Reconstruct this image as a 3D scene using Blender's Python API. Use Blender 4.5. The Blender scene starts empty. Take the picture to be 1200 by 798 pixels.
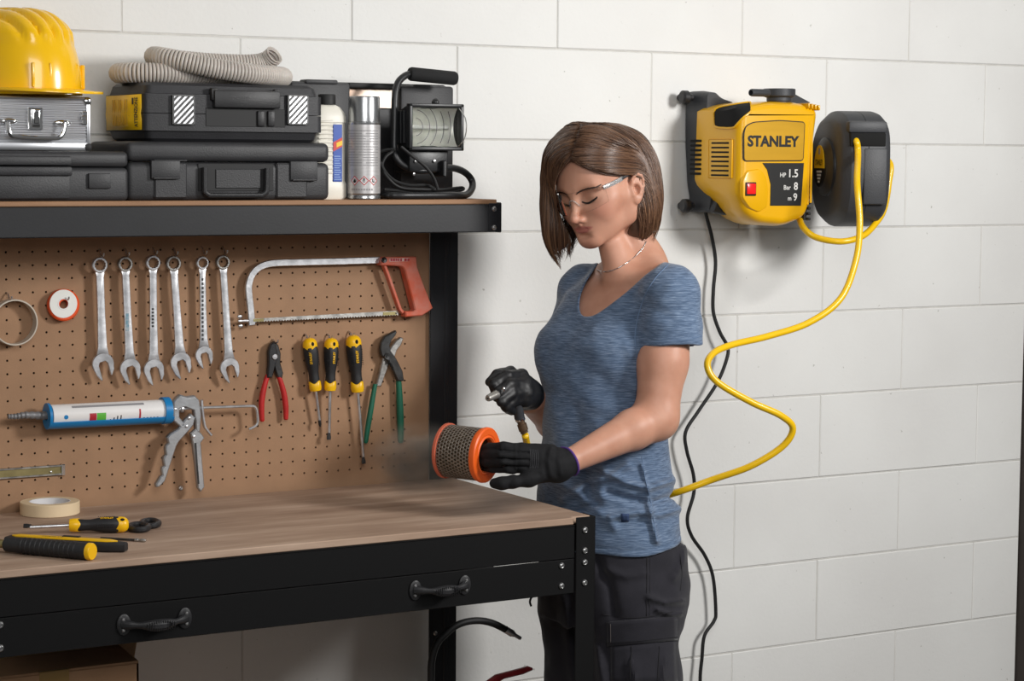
import bpy, bmesh, math, random
import numpy as np
from mathutils import Vector, Matrix
random.seed(7); rng = np.random.default_rng(7)
SC = bpy.context.scene
COL = SC.collection
PI = math.pi
# ------------------------------------------------------------------ camera
YAW, ROLL, PITCH, CAM_D, CAM_Z, FPX = .5302, .0070, .0852, 4.0465, 1.5633, 2518.0
fw0 = np.array([math.sin(YAW), math.cos(YAW), 0]); rt0 = np.array([math.cos(YAW), -math.sin(YAW), 0]); up0 = np.array([0, 0, 1.0])
fw = fw0*math.cos(PITCH) - up0*math.sin(PITCH); dn = -up0*math.cos(PITCH) - fw0*math.sin(PITCH)
cR, sR = math.cos(ROLL), math.sin(ROLL)
CAMP = np.array([0, -CAM_D, CAM_Z])
def at(px, py, Y=None, Z=None, X=None, d=None):
    """world point seen at pixel px,py that lies on the plane Y=, Z= or X= (or at depth d)"""
    p, q = px - 600, py - 399
    r = fw*FPX + rt0*(cR*p + sR*q) + dn*(-sR*p + cR*q)
    if Y is not None: t = (Y - CAMP[1])/r[1]
    elif Z is not None: t = (Z - CAMP[2])/r[2]
    elif X is not None: t = (X - CAMP[0])/r[0]
    else: t = d/FPX
    return Vector(CAMP + t*r)
cam = bpy.data.cameras.new('camera'); co = bpy.data.objects.new('camera', cam); COL.objects.link(co)
cam.sensor_width = 36; cam.lens = FPX/1200*36; cam.clip_start = .05
ax_x = rt0*cR + dn*(-sR); ax_y = -(rt0*sR + dn*cR)
m = Matrix.Identity(4)
for i in range(3):
    m[i][0] = ax_x[i]; m[i][1] = ax_y[i]; m[i][2] = -fw[i]; m[i][3] = CAMP[i]
co.matrix_world = m
SC.camera = co
# ------------------------------------------------------------------ world, lights, exposure
SC.view_settings.view_transform = 'Standard'; SC.view_settings.look = 'None'
SC.view_settings.gamma = 1; SC.view_settings.use_curve_mapping = False
SC.view_settings.exposure = 0.10
W = bpy.data.worlds.new('studio'); SC.world = W; W.use_nodes = True
W.node_tree.nodes['Background'].inputs[0].default_value = (.98, .99, 1, 1)
W.node_tree.nodes['Background'].inputs[1].default_value = .13
def area(name, loc, target, size, power, color=(1, 1, 1), size_y=None):
    l = bpy.data.lights.new(name, 'AREA'); l.energy = power; l.color = color; l.size = size
    if size_y: l.shape = 'RECTANGLE'; l.size_y = size_y
    o = bpy.data.objects.new(name, l); COL.objects.link(o); o.location = loc
    o.rotation_euler = (Vector(target) - Vector(loc)).to_track_quat('-Z', 'Y').to_euler()
    return o
area('key_softbox', (3.3, -2.45, 2.2), (2.35, -.1, 1.35), .5, 51, (1, .985, .965))
area('fill_softbox', (1.0, -2.75, 2.25), (2.2, -.1, 1.3), 1.2, 24, (1, .99, .98))
# ------------------------------------------------------------------ materials
def lin(c):
    return tuple((x/255/12.92 if x/255 <= .04045 else ((x/255 + .055)/1.055)**2.4) for x in c)
MATS = {}
def nodes_of(name):
    M = bpy.data.materials.new(name); M.use_nodes = True
    nt = M.node_tree; b = nt.nodes['Principled BSDF']
    return M, nt, b
def mat(name, c, rough=.5, metal=0., var=.0, vs=8., bump=0., bs=150., coat=0., spec=.5, stretch=None, c2=None, alpha=None, trans=0., sss=0., emit=None):
    M, nt, b = nodes_of(name); L = nt.links
    col = lin(c) + (1,)
    b.inputs['Base Color'].default_value = col
    b.inputs['Roughness'].default_value = rough; b.inputs['Metallic'].default_value = metal
    b.inputs['Specular IOR Level'].default_value = spec; b.inputs['Coat Weight'].default_value = coat
    b.inputs['Transmission Weight'].default_value = trans
    if sss: b.inputs['Subsurface Weight'].default_value = sss; b.inputs['Subsurface Radius'].default_value = (.02, .008, .004); b.inputs['Subsurface Scale'].default_value = .35
    if emit: b.inputs['Emission Color'].default_value = lin(emit[0]) + (1,); b.inputs['Emission Strength'].default_value = emit[1]
    tc = nt.nodes.new('ShaderNodeTexCoord'); src = tc.outputs['Object']
    if stretch:
        mp = nt.nodes.new('ShaderNodeMapping'); mp.inputs['Scale'].default_value = stretch; L.new(src, mp.inputs[0]); src = mp.outputs[0]
    if var or c2:
        n = nt.nodes.new('ShaderNodeTexNoise'); n.inputs['Scale'].default_value = vs; n.inputs['Detail'].default_value = 5; L.new(src, n.inputs['Vector'])
        r = nt.nodes.new('ShaderNodeValToRGB'); L.new(n.outputs[0], r.inputs[0])
        r.color_ramp.elements[0].position = .36; r.color_ramp.elements[1].position = .64
        lo = lin(c2) if c2 else tuple(x*(1 - var) for x in col[:3]); hi = col[:3] if c2 else tuple(min(1, x*(1 + var)) for x in col[:3])
        r.color_ramp.elements[0].color = lo + (1,); r.color_ramp.elements[1].color = hi + (1,)
        L.new(r.outputs[0], b.inputs['Base Color'])
    if bump:
        n2 = nt.nodes.new('ShaderNodeTexNoise'); n2.inputs['Scale'].default_value = bs; n2.inputs['Detail'].default_value = 4; L.new(src, n2.inputs['Vector'])
        bp = nt.nodes.new('ShaderNodeBump'); bp.inputs['Strength'].default_value = bump; bp.inputs['Distance'].default_value = .002
        L.new(n2.outputs[0], bp.inputs['Height']); L.new(bp.outputs[0], b.inputs['Normal'])
    MATS[name] = M
    return M
def paint_block_mat():
    M, nt, b = nodes_of('painted block'); L = nt.links
    tc = nt.nodes.new('ShaderNodeTexCoord'); g = nt.nodes.new('ShaderNodeNewGeometry')
    n = nt.nodes.new('ShaderNodeTexNoise'); n.inputs['Scale'].default_value = 2.2; n.inputs['Detail'].default_value = 6; L.new(g.outputs['Position'], n.inputs['Vector'])
    r = nt.nodes.new('ShaderNodeValToRGB'); L.new(n.outputs[0], r.inputs[0])
    r.color_ramp.elements[0].position = .3; r.color_ramp.elements[1].position = .75
    r.color_ramp.elements[0].color = lin((224, 223, 220)) + (1,); r.color_ramp.elements[1].color = lin((236, 236, 233)) + (1,)
    # small pits of bare concrete
    v = nt.nodes.new('ShaderNodeTexNoise'); v.inputs['Scale'].default_value = 75; v.inputs['Detail'].default_value = 2; L.new(g.outputs['Position'], v.inputs['Vector'])
    pr = nt.nodes.new('ShaderNodeValToRGB'); pr.color_ramp.elements[0].position = .715; pr.color_ramp.elements[1].position = .79; L.new(v.outputs[0], pr.inputs[0])
    mx = nt.nodes.new('ShaderNodeMix'); mx.data_type = 'RGBA'; L.new(pr.outputs[0], mx.inputs[0]); L.new(r.outputs[0], mx.inputs[6]); mx.inputs[7].default_value = lin((188, 186, 180)) + (1,)
    L.new(mx.outputs[2], b.inputs['Base Color']); b.inputs['Roughness'].default_value = .62; b.inputs['Specular IOR Level'].default_value = .3
    n2 = nt.nodes.new('ShaderNodeTexNoise'); n2.inputs['Scale'].default_value = 110; n2.inputs['Detail'].default_value = 5; L.new(g.outputs['Position'], n2.inputs['Vector'])
    ad = nt.nodes.new('ShaderNodeMath'); ad.operation = 'SUBTRACT'; L.new(n2.outputs[0], ad.inputs[0]); L.new(pr.outputs[0], ad.inputs[1])
    bp = nt.nodes.new('ShaderNodeBump'); bp.inputs['Strength'].default_value = .35; bp.inputs['Distance'].default_value = .0015
    L.new(ad.outputs[0], bp.inputs['Height']); L.new(bp.outputs[0], b.inputs['Normal'])
    MATS['block'] = M
paint_block_mat()
def wood_mat(name, c1, c2, c3, sx=(3, 22, 22)):
    M, nt, b = nodes_of(name); L = nt.links
    g = nt.nodes.new('ShaderNodeNewGeometry'); mp = nt.nodes.new('ShaderNodeMapping'); mp.inputs['Scale'].default_value = sx; L.new(g.outputs['Position'], mp.inputs[0])
    n = nt.nodes.new('ShaderNodeTexNoise'); n.inputs['Scale'].default_value = 1; n.inputs['Detail'].default_value = 6; n.inputs['Roughness'].default_value = .6; L.new(mp.outputs[0], n.inputs['Vector'])
    r = nt.nodes.new('ShaderNodeValToRGB'); L.new(n.outputs[0], r.inputs[0]); e = r.color_ramp.elements
    e[0].position = .3; e[1].position = .7; e[0].color = lin(c1) + (1,); e[1].color = lin(c3) + (1,); k = e.new(.5); k.color = lin(c2) + (1,)
    L.new(r.outputs[0], b.inputs['Base Color']); b.inputs['Roughness'].default_value = .6; b.inputs['Specular IOR Level'].default_value = .3
    n2 = nt.nodes.new('ShaderNodeTexNoise'); n2.inputs['Scale'].default_value = 300; L.new(g.outputs['Position'], n2.inputs['Vector'])
    bp = nt.nodes.new('ShaderNodeBump'); bp.inputs['Strength'].default_value = .12; bp.inputs['Distance'].default_value = .001
    L.new(n2.outputs[0], bp.inputs['Height']); L.new(bp.outputs[0], b.inputs['Normal'])
    MATS[name] = M; return M
wood_mat('worktop', (146, 120, 102), (168, 142, 122), (190, 165, 145))
wood_mat('shelf wood', (140, 105, 78), (160, 122, 92), (176, 138, 106))
mat('hardboard', (161, 126, 97), .62, var=.06, vs=14, bump=.12, bs=500, spec=.25)
mat('board edge', (128, 92, 64), .8, var=.2, vs=60)
mat('black steel', (20, 21, 25), .48, bump=.05, bs=260, var=.15, vs=12)
mat('black drawer', (11, 11, 12), .5, bump=.05, bs=260, spec=.25)
mat('zinc', (205, 205, 205), .28, 1, var=.12, vs=90)
mat('floor paint', (104, 102, 99), .55, var=.12, vs=3)
mat('dark trim', (58, 50, 46), .7, var=.1)
mat('mortar', (205, 203, 198), .8, var=.06, vs=30, bump=.4, bs=120)
mat('ceiling paint', (228, 228, 226), .8, var=.02)
mat('black plastic', (34, 34, 36), .46, bump=.18, bs=420, var=.1, vs=20)
mat('case plastic', (50, 50, 52), .5, bump=.25, bs=380, var=.12, vs=16)
mat('case plastic dark', (38, 38, 41), .5, bump=.25, bs=380, var=.12, vs=16)
mat('matt black', (20, 20, 21), .6, var=.1)
mat('painted hole shade', (7, 7, 7), .9, var=.1)  # near black colour that paints the shade inside slots, holes and recesses
mat('yellow plastic', (245, 192, 8), .35, var=.03, vs=6, bump=.04, bs=300)
mat('deep yellow', (240, 186, 0), .4, var=.03)
mat('helmet yellow', (250, 196, 10), .22, var=.02, coat=.4)
mat('label yellow', (244, 196, 20), .4, var=.06, vs=18)
mat('aluminium', (196, 198, 202), .32, 1, var=.07, vs=5, stretch=(1, 1, 30))
mat('chrome', (225, 225, 225), .12, 1, var=.05)
mat('tool steel', (222, 223, 226), .36, 1, var=.18, vs=45, bump=.08, bs=160)
mat('old steel', (178, 176, 172), .42, 1, var=.3, vs=55, bump=.15, bs=140)
mat('dark steel', (78, 78, 78), .4, .9, var=.25, vs=60, bump=.1)
mat('white plastic', (238, 238, 232), .4, var=.03)
mat('ink', (14, 14, 14), .5, var=.05)
mat('white ink', (235, 235, 235), .5, var=.03)
# ------------------------------------------------------------------ mesh helpers
def V(*a): return Vector(a if len(a) > 1 else a[0])
class MB:
    def __init__(s, M=None): s.v = []; s.f = []; s.M = M
    def add(s, vs, fs, M=None):
        o = len(s.v)
        for p in vs:
            p = Vector(p)
            if M is not None: p = M @ p
            if s.M is not None: p = s.M @ p
            s.v.append(p)
        s.f += [tuple(i + o for i in f) for f in fs]
        return s
    def bm(s, b, M=None):
        b.verts.index_update()
        s.add([v.co.copy() for v in b.verts], [[v.index for v in f.verts] for f in b.faces], M); b.free(); return s
    def box(s, c, d, b=0., seg=2, R=None):
        m_ = bmesh.new(); bmesh.ops.create_cube(m_, size=1)
        for v in m_.verts: v.co = Vector((v.co.x*d[0], v.co.y*d[1], v.co.z*d[2]))
        if b: bmesh.ops.bevel(m_, geom=m_.edges[:], offset=b, segments=seg, affect='EDGES', profile=.5)
        return s.bm(m_, Matrix.Translation(Vector(c)) @ (R.to_4x4() if R else Matrix.Identity(4)))
    def bb(s, lo, hi, b=0., seg=2):
        return s.box([(l + h)/2 for l, h in zip(lo, hi)], [abs(h - l) for l, h in zip(lo, hi)], b, seg)
    def prism(s, poly, vec, b=0., seg=1, holes=None):
        """poly: 3D coplanar points; extruded along vec"""
        m_ = bmesh.new(); vec = Vector(vec)
        vs = [m_.verts.new(Vector(p)) for p in poly]
        f = m_.faces.new(vs)
        r = bmesh.ops.extrude_face_region(m_, geom=[f])
        for e in r['geom']:
            if isinstance(e, bmesh.types.BMVert): e.co += vec
        bmesh.ops.recalc_face_normals(m_, faces=m_.faces[:])
        if b:
            big = [e for f_ in m_.faces if len(f_.verts) == len(poly) and abs(f_.normal.dot(vec.normalized())) > .9 for e in f_.edges]
            bmesh.ops.bevel(m_, geom=list(set(big)), offset=b, segments=seg, affect='EDGES', profile=.5)
        return s.bm(m_)
    def tube(s, pts, r, n=10, caps=True, closed=False, flat=1., up=None):
        P = [Vector(p) for p in pts]; N = len(P)
        rr = r if hasattr(r, '__len__') else [r]*N
        T = []
        for i in range(N):
            a = P[(i - 1) % N] if (closed or i > 0) else P[i]; c = P[(i + 1) % N] if (closed or i < N - 1) else P[i]
            T.append((c - a).normalized() if (c - a).length > 1e-9 else Vector((0, 0, 1)))
        u = Vector(up) if up is not None else (Vector((0, 0, 1)) if abs(T[0].z) < .9 else Vector((0, 1, 0)))
        u = (u - T[0]*u.dot(T[0])).normalized()
        o = len(s.v); vs = []; fs = []
        for i in range(N):
            u = (u - T[i]*u.dot(T[i])).normalized(); w = T[i].cross(u)
            for k in range(n):
                a = 2*PI*k/n; vs.append(P[i] + (u*math.cos(a)*flat + w*math.sin(a))*rr[i])
        for i in range(N if closed else N - 1):
            for k in range(n):
                fs.append((i*n + k, i*n + (k + 1) % n, ((i + 1) % N)*n + (k + 1) % n, ((i + 1) % N)*n + k))
        if caps and not closed: fs += [tuple(range(n))[::-1], tuple((N - 1)*n + k for k in range(n))]
        return s.add(vs, fs)
    def lathe(s, prof, n=32, o=(0, 0, 0), ax=(0, 0, 1), a0=0., a1=2*PI):
        """prof: list of (r, h) along the axis"""
        A = Vector(ax).normalized(); u = A.orthogonal().normalized(); w = A.cross(u); o = Vector(o)
        full = abs(a1 - a0 - 2*PI) < 1e-6; m_ = n if full else n + 1
        vs = []; fs = []
        for (r, h) in prof:
            for k in range(m_):
                a = a0 + (a1 - a0)*k/n; vs.append(o + A*h + (u*math.cos(a) + w*math.sin(a))*max(r, 1e-5))
        for i in range(len(prof) - 1):
            for k in range(n):
                k2 = (k + 1) % m_
                fs.append((i*m_ + k, i*m_ + k2, (i + 1)*m_ + k2, (i + 1)*m_ + k))
        return s.add(vs, fs)
    def ell(s, c, r, n=20, m_=12, R=None):
        vs = []; fs = []
        for i in range(m_ + 1):
            t = PI*i/m_
            for k in range(n):
                a = 2*PI*k/n; p = Vector((r[0]*math.sin(t)*math.cos(a), r[1]*math.sin(t)*math.sin(a), r[2]*math.cos(t)))
                vs.append(Vector(c) + (R @ p if R else p))
        for i in range(m_):
            for k in range(n): fs.append((i*n + k, i*n + (k + 1) % n, (i + 1)*n + (k + 1) % n, (i + 1)*n + k))
        return s.add(vs, fs)
ROOTM = {}
def setp(o, label=None, cat=None, group=None, kind=None):
    for k, v in (('label', label), ('category', cat), ('group', group), ('kind', kind)):
        if v: o[k] = v
def clean(me, ang=35):
    b = bmesh.new(); b.from_mesh(me); bmesh.ops.remove_doubles(b, verts=b.verts, dist=1e-6)
    bmesh.ops.dissolve_degenerate(b, edges=b.edges, dist=1e-7)
    bmesh.ops.recalc_face_normals(b, faces=b.faces); b.to_mesh(me); b.free()
    if ang: me.shade_smooth(); me.set_sharp_from_angle(angle=math.radians(ang))
def obj(name, mb, mt, parent=None, ang=35, label=None, world=True, clean_=True):
    me = bpy.data.meshes.new(name); me.from_pydata([tuple(p) for p in mb.v], [], mb.f)
    if world and parent is not None: me.transform(ROOTM[parent.name].inverted())
    if clean_: clean(me, ang)
    me.materials.append(MATS[mt] if isinstance(mt, str) else mt)
    o = bpy.data.objects.new(name, me); COL.objects.link(o)
    if parent is not None: o.parent = parent; ROOTM[o.name] = ROOTM[parent.name]
    else: ROOTM[o.name] = Matrix.Identity(4)
    if label: o['label'] = label
    return o
def thing(name, label, cat, loc=(0, 0, 0), rz=0., group=None, M=None):
    o = bpy.data.objects.new(name, None); COL.objects.link(o); o.empty_display_size = .05
    m_ = M if M is not None else Matrix.Translation(Vector(loc)) @ Matrix.Rotation(rz, 4, 'Z')
    o.matrix_world = m_; ROOTM[o.name] = m_
    setp(o, label, cat, group); return o
def solo(o, label, cat, group=None):
    """re-origins a one-mesh thing to its bounding-box base"""
    me = o.data; c = [v.co for v in me.vertices]
    b = Vector((sum(p.x for p in c)/len(c), sum(p.y for p in c)/len(c), min(p.z for p in c)))
    me.transform(Matrix.Translation(-b)); o.location = b; ROOTM[o.name] = Matrix.Translation(b)
    setp(o, label, cat, group); return o
def copy_tree(o, parent=None):
    c = o.copy(); COL.objects.link(c)
    if parent is not None: c.parent = parent
    for ch in o.children: copy_tree(ch, c)
    return c
def smooth_path(pts, n=8, closed=False):
    """Catmull-Rom through pts"""
    P = [Vector(p) for p in pts]; out = []; N = len(P)
    for i in range(N if closed else N - 1):
        p0 = P[(i - 1) % N] if closed or i > 0 else P[0]; p1 = P[i]; p2 = P[(i + 1) % N]; p3 = P[(i + 2) % N] if closed or i < N - 2 else P[-1]
        for k in range(n):
            t = k/n; out.append(.5*((2*p1) + (p2 - p0)*t + (2*p0 - 5*p1 + 4*p2 - p3)*t*t + (3*p1 - p0 - 3*p2 + p3)*t**3))
    if not closed: out.append(P[-1])
    return out
def poly_y(pxs, Y):
    return [at(x, y, Y=Y) for x, y in pxs]
def text(name, body, mt, parent, o, xd, yd, h, width=None, bold=0., align='LEFT', ext=.0003, shear=0., warp=None):
    """flat raised lettering: o = baseline start, xd/yd = writing and up directions, h = capital height, width = forced width"""
    cu = bpy.data.curves.new(name, 'FONT'); cu.body = body; cu.size = 1; cu.align_x = align; cu.offset = bold; cu.resolution_u = 3; cu.extrude = 0; cu.shear = shear
    t = bpy.data.objects.new(name, cu); COL.objects.link(t)
    dg = bpy.context.evaluated_depsgraph_get(); dg.update()
    me = bpy.data.meshes.new_from_object(t.evaluated_get(dg)); bpy.data.objects.remove(t); bpy.data.curves.remove(cu)
    xs = [v.co.x for v in me.vertices]; ys = [v.co.y for v in me.vertices]
    s = h/.70; sx = s if width is None else width/(max(xs) - min(xs)); x0 = min(xs) if align == 'LEFT' else 0
    xd = Vector(xd).normalized(); yd = Vector(yd).normalized(); zd = xd.cross(yd)
    mb = MB()
    vs = [Vector(o) + xd*((v.co.x - x0)*sx) + yd*(v.co.y*s) + zd*ext for v in me.vertices]
    if warp: vs = [Vector(warp(p)) for p in vs]
    mb.add(vs, [tuple(p.vertices) for p in me.polygons]); bpy.data.meshes.remove(me)
    return obj(name, mb, mt, parent, ang=0)
# ================================================================== the room
def struct(name, mb, mt, parent=None, **k):
    o = obj(name, mb, mt, parent, **k)
    if parent is None: o['kind'] = 'structure'
    return o
struct('floor', MB().bb((-3.2, -6.2, -.1), (6, .12, 0)), 'floor paint', ang=0)
struct('ceiling', MB().bb((-3.2, -.9, 2.8), (6, .12, 2.9)), 'ceiling paint', ang=0)
XE = 3.885                                            # where the block wall ends
wall = struct('wall_back', MB().bb((-1.3, .0022, 0), (XE, .12, 2.8)), 'mortar', ang=0)
X0 = 1.4817
bmeshes = {}
def block(x0, x1, z0, z1):
    w = round(x1 - x0, 3)
    if w not in bmeshes:
        me = bpy.data.meshes.new('block'); mb = MB().box((0, .045, 0), (w - .0022, .09, .2 - .0036), .0018, 1)
        me.from_pydata([tuple(p) for p in mb.v], [], mb.f); clean(me, 30); me.materials.append(MATS['block']); bmeshes[w] = me
    o = bpy.data.objects.new('block', bmeshes[w]); COL.objects.link(o); o.parent = wall; ROOTM[o.name] = Matrix.Identity(4)
    o.location = ((x0 + x1)/2, random.uniform(-.0008, .0008), (z0 + z1)/2); o.rotation_euler = (random.uniform(-.002, .002), 0, random.uniform(-.001, .001))
for r in range(14):
    z1 = 2.8 - .2*r; odd = (r + 1) % 2 == 0
    # row whose top is z=1.8 has joints on odd quarters (as seen above the shelf)
    off = .25 if round((z1 - 1.8)/.2) % 2 == 0 else 0.
    k = -5
    while True:
        a = X0 + off + .5*k; b = a + .5; k += 1
        if a > XE - .02: break
        a = max(a, -1.3)
        if b - a < .05: continue
        block(a, min(b, XE), z1 - .2, z1)
struct('wall_right', MB().bb((XE + .002, -.10, 0), (6, .12, 2.8), .004), 'dark trim')
struct('wall_left', MB().bb((-1.42, -6.2, 0), (-1.3, .12, 2.8)), 'ceiling paint', ang=0)

# ================================================================== workbench
BX0, BX1, BY, BZ = .972, 2.172, -.655, .887
PBY = -.09
bench = thing('workbench', 'black steel workbench with brown pegboard back, upper shelf and wooden worktop', 'workbench', (1.572, -.37, 0))
def angle_iron(x, y, z0, z1, wx, wy, t=.003, b=.001):
    """L profile, corner at x,y, flanges towards wx and wy"""
    m_ = MB(); m_.bb((min(x, x + wx), min(y, y + math.copysign(t, wy)), z0), (max(x, x + wx), max(y, y + math.copysign(t, wy)), z1), b, 1)
    m_.bb((min(x, x + math.copysign(t, wx)), min(y, y + wy), z0), (max(x, x + math.copysign(t, wx)), max(y, y + wy), z1), b, 1); return m_
obj('leg', angle_iron(BX1, BY - .004, 0, BZ + .001, -.043, .043), 'black drawer', bench)
obj('leg', angle_iron(BX0, BY - .004, 0, BZ + .001, .043, .043), 'black drawer', bench)
m_ = angle_iron(BX1 + .008, PBY - .012, 0, 1.412, -.066, .07); m_.bb((2.148, PBY - .0135, 0), (2.158, PBY - .011, 1.412), .001, 1)
obj('back_post', m_, 'black steel', bench)
m_ = angle_iron(BX0, PBY - .012, 0, 1.412, .066, .07); obj('back_post', m_, 'black steel', bench)
# worktop with a notch round the front leg
def worktop():
    pts = [(BX0, BY + .002), (BX1 - .045, BY + .002), (BX1 - .045, BY + .012), (BX1 - .002, BY + .012), (BX1 - .002, PBY - .013), (BX0, PBY - .013)]
    m_ = MB(); m_.prism([(x, y, BZ - .013) for x, y in pts], (0, 0, .013), .0015); return m_
obj('worktop', worktop(), 'worktop', bench)
m_ = MB(); m_.bb((BX0 + .04, BY, .8105), (BX1 - .043, BY + .003, BZ - .0135), .001, 1); m_.bb((BX0 + .04, BY, BZ - .0165), (BX1 - .043, BY + .035, BZ - .0137), .0006, 1)
obj('front_rail', m_, 'black drawer', bench)
for x in (BX0, BX1 - .003):
    obj('side_rail', MB().bb((x, BY + .04, .81), (x + .003, PBY - .012, BZ - .0135), .001, 1), 'black drawer', bench)
drawer = obj('drawer', MB().bb((BX0 + .045, BY - .001, .744), (BX1 - .045, BY + .003, .8095), .001, 1).bb((BX0 + .06, BY + .003, .746), (BX1 - .06, PBY - .05, .749), .0008, 1), 'black drawer', bench)
obj('drawer_bracket', MB().bb((BX1 - .085, BY + .004, .746), (BX1 - .044, BY + .007, .809), .0008, 1), 'black drawer', bench)
def pull(xa, xb, z):
    h = obj('handle', (lambda m_: (m_.ell((xa, BY - .003, z), (.0125, .003, .0185)), m_.ell((xb, BY - .003, z), (.0125, .003, .0185)),
        m_.tube(smooth_path([(xa, BY - .002, z), (xa + .012, BY - .014, z), (xa + .03, BY - .022, z - .001), ((xa + xb)/2, BY - .026, z - .002), (xb - .03, BY - .022, z - .001), (xb - .012, BY - .014, z), (xb, BY - .002, z)], 6),
            [.0095 - .0045*math.exp(-((t - 9)/5)**2) - .0045*math.exp(-((t - 27)/5)**2) + .0012*math.exp(-((t - 18)/6)**2) for t in range(37)], 10), m_)[-1])(MB()), 'black plastic', drawer)
    g = MB()
    for i in range(13):
        x = (xa + xb)/2 - .024 + .004*i; hh = .0105*math.sqrt(max(.05, 1 - ((i - 6)/7.5)**2))
        g.box((x, BY - .0335, z - .002), (.0012, .003, 1.7*hh), .0006, 1)
    obj('grip_ribs', g, 'black plastic', h)
    for x in (xa - .002, xb + .002):
        for dz in (-.009, .009):
            obj('screw', MB().lathe([(0, .0035), (.0025, .003), (.0036, .0012), (.0038, 0)], 10, (x, BY - .0045, z + dz), (0, -1, 0)), 'zinc', h)
pull(1.236, 1.345, .7775); pull(1.788, 1.890, .7825)
def bolt(x, y, z, par=None, r=.0062):
    o = obj('bolt', MB().lathe([(0, .0042), (r*.35, .0042), (r*.4, .0028), (r*.55, .0028), (r*.6, .004), (r*.85, .003), (r, .001), (r, 0)], 14, (x, y, z), (0, -1, 0)), 'zinc', par or bench)
for z in (.8633, .8242, .8015, .7625): bolt(2.1485, BY - .004, z); bolt(.995, BY - .004, z)
for z in (.7990, .7606): bolt(2.099, BY - .001, z, drawer); bolt(1.0255, BY - .001, z, drawer)
# upper shelf
SY, SZ = -.295, 1.478
m_ = MB(); m_.bb((BX0, SY, 1.4125), (BX1, SY + .003, 1.4685), .001, 1); m_.bb((BX0, SY, 1.4125), (BX1, SY + .03, 1.4155), .001, 1); m_.bb((BX0, SY, 1.466), (BX1 - .02, SY + .02, 1.4685), .0008, 1)
m_.bb((BX1 - .003, SY, 1.4115), (BX1, -.02, 1.472), .001, 1); m_.bb((BX1 - .029, SY - .0015, 1.4125), (BX1, SY + .001, 1.4705), .0007, 1)
obj('shelf_beam', m_, 'black steel', bench)
obj('shelf_board', MB().bb((BX0, SY + .004, 1.4686), (BX1 - .008, -.012, SZ), .0015, 1), 'shelf wood', bench)
for p in ((579, 245), (579, 266.6)):
    q = at(*p, Y=SY - .002); bolt(q.x, SY - .0015, q.z, r=.0055)
bolt(at(510, 742, Y=PBY - .013).x, PBY - .0125, at(510, 742, Y=PBY - .013).z, r=.005)
# pegboard with real holes
S_ = .02556; HX, HZ, HR, TH = 1.2175, 1.3786, .0023, .005
k0, k1, nr = -9, 33, 19
PX0, PX1, PZ0, PZ1 = .98, 2.118, .868, 1.412
vs, fs = [], []
def ring(cx, cz, pts, y): 
    i = len(vs); vs.extend((cx + a, y, cz + b) for a, b in pts); return list(range(i, i + len(pts)))
oc = [(HR*math.cos(PI/4*i), HR*math.sin(PI/4*i)) for i in range(8)]; h_ = S_/2
sq = [(h_, 0), (h_, h_), (0, h_), (-h_, h_), (-h_, 0), (-h_, -h_), (0, -h_), (h_, -h_)]
for k in range(k0, k1 + 1):
    for j in range(nr):
        cx, cz = HX + S_*k, HZ - S_*j
        A = ring(cx, cz, sq, PBY); B = ring(cx, cz, oc, PBY); C = ring(cx, cz, oc, PBY + TH)
        for i in range(8):
            i2 = (i + 1) % 8; fs.append((A[i], A[i2], B[i2], B[i])); fs.append((B[i], B[i2], C[i2], C[i]))
m_ = MB(); m_.add(vs, fs)
ga, gb = HX + S_*k0 - h_, HX + S_*k1 + h_; gt, gd = HZ + h_, HZ - S_*(nr - 1) - h_
def quad(x0, x1, z0, z1): m_.add([(x0, PBY, z0), (x1, PBY, z0), (x1, PBY, z1), (x0, PBY, z1)], [(0, 1, 2, 3)])
quad(PX0, PX1, gt, PZ1); quad(PX0, PX1, PZ0, gd); quad(PX0, ga, gd, gt); quad(gb, PX1, gd, gt)
m_.f = [f[::-1] if False else f for f in m_.f]
pb = obj('pegboard', m_, 'hardboard', bench, clean_=False)
obj('hole_dark_sheet', MB().bb((PX0, PBY + .03, PZ0), (PX1, PBY + .033, PZ1)), 'matt black', bench)  # unseen black sheet added behind the pegboard so its holes look dark
# ================================================================== things on the upper shelf
def rbox(lo, hi, b, seg=3): return MB().bb(lo, hi, b, seg)
mat('grey hose', (196, 188, 180), .45, var=.06, vs=40, sss=.05)
mat('cream plastic', (236, 232, 220), .42, var=.03)
mat('label blue', (34, 78, 168), .4, var=.08, vs=60)
mat('label red', (206, 50, 40), .4, var=.05)
mat('pictogram red', (190, 40, 40), .45, var=.05)
mat('can silver', (178, 180, 182), .26, .9, var=.05)
mat('can label', (196, 194, 194), .38, .45, var=.08, vs=30, stretch=(1, 1, 8))
mat('print grey', (150, 148, 150), .5, var=.05)
mat('foam grip', (24, 24, 25), .85, bump=.3, bs=600)
mat('lamp black', (30, 31, 33), .38, var=.1, bump=.1, bs=300)
mat('reflector', (235, 235, 226), .4, .35, var=.1, vs=40)
mat('brushed plate', (170, 160, 150), .35, .9, var=.2, vs=12, c2=(128, 100, 82))
def glass_mat(name, c, rough=.03, ior=1.45, alpha=None):
    M = mat(name, c, rough, trans=1.); M.node_tree.nodes['Principled BSDF'].inputs['IOR'].default_value = ior; return M
glass_mat('lamp glass', (252, 253, 252), .12, 1.12)

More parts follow.
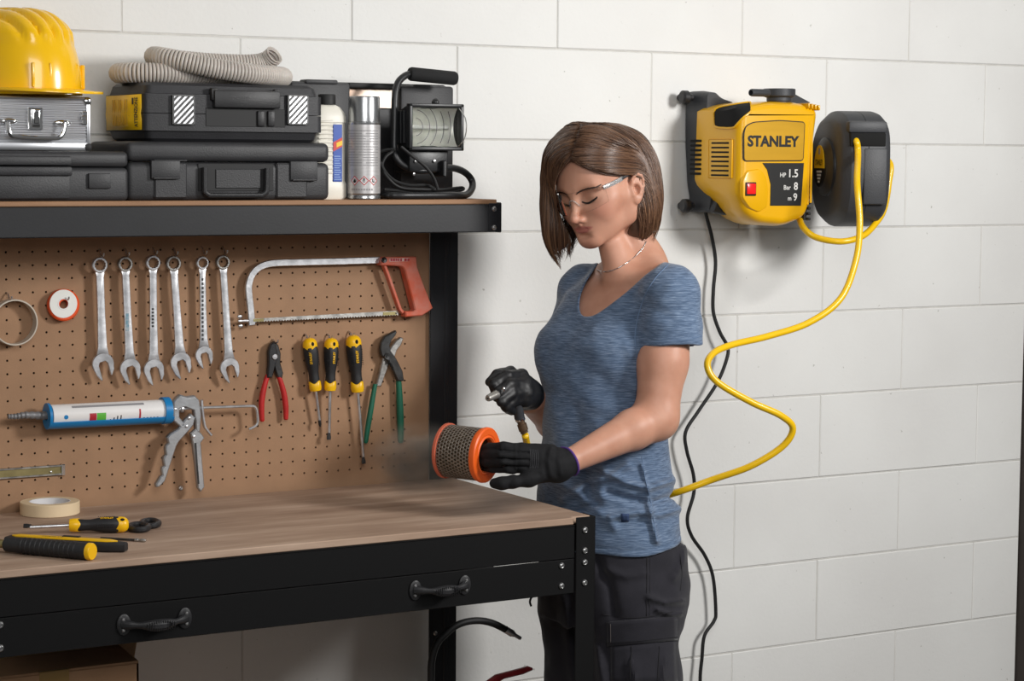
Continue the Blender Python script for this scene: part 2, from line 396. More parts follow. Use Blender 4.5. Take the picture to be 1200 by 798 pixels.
# --- black case lying at shelf level in the middle
YF = -.272
c0 = at(150, 231, Y=YF); c1 = at(387, 231, Y=YF)
x0, x1 = c0.x, c1.x; zt = at(270, 166.5, Y=YF).z; zb = SZ; zm = at(270, 190, Y=YF).z
t = thing('tool_case', 'large black plastic tool case lying on the shelf beneath the case with the yellow label', 'case', ((x0 + x1)/2, -.17, SZ))
m_ = rbox((x0, YF, zb), (x1, -.055, zm - .0006), .011); m_.bb((x0 + .05, YF - .004, zb + .004), (x0 + .115, YF + .02, zm - .001), .003, 1); m_.bb((x1 - .115, YF - .004, zb + .004), (x1 - .05, YF + .02, zm - .001), .003, 1)
obj('body', m_, 'case plastic', t)
m_ = rbox((x0, YF, zm + .0006), (x1, -.055, zt), .011); m_.bb((x0 + .05, YF - .004, zm + .001), (x0 + .115, YF + .02, zm + .004), .001, 1)
obj('lid', m_, 'case plastic', t)
for px0, px1, py0, py1 in ((177, 211, 188, 210), (340, 372, 189, 212)):
    a = at(px0, py1, Y=YF - .006); b = at(px1, py0, Y=YF - .006)
    l = obj('latch', MB().bb((a.x, YF - .0085, a.z), (b.x, YF + .002, b.z), .0025, 2), 'case plastic', t)
    obj('latch_lip', MB().bb((a.x + .003, YF - .0115, a.z), (b.x - .003, YF - .006, a.z + .004), .0012, 1), 'case plastic', l)
hp = [at(p[0], p[1], Y=YF - .010) for p in ((240, 196), (240, 222), (241, 226), (245, 228.5), (250, 229), (302, 229), (307, 228.5), (311, 226), (312.5, 222), (313, 197))]
obj('handle', MB().tube(smooth_path(hp, 4), .0052, 10), 'black plastic', t)
a = at(232, 224, Y=YF); b = at(320, 192, Y=YF)
obj('handle_recess', MB().bb((a.x, YF - .0015, a.z), (b.x, YF + .001, b.z), .0006, 1), 'matt black', t)
a = at(322, 228, Y=YF); b = at(252, 200, Y=YF); obj('front_panel', MB().bb((b.x, YF - .0035, a.z + .012), (a.x - .03, YF - .001, b.z + .003), .0012, 1), 'case plastic', t)
# --- case with the yellow label, on top of it
YF2 = -.262
x0, x1 = at(168, 150, Y=YF2).x, at(379, 150, Y=YF2).x
zb2 = zt + .0006; zt2 = at(270, 98, Y=YF2).z; zm = at(270, 134, Y=YF2).z
t = thing('tool_case', 'black plastic tool case with yellow warning label on its end and striped metal latches', 'case', ((x0 + x1)/2, -.16, zb2))
def half(zlo, zhi, zseam, up):
    """half shell: flange at the seam, chamfered towards the outer face"""
    m_ = MB(); yb = -.05
    zo = zhi if up else zlo; zs = zseam
    dz = (zo - zs)
    prof = [(zs, 0.), (zs + dz*.62, 0.), (zs + dz*.64, .006), (zs + dz*.90, .010), (zo, .016)]
    vs = []; n = 0
    for z, i in prof:
        r = .014
        for (cx, cy, a0) in ((x1 - i - r, yb - i - r, 0), (x0 + i + r, yb - i - r, 90), (x0 + i + r, YF2 + i + r, 180), (x1 - i - r, YF2 + i + r, 270)):
            for k in range(5):
                a = math.radians(a0 + 22.5*k); vs.append((cx + r*math.cos(a), cy + r*math.sin(a), z))
    N = 20; fs = []
    for j in range(len(prof) - 1):
        for k in range(N): fs.append((j*N + k, j*N + (k + 1) % N, (j + 1)*N + (k + 1) % N, (j + 1)*N + k))
    fs += [tuple(range(N)), tuple((len(prof) - 1)*N + k for k in range(N))]
    m_.add(vs, fs); return m_
obj('body', half(zb2, 0, zm - .0006, False), 'case plastic dark', t, ang=25)
obj('lid', half(0, zt2, zm + .0006, True), 'case plastic dark', t, ang=25)
for px0, px1 in ((202, 228), (337, 361)):
    a = at(px0, 146, Y=YF2 - .005); b = at(px1, 112, Y=YF2 - .005)
    l = obj('latch', MB().bb((a.x, YF2 - .006, a.z), (b.x, YF2 + .01, b.z), .0012, 1), 'dark steel', t)
    g = MB(); w, h = b.x - a.x, b.z - a.z
    def clip(pl, f):
        out = []
        for i in range(len(pl)):
            p, q = pl[i], pl[(i + 1) % len(pl)]; fp, fq = f(p), f(q)
            if fp >= 0: out.append(p)
            if (fp < 0) != (fq < 0): t_ = fp/(fp - fq); out.append((p[0] + (q[0] - p[0])*t_, p[1] + (q[1] - p[1])*t_))
        return out
    for i in range(-4, 6):
        s0 = a.z + i*.0115
        pl = [(a.x, s0), (a.x, s0 + .0055), (b.x, s0 + .0055 + w*1.0), (b.x, s0 + w*1.0)]
        for f in (lambda p: p[0] - a.x - .003, lambda p: b.x - .003 - p[0], lambda p: p[1] - a.z - .002, lambda p: b.z - .002 - p[1]):
            if pl: pl = clip(pl, f)
        if len(pl) > 2: g.prism([(x, YF2 - .0058, z) for x, z in pl], (0, -.0016, 0))
    obj('stripe_ribs', g, 'tool steel', l, ang=0)
    fr = MB()
    for lo, hi in (((a.x, a.z), (a.x + .0032, b.z)), ((b.x - .0032, a.z), (b.x, b.z)), ((a.x, a.z), (b.x, a.z + .002)), ((a.x, b.z - .002), (b.x, b.z))):
        fr.bb((lo[0], YF2 - .0078, lo[1]), (hi[0], YF2 - .0055, hi[1]), .0005, 1)
    obj('latch_frame', fr, 'chrome', l)
a = at(251, 126, Y=YF2 - .012); b = at(328, 107, Y=YF2 - .012)
hd = obj('handle', MB().bb((a.x, YF2 - .016, a.z), (b.x, YF2 - .004, b.z), .003, 2).bb((a.x - .004, YF2 - .010, b.z - .02), (a.x + .010, YF2 + .004, b.z + .004), .003, 2).bb((b.x - .010, YF2 - .010, b.z - .02), (b.x + .002, YF2 + .004, b.z + .004), .003, 2), 'black plastic', t)
q = at(272, 117, Y=YF2 - .016); text('embossed_lettering', 'STANLEY', 'case plastic', hd, (q.x, YF2 - .0161, q.z), (1, 0, 0), (0, 0, 1), .0065, .034, bold=.01, ext=.0004)
a = at(241, 148, Y=YF2); b = at(334, 128, Y=YF2)
obj('front_recess', MB().bb((a.x, YF2 - .0012, a.z), (b.x, YF2 + .001, b.z), .0006, 1), 'matt black', t)
for px in (306, 318):
    a = at(px - 4, 148, Y=YF2 - .004); b = at(px + 4, 130, Y=YF2 - .004); obj('hinge_knuckle', MB().bb((a.x, YF2 - .006, a.z), (b.x, YF2 + .002, b.z), .002, 2), 'black plastic', t)
# warning label, creased over the seam, on the left end
XL = x0 - .0012; ya, yb_ = YF2 + .008, -.066; zl0, zl1 = zm - (zm - zb2)*.60, zm + (zt2 - zm)*.60; zc = zm
m_ = MB(); N = 6; vs = []
for y in (ya, yb_):
    for z, xx in ((zl0, XL), (zm - .012, XL), (zm, XL - .0015), (zm + .01, XL), (zl1, XL)):
        vs.append((xx, y, z))
m_.add(vs, [(i, i + 1, 6 + i, 5 + i) for i in range(4)]); lab = obj('warning_label', m_, 'label yellow', t, ang=60)
lab.modifiers.new('thickness', 'SOLIDIFY').thickness = .0008
wf = lambda p: (XL - .0030 - max(0, .0012 - abs(p[2] - zm)*.12), p[1], p[2])
text('label_lettering', 'ATTENZIONE', 'ink', lab, (XL, ya + .010, zl0 + .005), (0, 0, 1), (0, 1, 0), .017, zl1 - zl0 - .010, bold=.03, warp=wf)
g = MB()
for i in range(9):
    y = ya + .060 + i*.011; 
    g.bb((XL - .0014, y, zl0 + .008 + (.018 if i == 0 else 0)), (XL - .0004, y + .0012, zl1 - .008 - (.03 if i % 3 == 0 else 0)))
obj('label_print', g, mat('label print', (176, 134, 18), .5, var=.05), lab, ang=0)
obj('label_pictogram', MB().bb((XL - .0025, ya + .036, zl1 - .018), (XL - .0012, ya + .042, zl1 - .006)), 'ink', lab, ang=0)
ZHOSE = zt2
# --- black case at the left end of the shelf
x1 = at(150, 220, Y=YF).x; x0 = x1 - .40; zt3 = at(70, 177, Y=YF).z; zm3 = at(100, 196, Y=YF).z; YF3 = -.278
t = thing('tool_case', 'low black plastic tool case on the shelf beneath the silver aluminium case', 'case', ((x0 + x1)/2, -.17, SZ))
m_ = rbox((x0, YF3, SZ), (x1, -.055, zm3 - .0005), .009); m_.bb((x0 + .03, YF3 - .0035, SZ + .004), (at(82, 220, Y=YF3).x, YF3 + .02, zm3 - .012), .004, 2)
obj('body', m_, 'case plastic', t)
m_ = rbox((x0, YF3, zm3 + .0005), (x1, -.055, zt3), .009); m_.bb((x0 + .03, YF3 - .004, zm3 + .003), (at(84, 220, Y=YF3).x, YF3 + .02, zt3 - .009), .004, 2)
obj('lid', m_, 'case plastic', t)
a = at(103, 221, Y=YF3); b = at(129, 203, Y=YF3); obj('latch', MB().bb((a.x, YF3 - .006, a.z), (b.x, YF3 + .004, b.z), .0025, 2), 'case plastic', t)
a = at(83, 206, Y=YF3); obj('handle', MB().bb((a.x - .19, YF3 - .010, a.z), (a.x, YF3 - .002, zm3 + .001), .003, 2), 'case plastic dark', t)
# --- aluminium case
YF4 = -.268
x1 = at(106, 150, Y=YF4).x; x0 = x1 - .34; zb4 = zt3 + .0006; zt4 = at(60, 113, Y=YF4).z
t = thing('aluminium_case', 'silver ribbed aluminium case with chrome handle under the yellow helmet', 'case', ((x0 + x1)/2, -.16, zb4))
zs = at(60, 165, Y=YF4).z
m_ = MB(); n = 26
prof = [(YF4 + .0015, zb4 + .0005)]
for i in range(n*2):
    z = zs + (zt4 - .004 - zs)*i/(n*2 - 1); prof.append((YF4 + (.0012 if i % 4 < 2 else 0), z))
vs = [(x, y, z) for x in (x0 + .006, x1 - .006) for y, z in prof + [(-.06, zt4 - .004), (-.06, zb4 + .0005)]]
k = len(vs)//2; m_.add(vs, [(i, (i + 1) % k, k + (i + 1) % k, k + i) for i in range(k)] + [tuple(range(k)), tuple(range(k, 2*k))]); obj('ribbed_shell', m_, 'aluminium', t, ang=10)
m_ = MB()
for z0, z1 in ((zb4, zs - .002), (zt4 - .006, zt4)): m_.bb((x0 + .004, YF4 - .002, z0), (x1 - .004, -.058, z1), .003, 2)
for xx in (x0, x1 - .008): m_.bb((xx, YF4 - .0015, zb4 + .004), (xx + .008, YF4 + .008, zt4 - .003), .0025, 2)
obj('edge_trim', m_, 'aluminium', t)
for z in (zb4, zt4 - .014):
    obj('corner_cap', MB().bb((x1 - .012, YF4 - .004, z), (x1 + .0015, YF4 + .014, z + .014), .004, 2), 'chrome' if z > zb4 else 'matt black', t)
a = at(99, 146, Y=YF4 - .003); obj('side_catch', MB().bb((a.x - .004, YF4 - .005, a.z), (a.x + .005, YF4, a.z + .024), .001, 1).bb((a.x - .006, YF4 - .006, a.z + .008), (a.x + .003, YF4 - .002, a.z + .016), .001, 1), 'chrome', t)
a = at(33, 152, Y=YF4 - .003); b = at(50, 126, Y=YF4 - .003)
lk = obj('lock', MB().bb((a.x, YF4 - .004, a.z), (b.x, YF4 + .001, b.z), .0012, 1).bb((a.x + .006, YF4 - .009, a.z + .004), (b.x - .006, YF4 - .003, b.z - .003), .002, 2), 'chrome', t)
obj('hasp', MB().bb((a.x + .009, YF4 - .011, a.z + .011), (b.x - .009, YF4 - .008, b.z - .008), .001, 1), 'dark steel', lk)
hp = [at(*p, Y=YF4 - .014) for p in ((9, 143), (10, 152), (13, 158), (19, 160), (40, 161.5), (64, 162), (71, 160), (75, 154), (77, 144))]
h = obj('handle', MB().tube(smooth_path(hp, 5), .0042, 10).tube([hp[0], hp[0] + V(0, .014, 0)], .004, 8).tube([hp[-1], hp[-1] + V(0, .014, 0)], .004, 8), 'chrome', t)
for p in ((10, 142), (73, 144)):
    q = at(*p, Y=YF4); obj('handle_mount', MB().ell((q.x, YF4 - .001, q.z), (.0165, .004, .0058), 18, 8), 'chrome', t)
# --- safety helmet
def helmet():
    hc = at(20, 112, Y=-.165); hc.z = zt4 + .0035
    t = thing('safety_helmet', 'glossy yellow ribbed hard hat resting on the aluminium case', 'helmet', hc, rz=math.radians(-62))
    # local: +x forward (visor), z up
    a, b, H = .128, .105, .152
    nu, nv = 96, 26; vs = []; fs = []
    ribs = (-.062, -.037, -.0125, .0125, .037, .062)
    for j in range(nv + 1):
        s = j/nv; zz = H*math.sin(s*PI/2)**.92; rr = math.cos(s*PI/2)**.62
        for i in range(nu):
            u = 2*PI*i/nu; x = a*rr*math.cos(u); y = b*rr*math.sin(u); z = zz
            if s > .38 and s < .985:
                f = min(1, (s - .38)/.12)
                d = sum(math.exp(-((y - q)/.0036)**2) for q in ribs)
                dd = f*(.0075*(1 - min(1, d)) - .003*min(1, d)); l = math.sqrt((x/a**2)**2 + (y/b**2)**2 + (z/H**2)**2) + 1e-9
                x += dd*x/a**2/l; y += dd*y/b**2/l; z += dd*z/H**2/l
            vs.append((x, y, z))
    for j in range(nv):
        for i in range(nu): fs.append((j*nu + i, j*nu + (i + 1) % nu, (j + 1)*nu + (i + 1) % nu, (j + 1)*nu + i))
    m_ = MB(); m_.add(vs, fs); s_ = obj('shell', m_, 'helmet yellow', t, world=False, ang=60); s_.modifiers.new('thickness', 'SOLIDIFY').thickness = .003
    m_ = MB(); vs = []; fs = []; prof = 5
    for i in range(nu):
        u = 2*PI*i/nu; c = math.cos(u); w = .010 + .040*max(0, c)**1.3
        for k in range(prof):
            f = k/(prof - 1); dz = .006 - (.002 + .006*max(0, c)**2)*f**1.4
            R_ = f*w; l = math.hypot(math.cos(u)/a, math.sin(u)/b)
            vs.append(((a - .001)*math.cos(u) + R_*math.cos(u), (b - .001)*math.sin(u) + R_*math.sin(u)*.8, max(dz + .003, -.0)))
        vs.append((vs[-1][0]*1.002, vs[-1][1]*1.002, vs[-1][2] + .0045))
    k_ = prof + 1
    for i in range(nu):
        for k in range(k_ - 1): fs.append((i*k_ + k, ((i + 1) % nu)*k_ + k, ((i + 1) % nu)*k_ + k + 1, i*k_ + k + 1))
    m_.add(vs, fs); b_ = obj('brim', m_, 'helmet yellow', t, world=False, ang=50); b_.modifiers.new('thickness', 'SOLIDIFY').thickness = .0025
    for sgn in (1, -1):
        M_ = Matrix.Rotation(sgn*.42, 4, 'Z')
        for y0 in (-.019, .014): obj('slot_rib', MB(M_).bb((a*.90, y0, .012), (a*.965, y0 + .005, .056), .002, 2), 'helmet yellow', t, world=False)
helmet()
# --- corrugated hose
pth = [(322, 64, -.12, 1), (313, 71, -.105, 1), (296, 75, -.095, 1), (250, 74, -.085, 1), (205, 70, -.09, 1), (182, 66.5, -.125, 1), (186, 66.5, -.175, 1), (210, 71, -.21, 1), (250, 80, -.232, 1), (290, 86, -.236, 1), (320, 87, -.205, 0), (331, 86, -.15, 0), (305, 86, -.09, 0), (240, 86, -.075, 0), (170, 87, -.085, 0), (140, 87.5, -.125, 0), (152, 88, -.172, 0), (190, 88, -.195, 0), (240, 88, -.185, 0), (290, 88, -.16, 0), (305, 88, -.135, 0)]
P_ = [at(x, y, Y=Y) for x, y, Y, k in pth]
for p, k in zip(P_, pth):
    if not k[3]: p.z = ZHOSE + .0190
    p.z = max(p.z, ZHOSE + .0190)
sp = smooth_path(P_, 60)
L_ = [0.]
for i in range(1, len(sp)): L_.append(L_[-1] + (sp[i] - sp[i - 1]).length)
n = int(L_[-1]/.0016); rs = np.interp(np.linspace(0, L_[-1], n), L_, range(len(sp)))
qs = [sp[int(i)].lerp(sp[min(int(i) + 1, len(sp) - 1)], i - int(i)) for i in rs]
rad = [.0158 + .0018*(1 if (i % 4) in (0, 1) else -1) for i in range(n)]
o = obj('corrugated_hose', MB().tube(qs, rad, 14, caps=False), 'grey hose', ang=180, clean_=True)
o.modifiers.new('thickness', 'SOLIDIFY').thickness = -.002
solo(o, 'coiled pale grey corrugated hose lying on the case with the yellow label', 'hose')
# --- bottle
bc = at(383, 230, Y=-.205); bx, by = bc.x, -.205
t = thing('plastic_bottle', 'cream plastic bottle with blue label and black cap standing beside the spray can', 'bottle', (bx, by, SZ))
hb = at(383, 122, Y=by).z - SZ
def bott(): 
    prof = [(.0, 0), (.9, 0), (1., .004), (1., .03), (.93, .036), (.93, hb*.80), (.99, hb*.81), (.98, hb*.86), (.90, hb*.91), (.70, hb*.965), (.42, hb*.995), (.36, hb)]
    m_ = MB(); vs = []; fs = []; n = 40
    for r, z in prof:
        for k in range(n):
            a = 2*PI*k/n; c, s = math.cos(a), math.sin(a); sq = (abs(c)**3.2 + abs(s)**3.2)**(-1/3.2)
            vs.append((bx + .037*r*c*sq, by + .026*r*s*sq, SZ + z))
    for j in range(len(prof) - 1):
        for k in range(n): fs.append((j*n + k, j*n + (k + 1) % n, (j + 1)*n + (k + 1) % n, (j + 1)*n + k))
    return m_.add(vs, fs)
obj('bottle_body', bott(), 'cream plastic', t, ang=40)
m_ = MB()
for i in range(13): m_.bb((bx - .030, by - .0262, SZ + .05 + i*.0085), (bx + .002, by - .0235, SZ + .0545 + i*.0085), .0015, 1)
obj('grip_ribs', m_, 'cream plastic', t)
obj('cap', MB().lathe([(0, .02), (.0165, .02), (.0175, .018), (.0175, 0), (0, 0)], 24, (bx, by, SZ + hb - .001)), 'matt black', t)
a = at(390.5, 213, Y=by - .026); b = at(401, 146, Y=by - .026); w = b.x - a.x
lb = obj('label', MB().bb((a.x, by - .0262, a.z), (a.x + w, by - .0245, b.z), .0006, 1), 'label blue', t)
zq = at(395, 174, Y=by - .026).z
obj('red_band', MB().prism([(a.x, by - .0263, zq - .006), (a.x + w, by - .0263, zq + .004), (a.x + w, by - .0263, zq + .022), (a.x, by - .0263, zq + .012)], (0, -.0003, 0)), 'label red', lb, ang=0)
obj('yellow_flash', MB().prism([(a.x + w*.35, by - .0267, zq + .002), (a.x + w, by - .0267, zq + .007), (a.x + w, by - .0267, zq + .016), (a.x + w*.35, by - .0267, zq + .011)], (0, -.0002, 0)), 'label yellow', lb, ang=0)
g = MB()
for i in range(11): g.bb((a.x + .002, by - .0266, a.z + .004 + i*.0045), (a.x + w - .002 - .002*(i % 3), by - .0262, a.z + .0054 + i*.0045))
obj('small_print', g, mat('pale blue print', (150, 180, 225), .5, var=.05), lab if False else lb, ang=0)
# --- spray can
cc = at(426.5, 230.5, Y=-.235); cx, cy = cc.x, -.235; R_ = .0325
hc_ = at(426, 113, Y=cy).z - SZ; hcap = at(426, 142, Y=cy).z - SZ
t = thing('spray_can', 'silver aerosol can with printed label and red hazard diamonds', 'can', (cx, cy, SZ))
obj('can_body', MB().lathe([(0, .002), (R_*.9, .0), (R_, .002), (R_, .007), (R_*.96, .009), (R_*.985, .011), (R_*.985, hcap - .006), (R_, hcap - .004), (R_, hcap - .002), (R_*.9, hcap)], 48, (cx, cy, SZ)), 'can silver', t)
obj('cap', MB().lathe([(R_*.955, hcap - .001), (R_*.955, hc_ - .003), (R_*.92, hc_), (0, hc_)], 48, (cx, cy, SZ)), 'can silver', t)
lb = obj('label', MB().lathe([(R_*.99, .012), (R_*.99, hcap - .007)], 48, (cx, cy, SZ)), 'can label', t, ang=180)
th0 = -PI/2 + math.radians(-32)   # towards the camera
def wrap(p):   # p.x = arc length from the camera-facing meridian, p.z = height
    a = th0 + p[0]/(R_*.99); r = R_*.99 + .0004 + (p[1] if len(p) > 2 else 0); return (cx + r*math.cos(a), cy + r*math.sin(a), SZ + p[2])
def wrapped(mb): mb.v = [Vector(wrap(p)) for p in mb.v]; return mb
g = MB()
for i in range(14):
    for q in range(10):
        x_ = -.036 + .0072*q; 
        if (i*7 + q*3) % 11 != 0: g.add([(x_, 0, .066 + i*.0052), (x_ + .0066, 0, .066 + i*.0052), (x_ + .0066, 0, .0676 + i*.0052), (x_, 0, .0676 + i*.0052)], [(0, 1, 2, 3)])
obj('small_print', wrapped(g), 'print grey', lb, ang=0)
for q, sym in enumerate(('flame', 'mark', 'fish')):
    xc, zc_, s_ = -.016 + .0195*q, .037, .0095
    g = MB(); o4 = [(s_, 0), (0, s_), (-s_, 0), (0, -s_)]; i4 = [(u*.78, v*.78) for u, v in o4]
    g.add([(xc + u, 0, zc_ + v) for u, v in o4 + i4], [(i, (i + 1) % 4, 4 + (i + 1) % 4, 4 + i) for i in range(4)]); d = obj('hazard_diamond', wrapped(g), 'pictogram red', lb, ang=0)
    g = MB(); g.add([(xc + u, -.0001, zc_ + v) for u, v in i4], [(0, 1, 2, 3)]); obj('white_field', wrapped(g), 'white ink', lb, ang=0)
    g = MB()
    sh = {'flame': [[(-.002, -.004), (.002, -.004), (.0032, -.001), (.0018, .001), (.0008, .0045), (-.0012, .001), (-.003, -.001)]],
          'mark': [[(-.0008, -.0015), (.0008, -.0015), (.0014, .005), (-.0014, .005)], [(-.0009, -.004), (.0009, -.004), (.0009, -.0025), (-.0009, -.0025)]],
          'fish': [[(-.003, .003), (-.0015, .004), (-.001, -.001), (.003, -.003), (.001, -.0035), (-.0025, -.003)]]}[sym]
    for pl in sh: g.add([(xc + u, .0002, zc_ + v) for u, v in pl], [tuple(range(len(pl)))])
    obj('pictogram', wrapped(g), 'ink', lb, ang=0)
g = MB()
for q in range(9): g.add([(-.024 + q*.0052, 0, .018), (-.0205 + q*.0052, 0, .018), (-.0205 + q*.0052, 0, .0215), (-.024 + q*.0052, 0, .0215)], [(0, 1, 2, 3)])
obj('bottom_print', wrapped(g), 'print grey', lb, ang=0)
# --- black case standing at the back
YB = -.115
x0, x1 = at(342, 150, Y=YB).x, at(532, 150, Y=YB).x; zt5 = at(470, 97.5, Y=YB).z; xa, xb = at(411, 150, Y=YB).x, at(470, 150, Y=YB).x
t = thing('tool_case', 'black case standing upright against the wall behind the spray can and work lamp', 'case', ((x0 + x1)/2, -.07, SZ))
obj('body', MB().bb((x0, YB + .028, SZ), (x1 - .002, -.016, zt5), .006, 2), 'case plastic dark', t)
obj('side_block', MB().bb((x0, YB, SZ), (xa, YB + .04, zt5 - .002), .006, 2).bb((x0 + .03, YB - .004, zt5 - .006), (xa - .03, YB + .03, zt5 + .003), .003, 2), 'case plastic', t)
obj('side_block', MB().bb((xb, YB, SZ), (x1, YB + .04, zt5 - .004), .006, 2).bb((xb + .03, YB + .003, zt5 - .012), (x1 - .03, YB + .02, zt5 - .001), .003, 2), 'case plastic', t)
a = at(412, 178, Y=YB + .02); b = at(458, 103, Y=YB + .02); zmid = at(430, 121, Y=YB + .02).z
obj('metal_plate', MB().bb((xa, YB + .022, zmid - .01), (xb, YB + .030, zt5 - .010), .001, 1), 'brushed plate', t)
obj('handle', MB().bb((xa - .002, YB + .002, zt5 - .012), (xb + .002, YB + .03, zt5 - .001), .003, 2), 'matt black', t)
# --- halogen work lamp
YLm = -.20
t = thing('work_lamp', 'black halogen work lamp with foam carrying handle and tubular floor stand', 'lamp', (at(515, 228, Y=YLm).x, YLm, SZ))
tb = [(533, 92, -.17), (505, 89, -.17), (482, 87, -.17), (473, 90, -.175), (466, 98, -.18), (463, 112, -.185), (462.5, 140, -.19), (462, 170, -.195), (463, 182, -.20), (470, 192, -.205), (480, 197, -.21), (494, 200, -.215), (520, 197, -.21), (534, 197.5, -.20), (546, 203, -.19), (553, 212, -.19), (553, 221, -.205), (546, 227, -.225), (530, 228.5, -.25), (490, 229, -.262), (468, 229, -.262), (456, 228.5, -.25), (449, 228, -.21), (449, 227, -.135)]
pts = []
for x, y, Y in tb:
    p = at(x, y, Y=Y); p.z = max(p.z, SZ + .0078); pts.append(p)
for p in pts[17:]: p.z = SZ + .0078
obj('stand_tube', MB().tube(smooth_path(pts, 6), .0072, 12), 'lamp black', t)
g0, g1 = at(480, 86.5, Y=-.17), at(534, 92, Y=-.17); ax = (g1 - g0)
obj('foam_grip', MB().lathe([(.006, -.001), (.0125, 0), (.0142, .004), (.0142, ax.length - .004), (.0125, ax.length), (0, ax.length + .001)], 20, g0, ax), 'foam grip', t)
YH = -.235
hA, hB = at(479, 176, Y=YH), at(543, 120, Y=YH); hx0, hx1, hz0, hz1 = hA.x, hB.x, at(510, 176.5, Y=YH).z, at(510, 121.5, Y=YH).z
m_ = MB(); fw_ = .0075
for lo, hi in (((hx0, hz0), (hx1, hz0 + fw_)), ((hx0, hz1 - fw_), (hx1, hz1)), ((hx0, hz0), (hx0 + fw_, hz1)), ((hx1 - fw_, hz0), (hx1, hz1))): m_.bb((lo[0], YH - .004, lo[1]), (hi[0], YH + .012, hi[1]), .002, 2)
hf = obj('head_frame', m_, 'lamp black', t)
m_ = MB(); i_ = .022
f4 = [(hx0 + .003, YH + .01, hz0 + .003), (hx1 - .003, YH + .01, hz0 + .003), (hx1 - .003, YH + .01, hz1 - .003), (hx0 + .003, YH + .01, hz1 - .003)]
b4 = [(hx0 + .004, YH + .075, hz0 + i_), (hx1 - .02, YH + .075, hz0 + i_), (hx1 - .02, YH + .075, hz1 - i_), (hx0 + .004, YH + .075, hz1 - i_)]
m_.add(f4 + b4, [(4, 5, 6, 7), (0, 1, 5, 4), (1, 2, 6, 5), (2, 3, 7, 6), (3, 0, 4, 7)])
for k in range(4): m_.bb((hx0 - .002, YH + .018 + .014*k, hz0 + .014), (hx0 + .008, YH + .023 + .014*k, hz1 - .014), .001, 1)
obj('housing', m_, 'lamp black', t)
m_ = MB(); nx, nz = 24, 12; vs = []
for j in range(nz + 1):
    for i in range(nx + 1):
        u, v = 2*i/nx - 1, 2*j/nz - 1; ridge = .0016*math.sin(14*math.hypot(u*1.2 + 1.5, v*.9))
        vs.append((hx0 + .008 + (hx1 - hx0 - .016)*i/nx, YH + .0085 + .042*(1 - (.55*u*u + .45*v*v)) + ridge, hz0 + .008 + (hz1 - hz0 - .016)*j/nz))
m_.add(vs, [(j*(nx + 1) + i, j*(nx + 1) + i + 1, (j + 1)*(nx + 1) + i + 1, (j + 1)*(nx + 1) + i) for j in range(nz) for i in range(nx)]); obj('reflector', m_, 'reflector', t, ang=180)
m_ = MB()
cxl, czl = (hx0 + hx1)/2, (hz0 + hz1)/2
m_.tube([(hx0 + .02, YH + .03, czl), (hx1 - .02, YH + .03, czl)], .0045, 10); obj('halogen_tube', m_, 'white plastic', t)
obj('front_glass', MB().bb((hx0 + .006, YH, hz0 + .006), (hx1 - .006, YH + .0035, hz1 - .006)), 'lamp glass', t, ang=0)
g = MB()
for k in range(5):
    r_ = .018 + .016*k; arc = [(hx0 + .012 + r_*math.cos(a_/10), YH - .0022, czl + r_*1.0*math.sin(a_/10)) for a_ in range(-14, 15)]
    arc = [p for p in arc if hx0 + .01 < p[0] < hx1 - .01 and hz0 + .01 < p[2] < hz1 - .01]
    if len(arc) > 2: g.tube(arc, .0007, 6)
obj('guard_wires', g, 'dark steel', t)
w0, w1 = at(538, 127, Y=YH - .004), at(537, 172, Y=YH - .004)
m_ = MB(); m_.tube(smooth_path([w0, at(545, 138, Y=YH - .02), at(546.5, 150, Y=YH - .025), at(544, 163, Y=YH - .02), w1], 6), .0011, 8); obj('wire_guard', m_, 'chrome', t)
q = at(511, 120, Y=YH + .01); obj('clamp_knob', MB().ell((q.x, YH + .012, q.z), (.008, .008, .008), 14, 8), 'lamp black', t)
a = at(478, 202, Y=-.215); b = at(524, 186, Y=-.215)
obj('junction_box', MB().bb((a.x, -.222, a.z), (b.x, -.15, b.z + .02), .005, 2), 'lamp black', t)
obj('yoke_plate', MB().bb((at(518, 205, Y=-.23).x, -.236, at(518, 207, Y=-.23).z), (at(522, 205, Y=-.23).x, -.18, at(518, 188, Y=-.23).z), .002, 1), 'lamp black', t)
for p in ((487, 189), (509, 189), (485, 204)):
    q = at(*p, Y=-.224); obj('screw', MB().lathe([(0, .003), (.003, .0025), (.0035, 0)], 8, (q.x, -.2235, q.z), (0, -1, 0)), 'zinc', t)
cb = MB()
for pl in ([(470, 172, -.24), (482, 182, -.245), (498, 195, -.25), (508, 208, -.25), (513, 222, -.25)],
           [(446, 190, -.22), (452, 202, -.225), (463, 212, -.225), (480, 217, -.23), (500, 217, -.23), (510, 222, -.23)],
           [(440, 180, -.20), (452, 176, -.21), (462, 176, -.22), (452, 184, -.22), (448, 196, -.22), (456, 210, -.23), (470, 220, -.235), (495, 222, -.24), (520, 222, -.23), (541, 220, -.21), (540, 223, -.215), (515, 225, -.225), (480, 224, -.23), (450, 222, -.23)]):
    q = [at(x, y, Y=Y) for x, y, Y in pl]
    for p in q: p.z = max(p.z, SZ + .004)
    cb.tube(smooth_path(q, 6), .0032, 8)
obj('power_cord', cb, 'matt black', t)
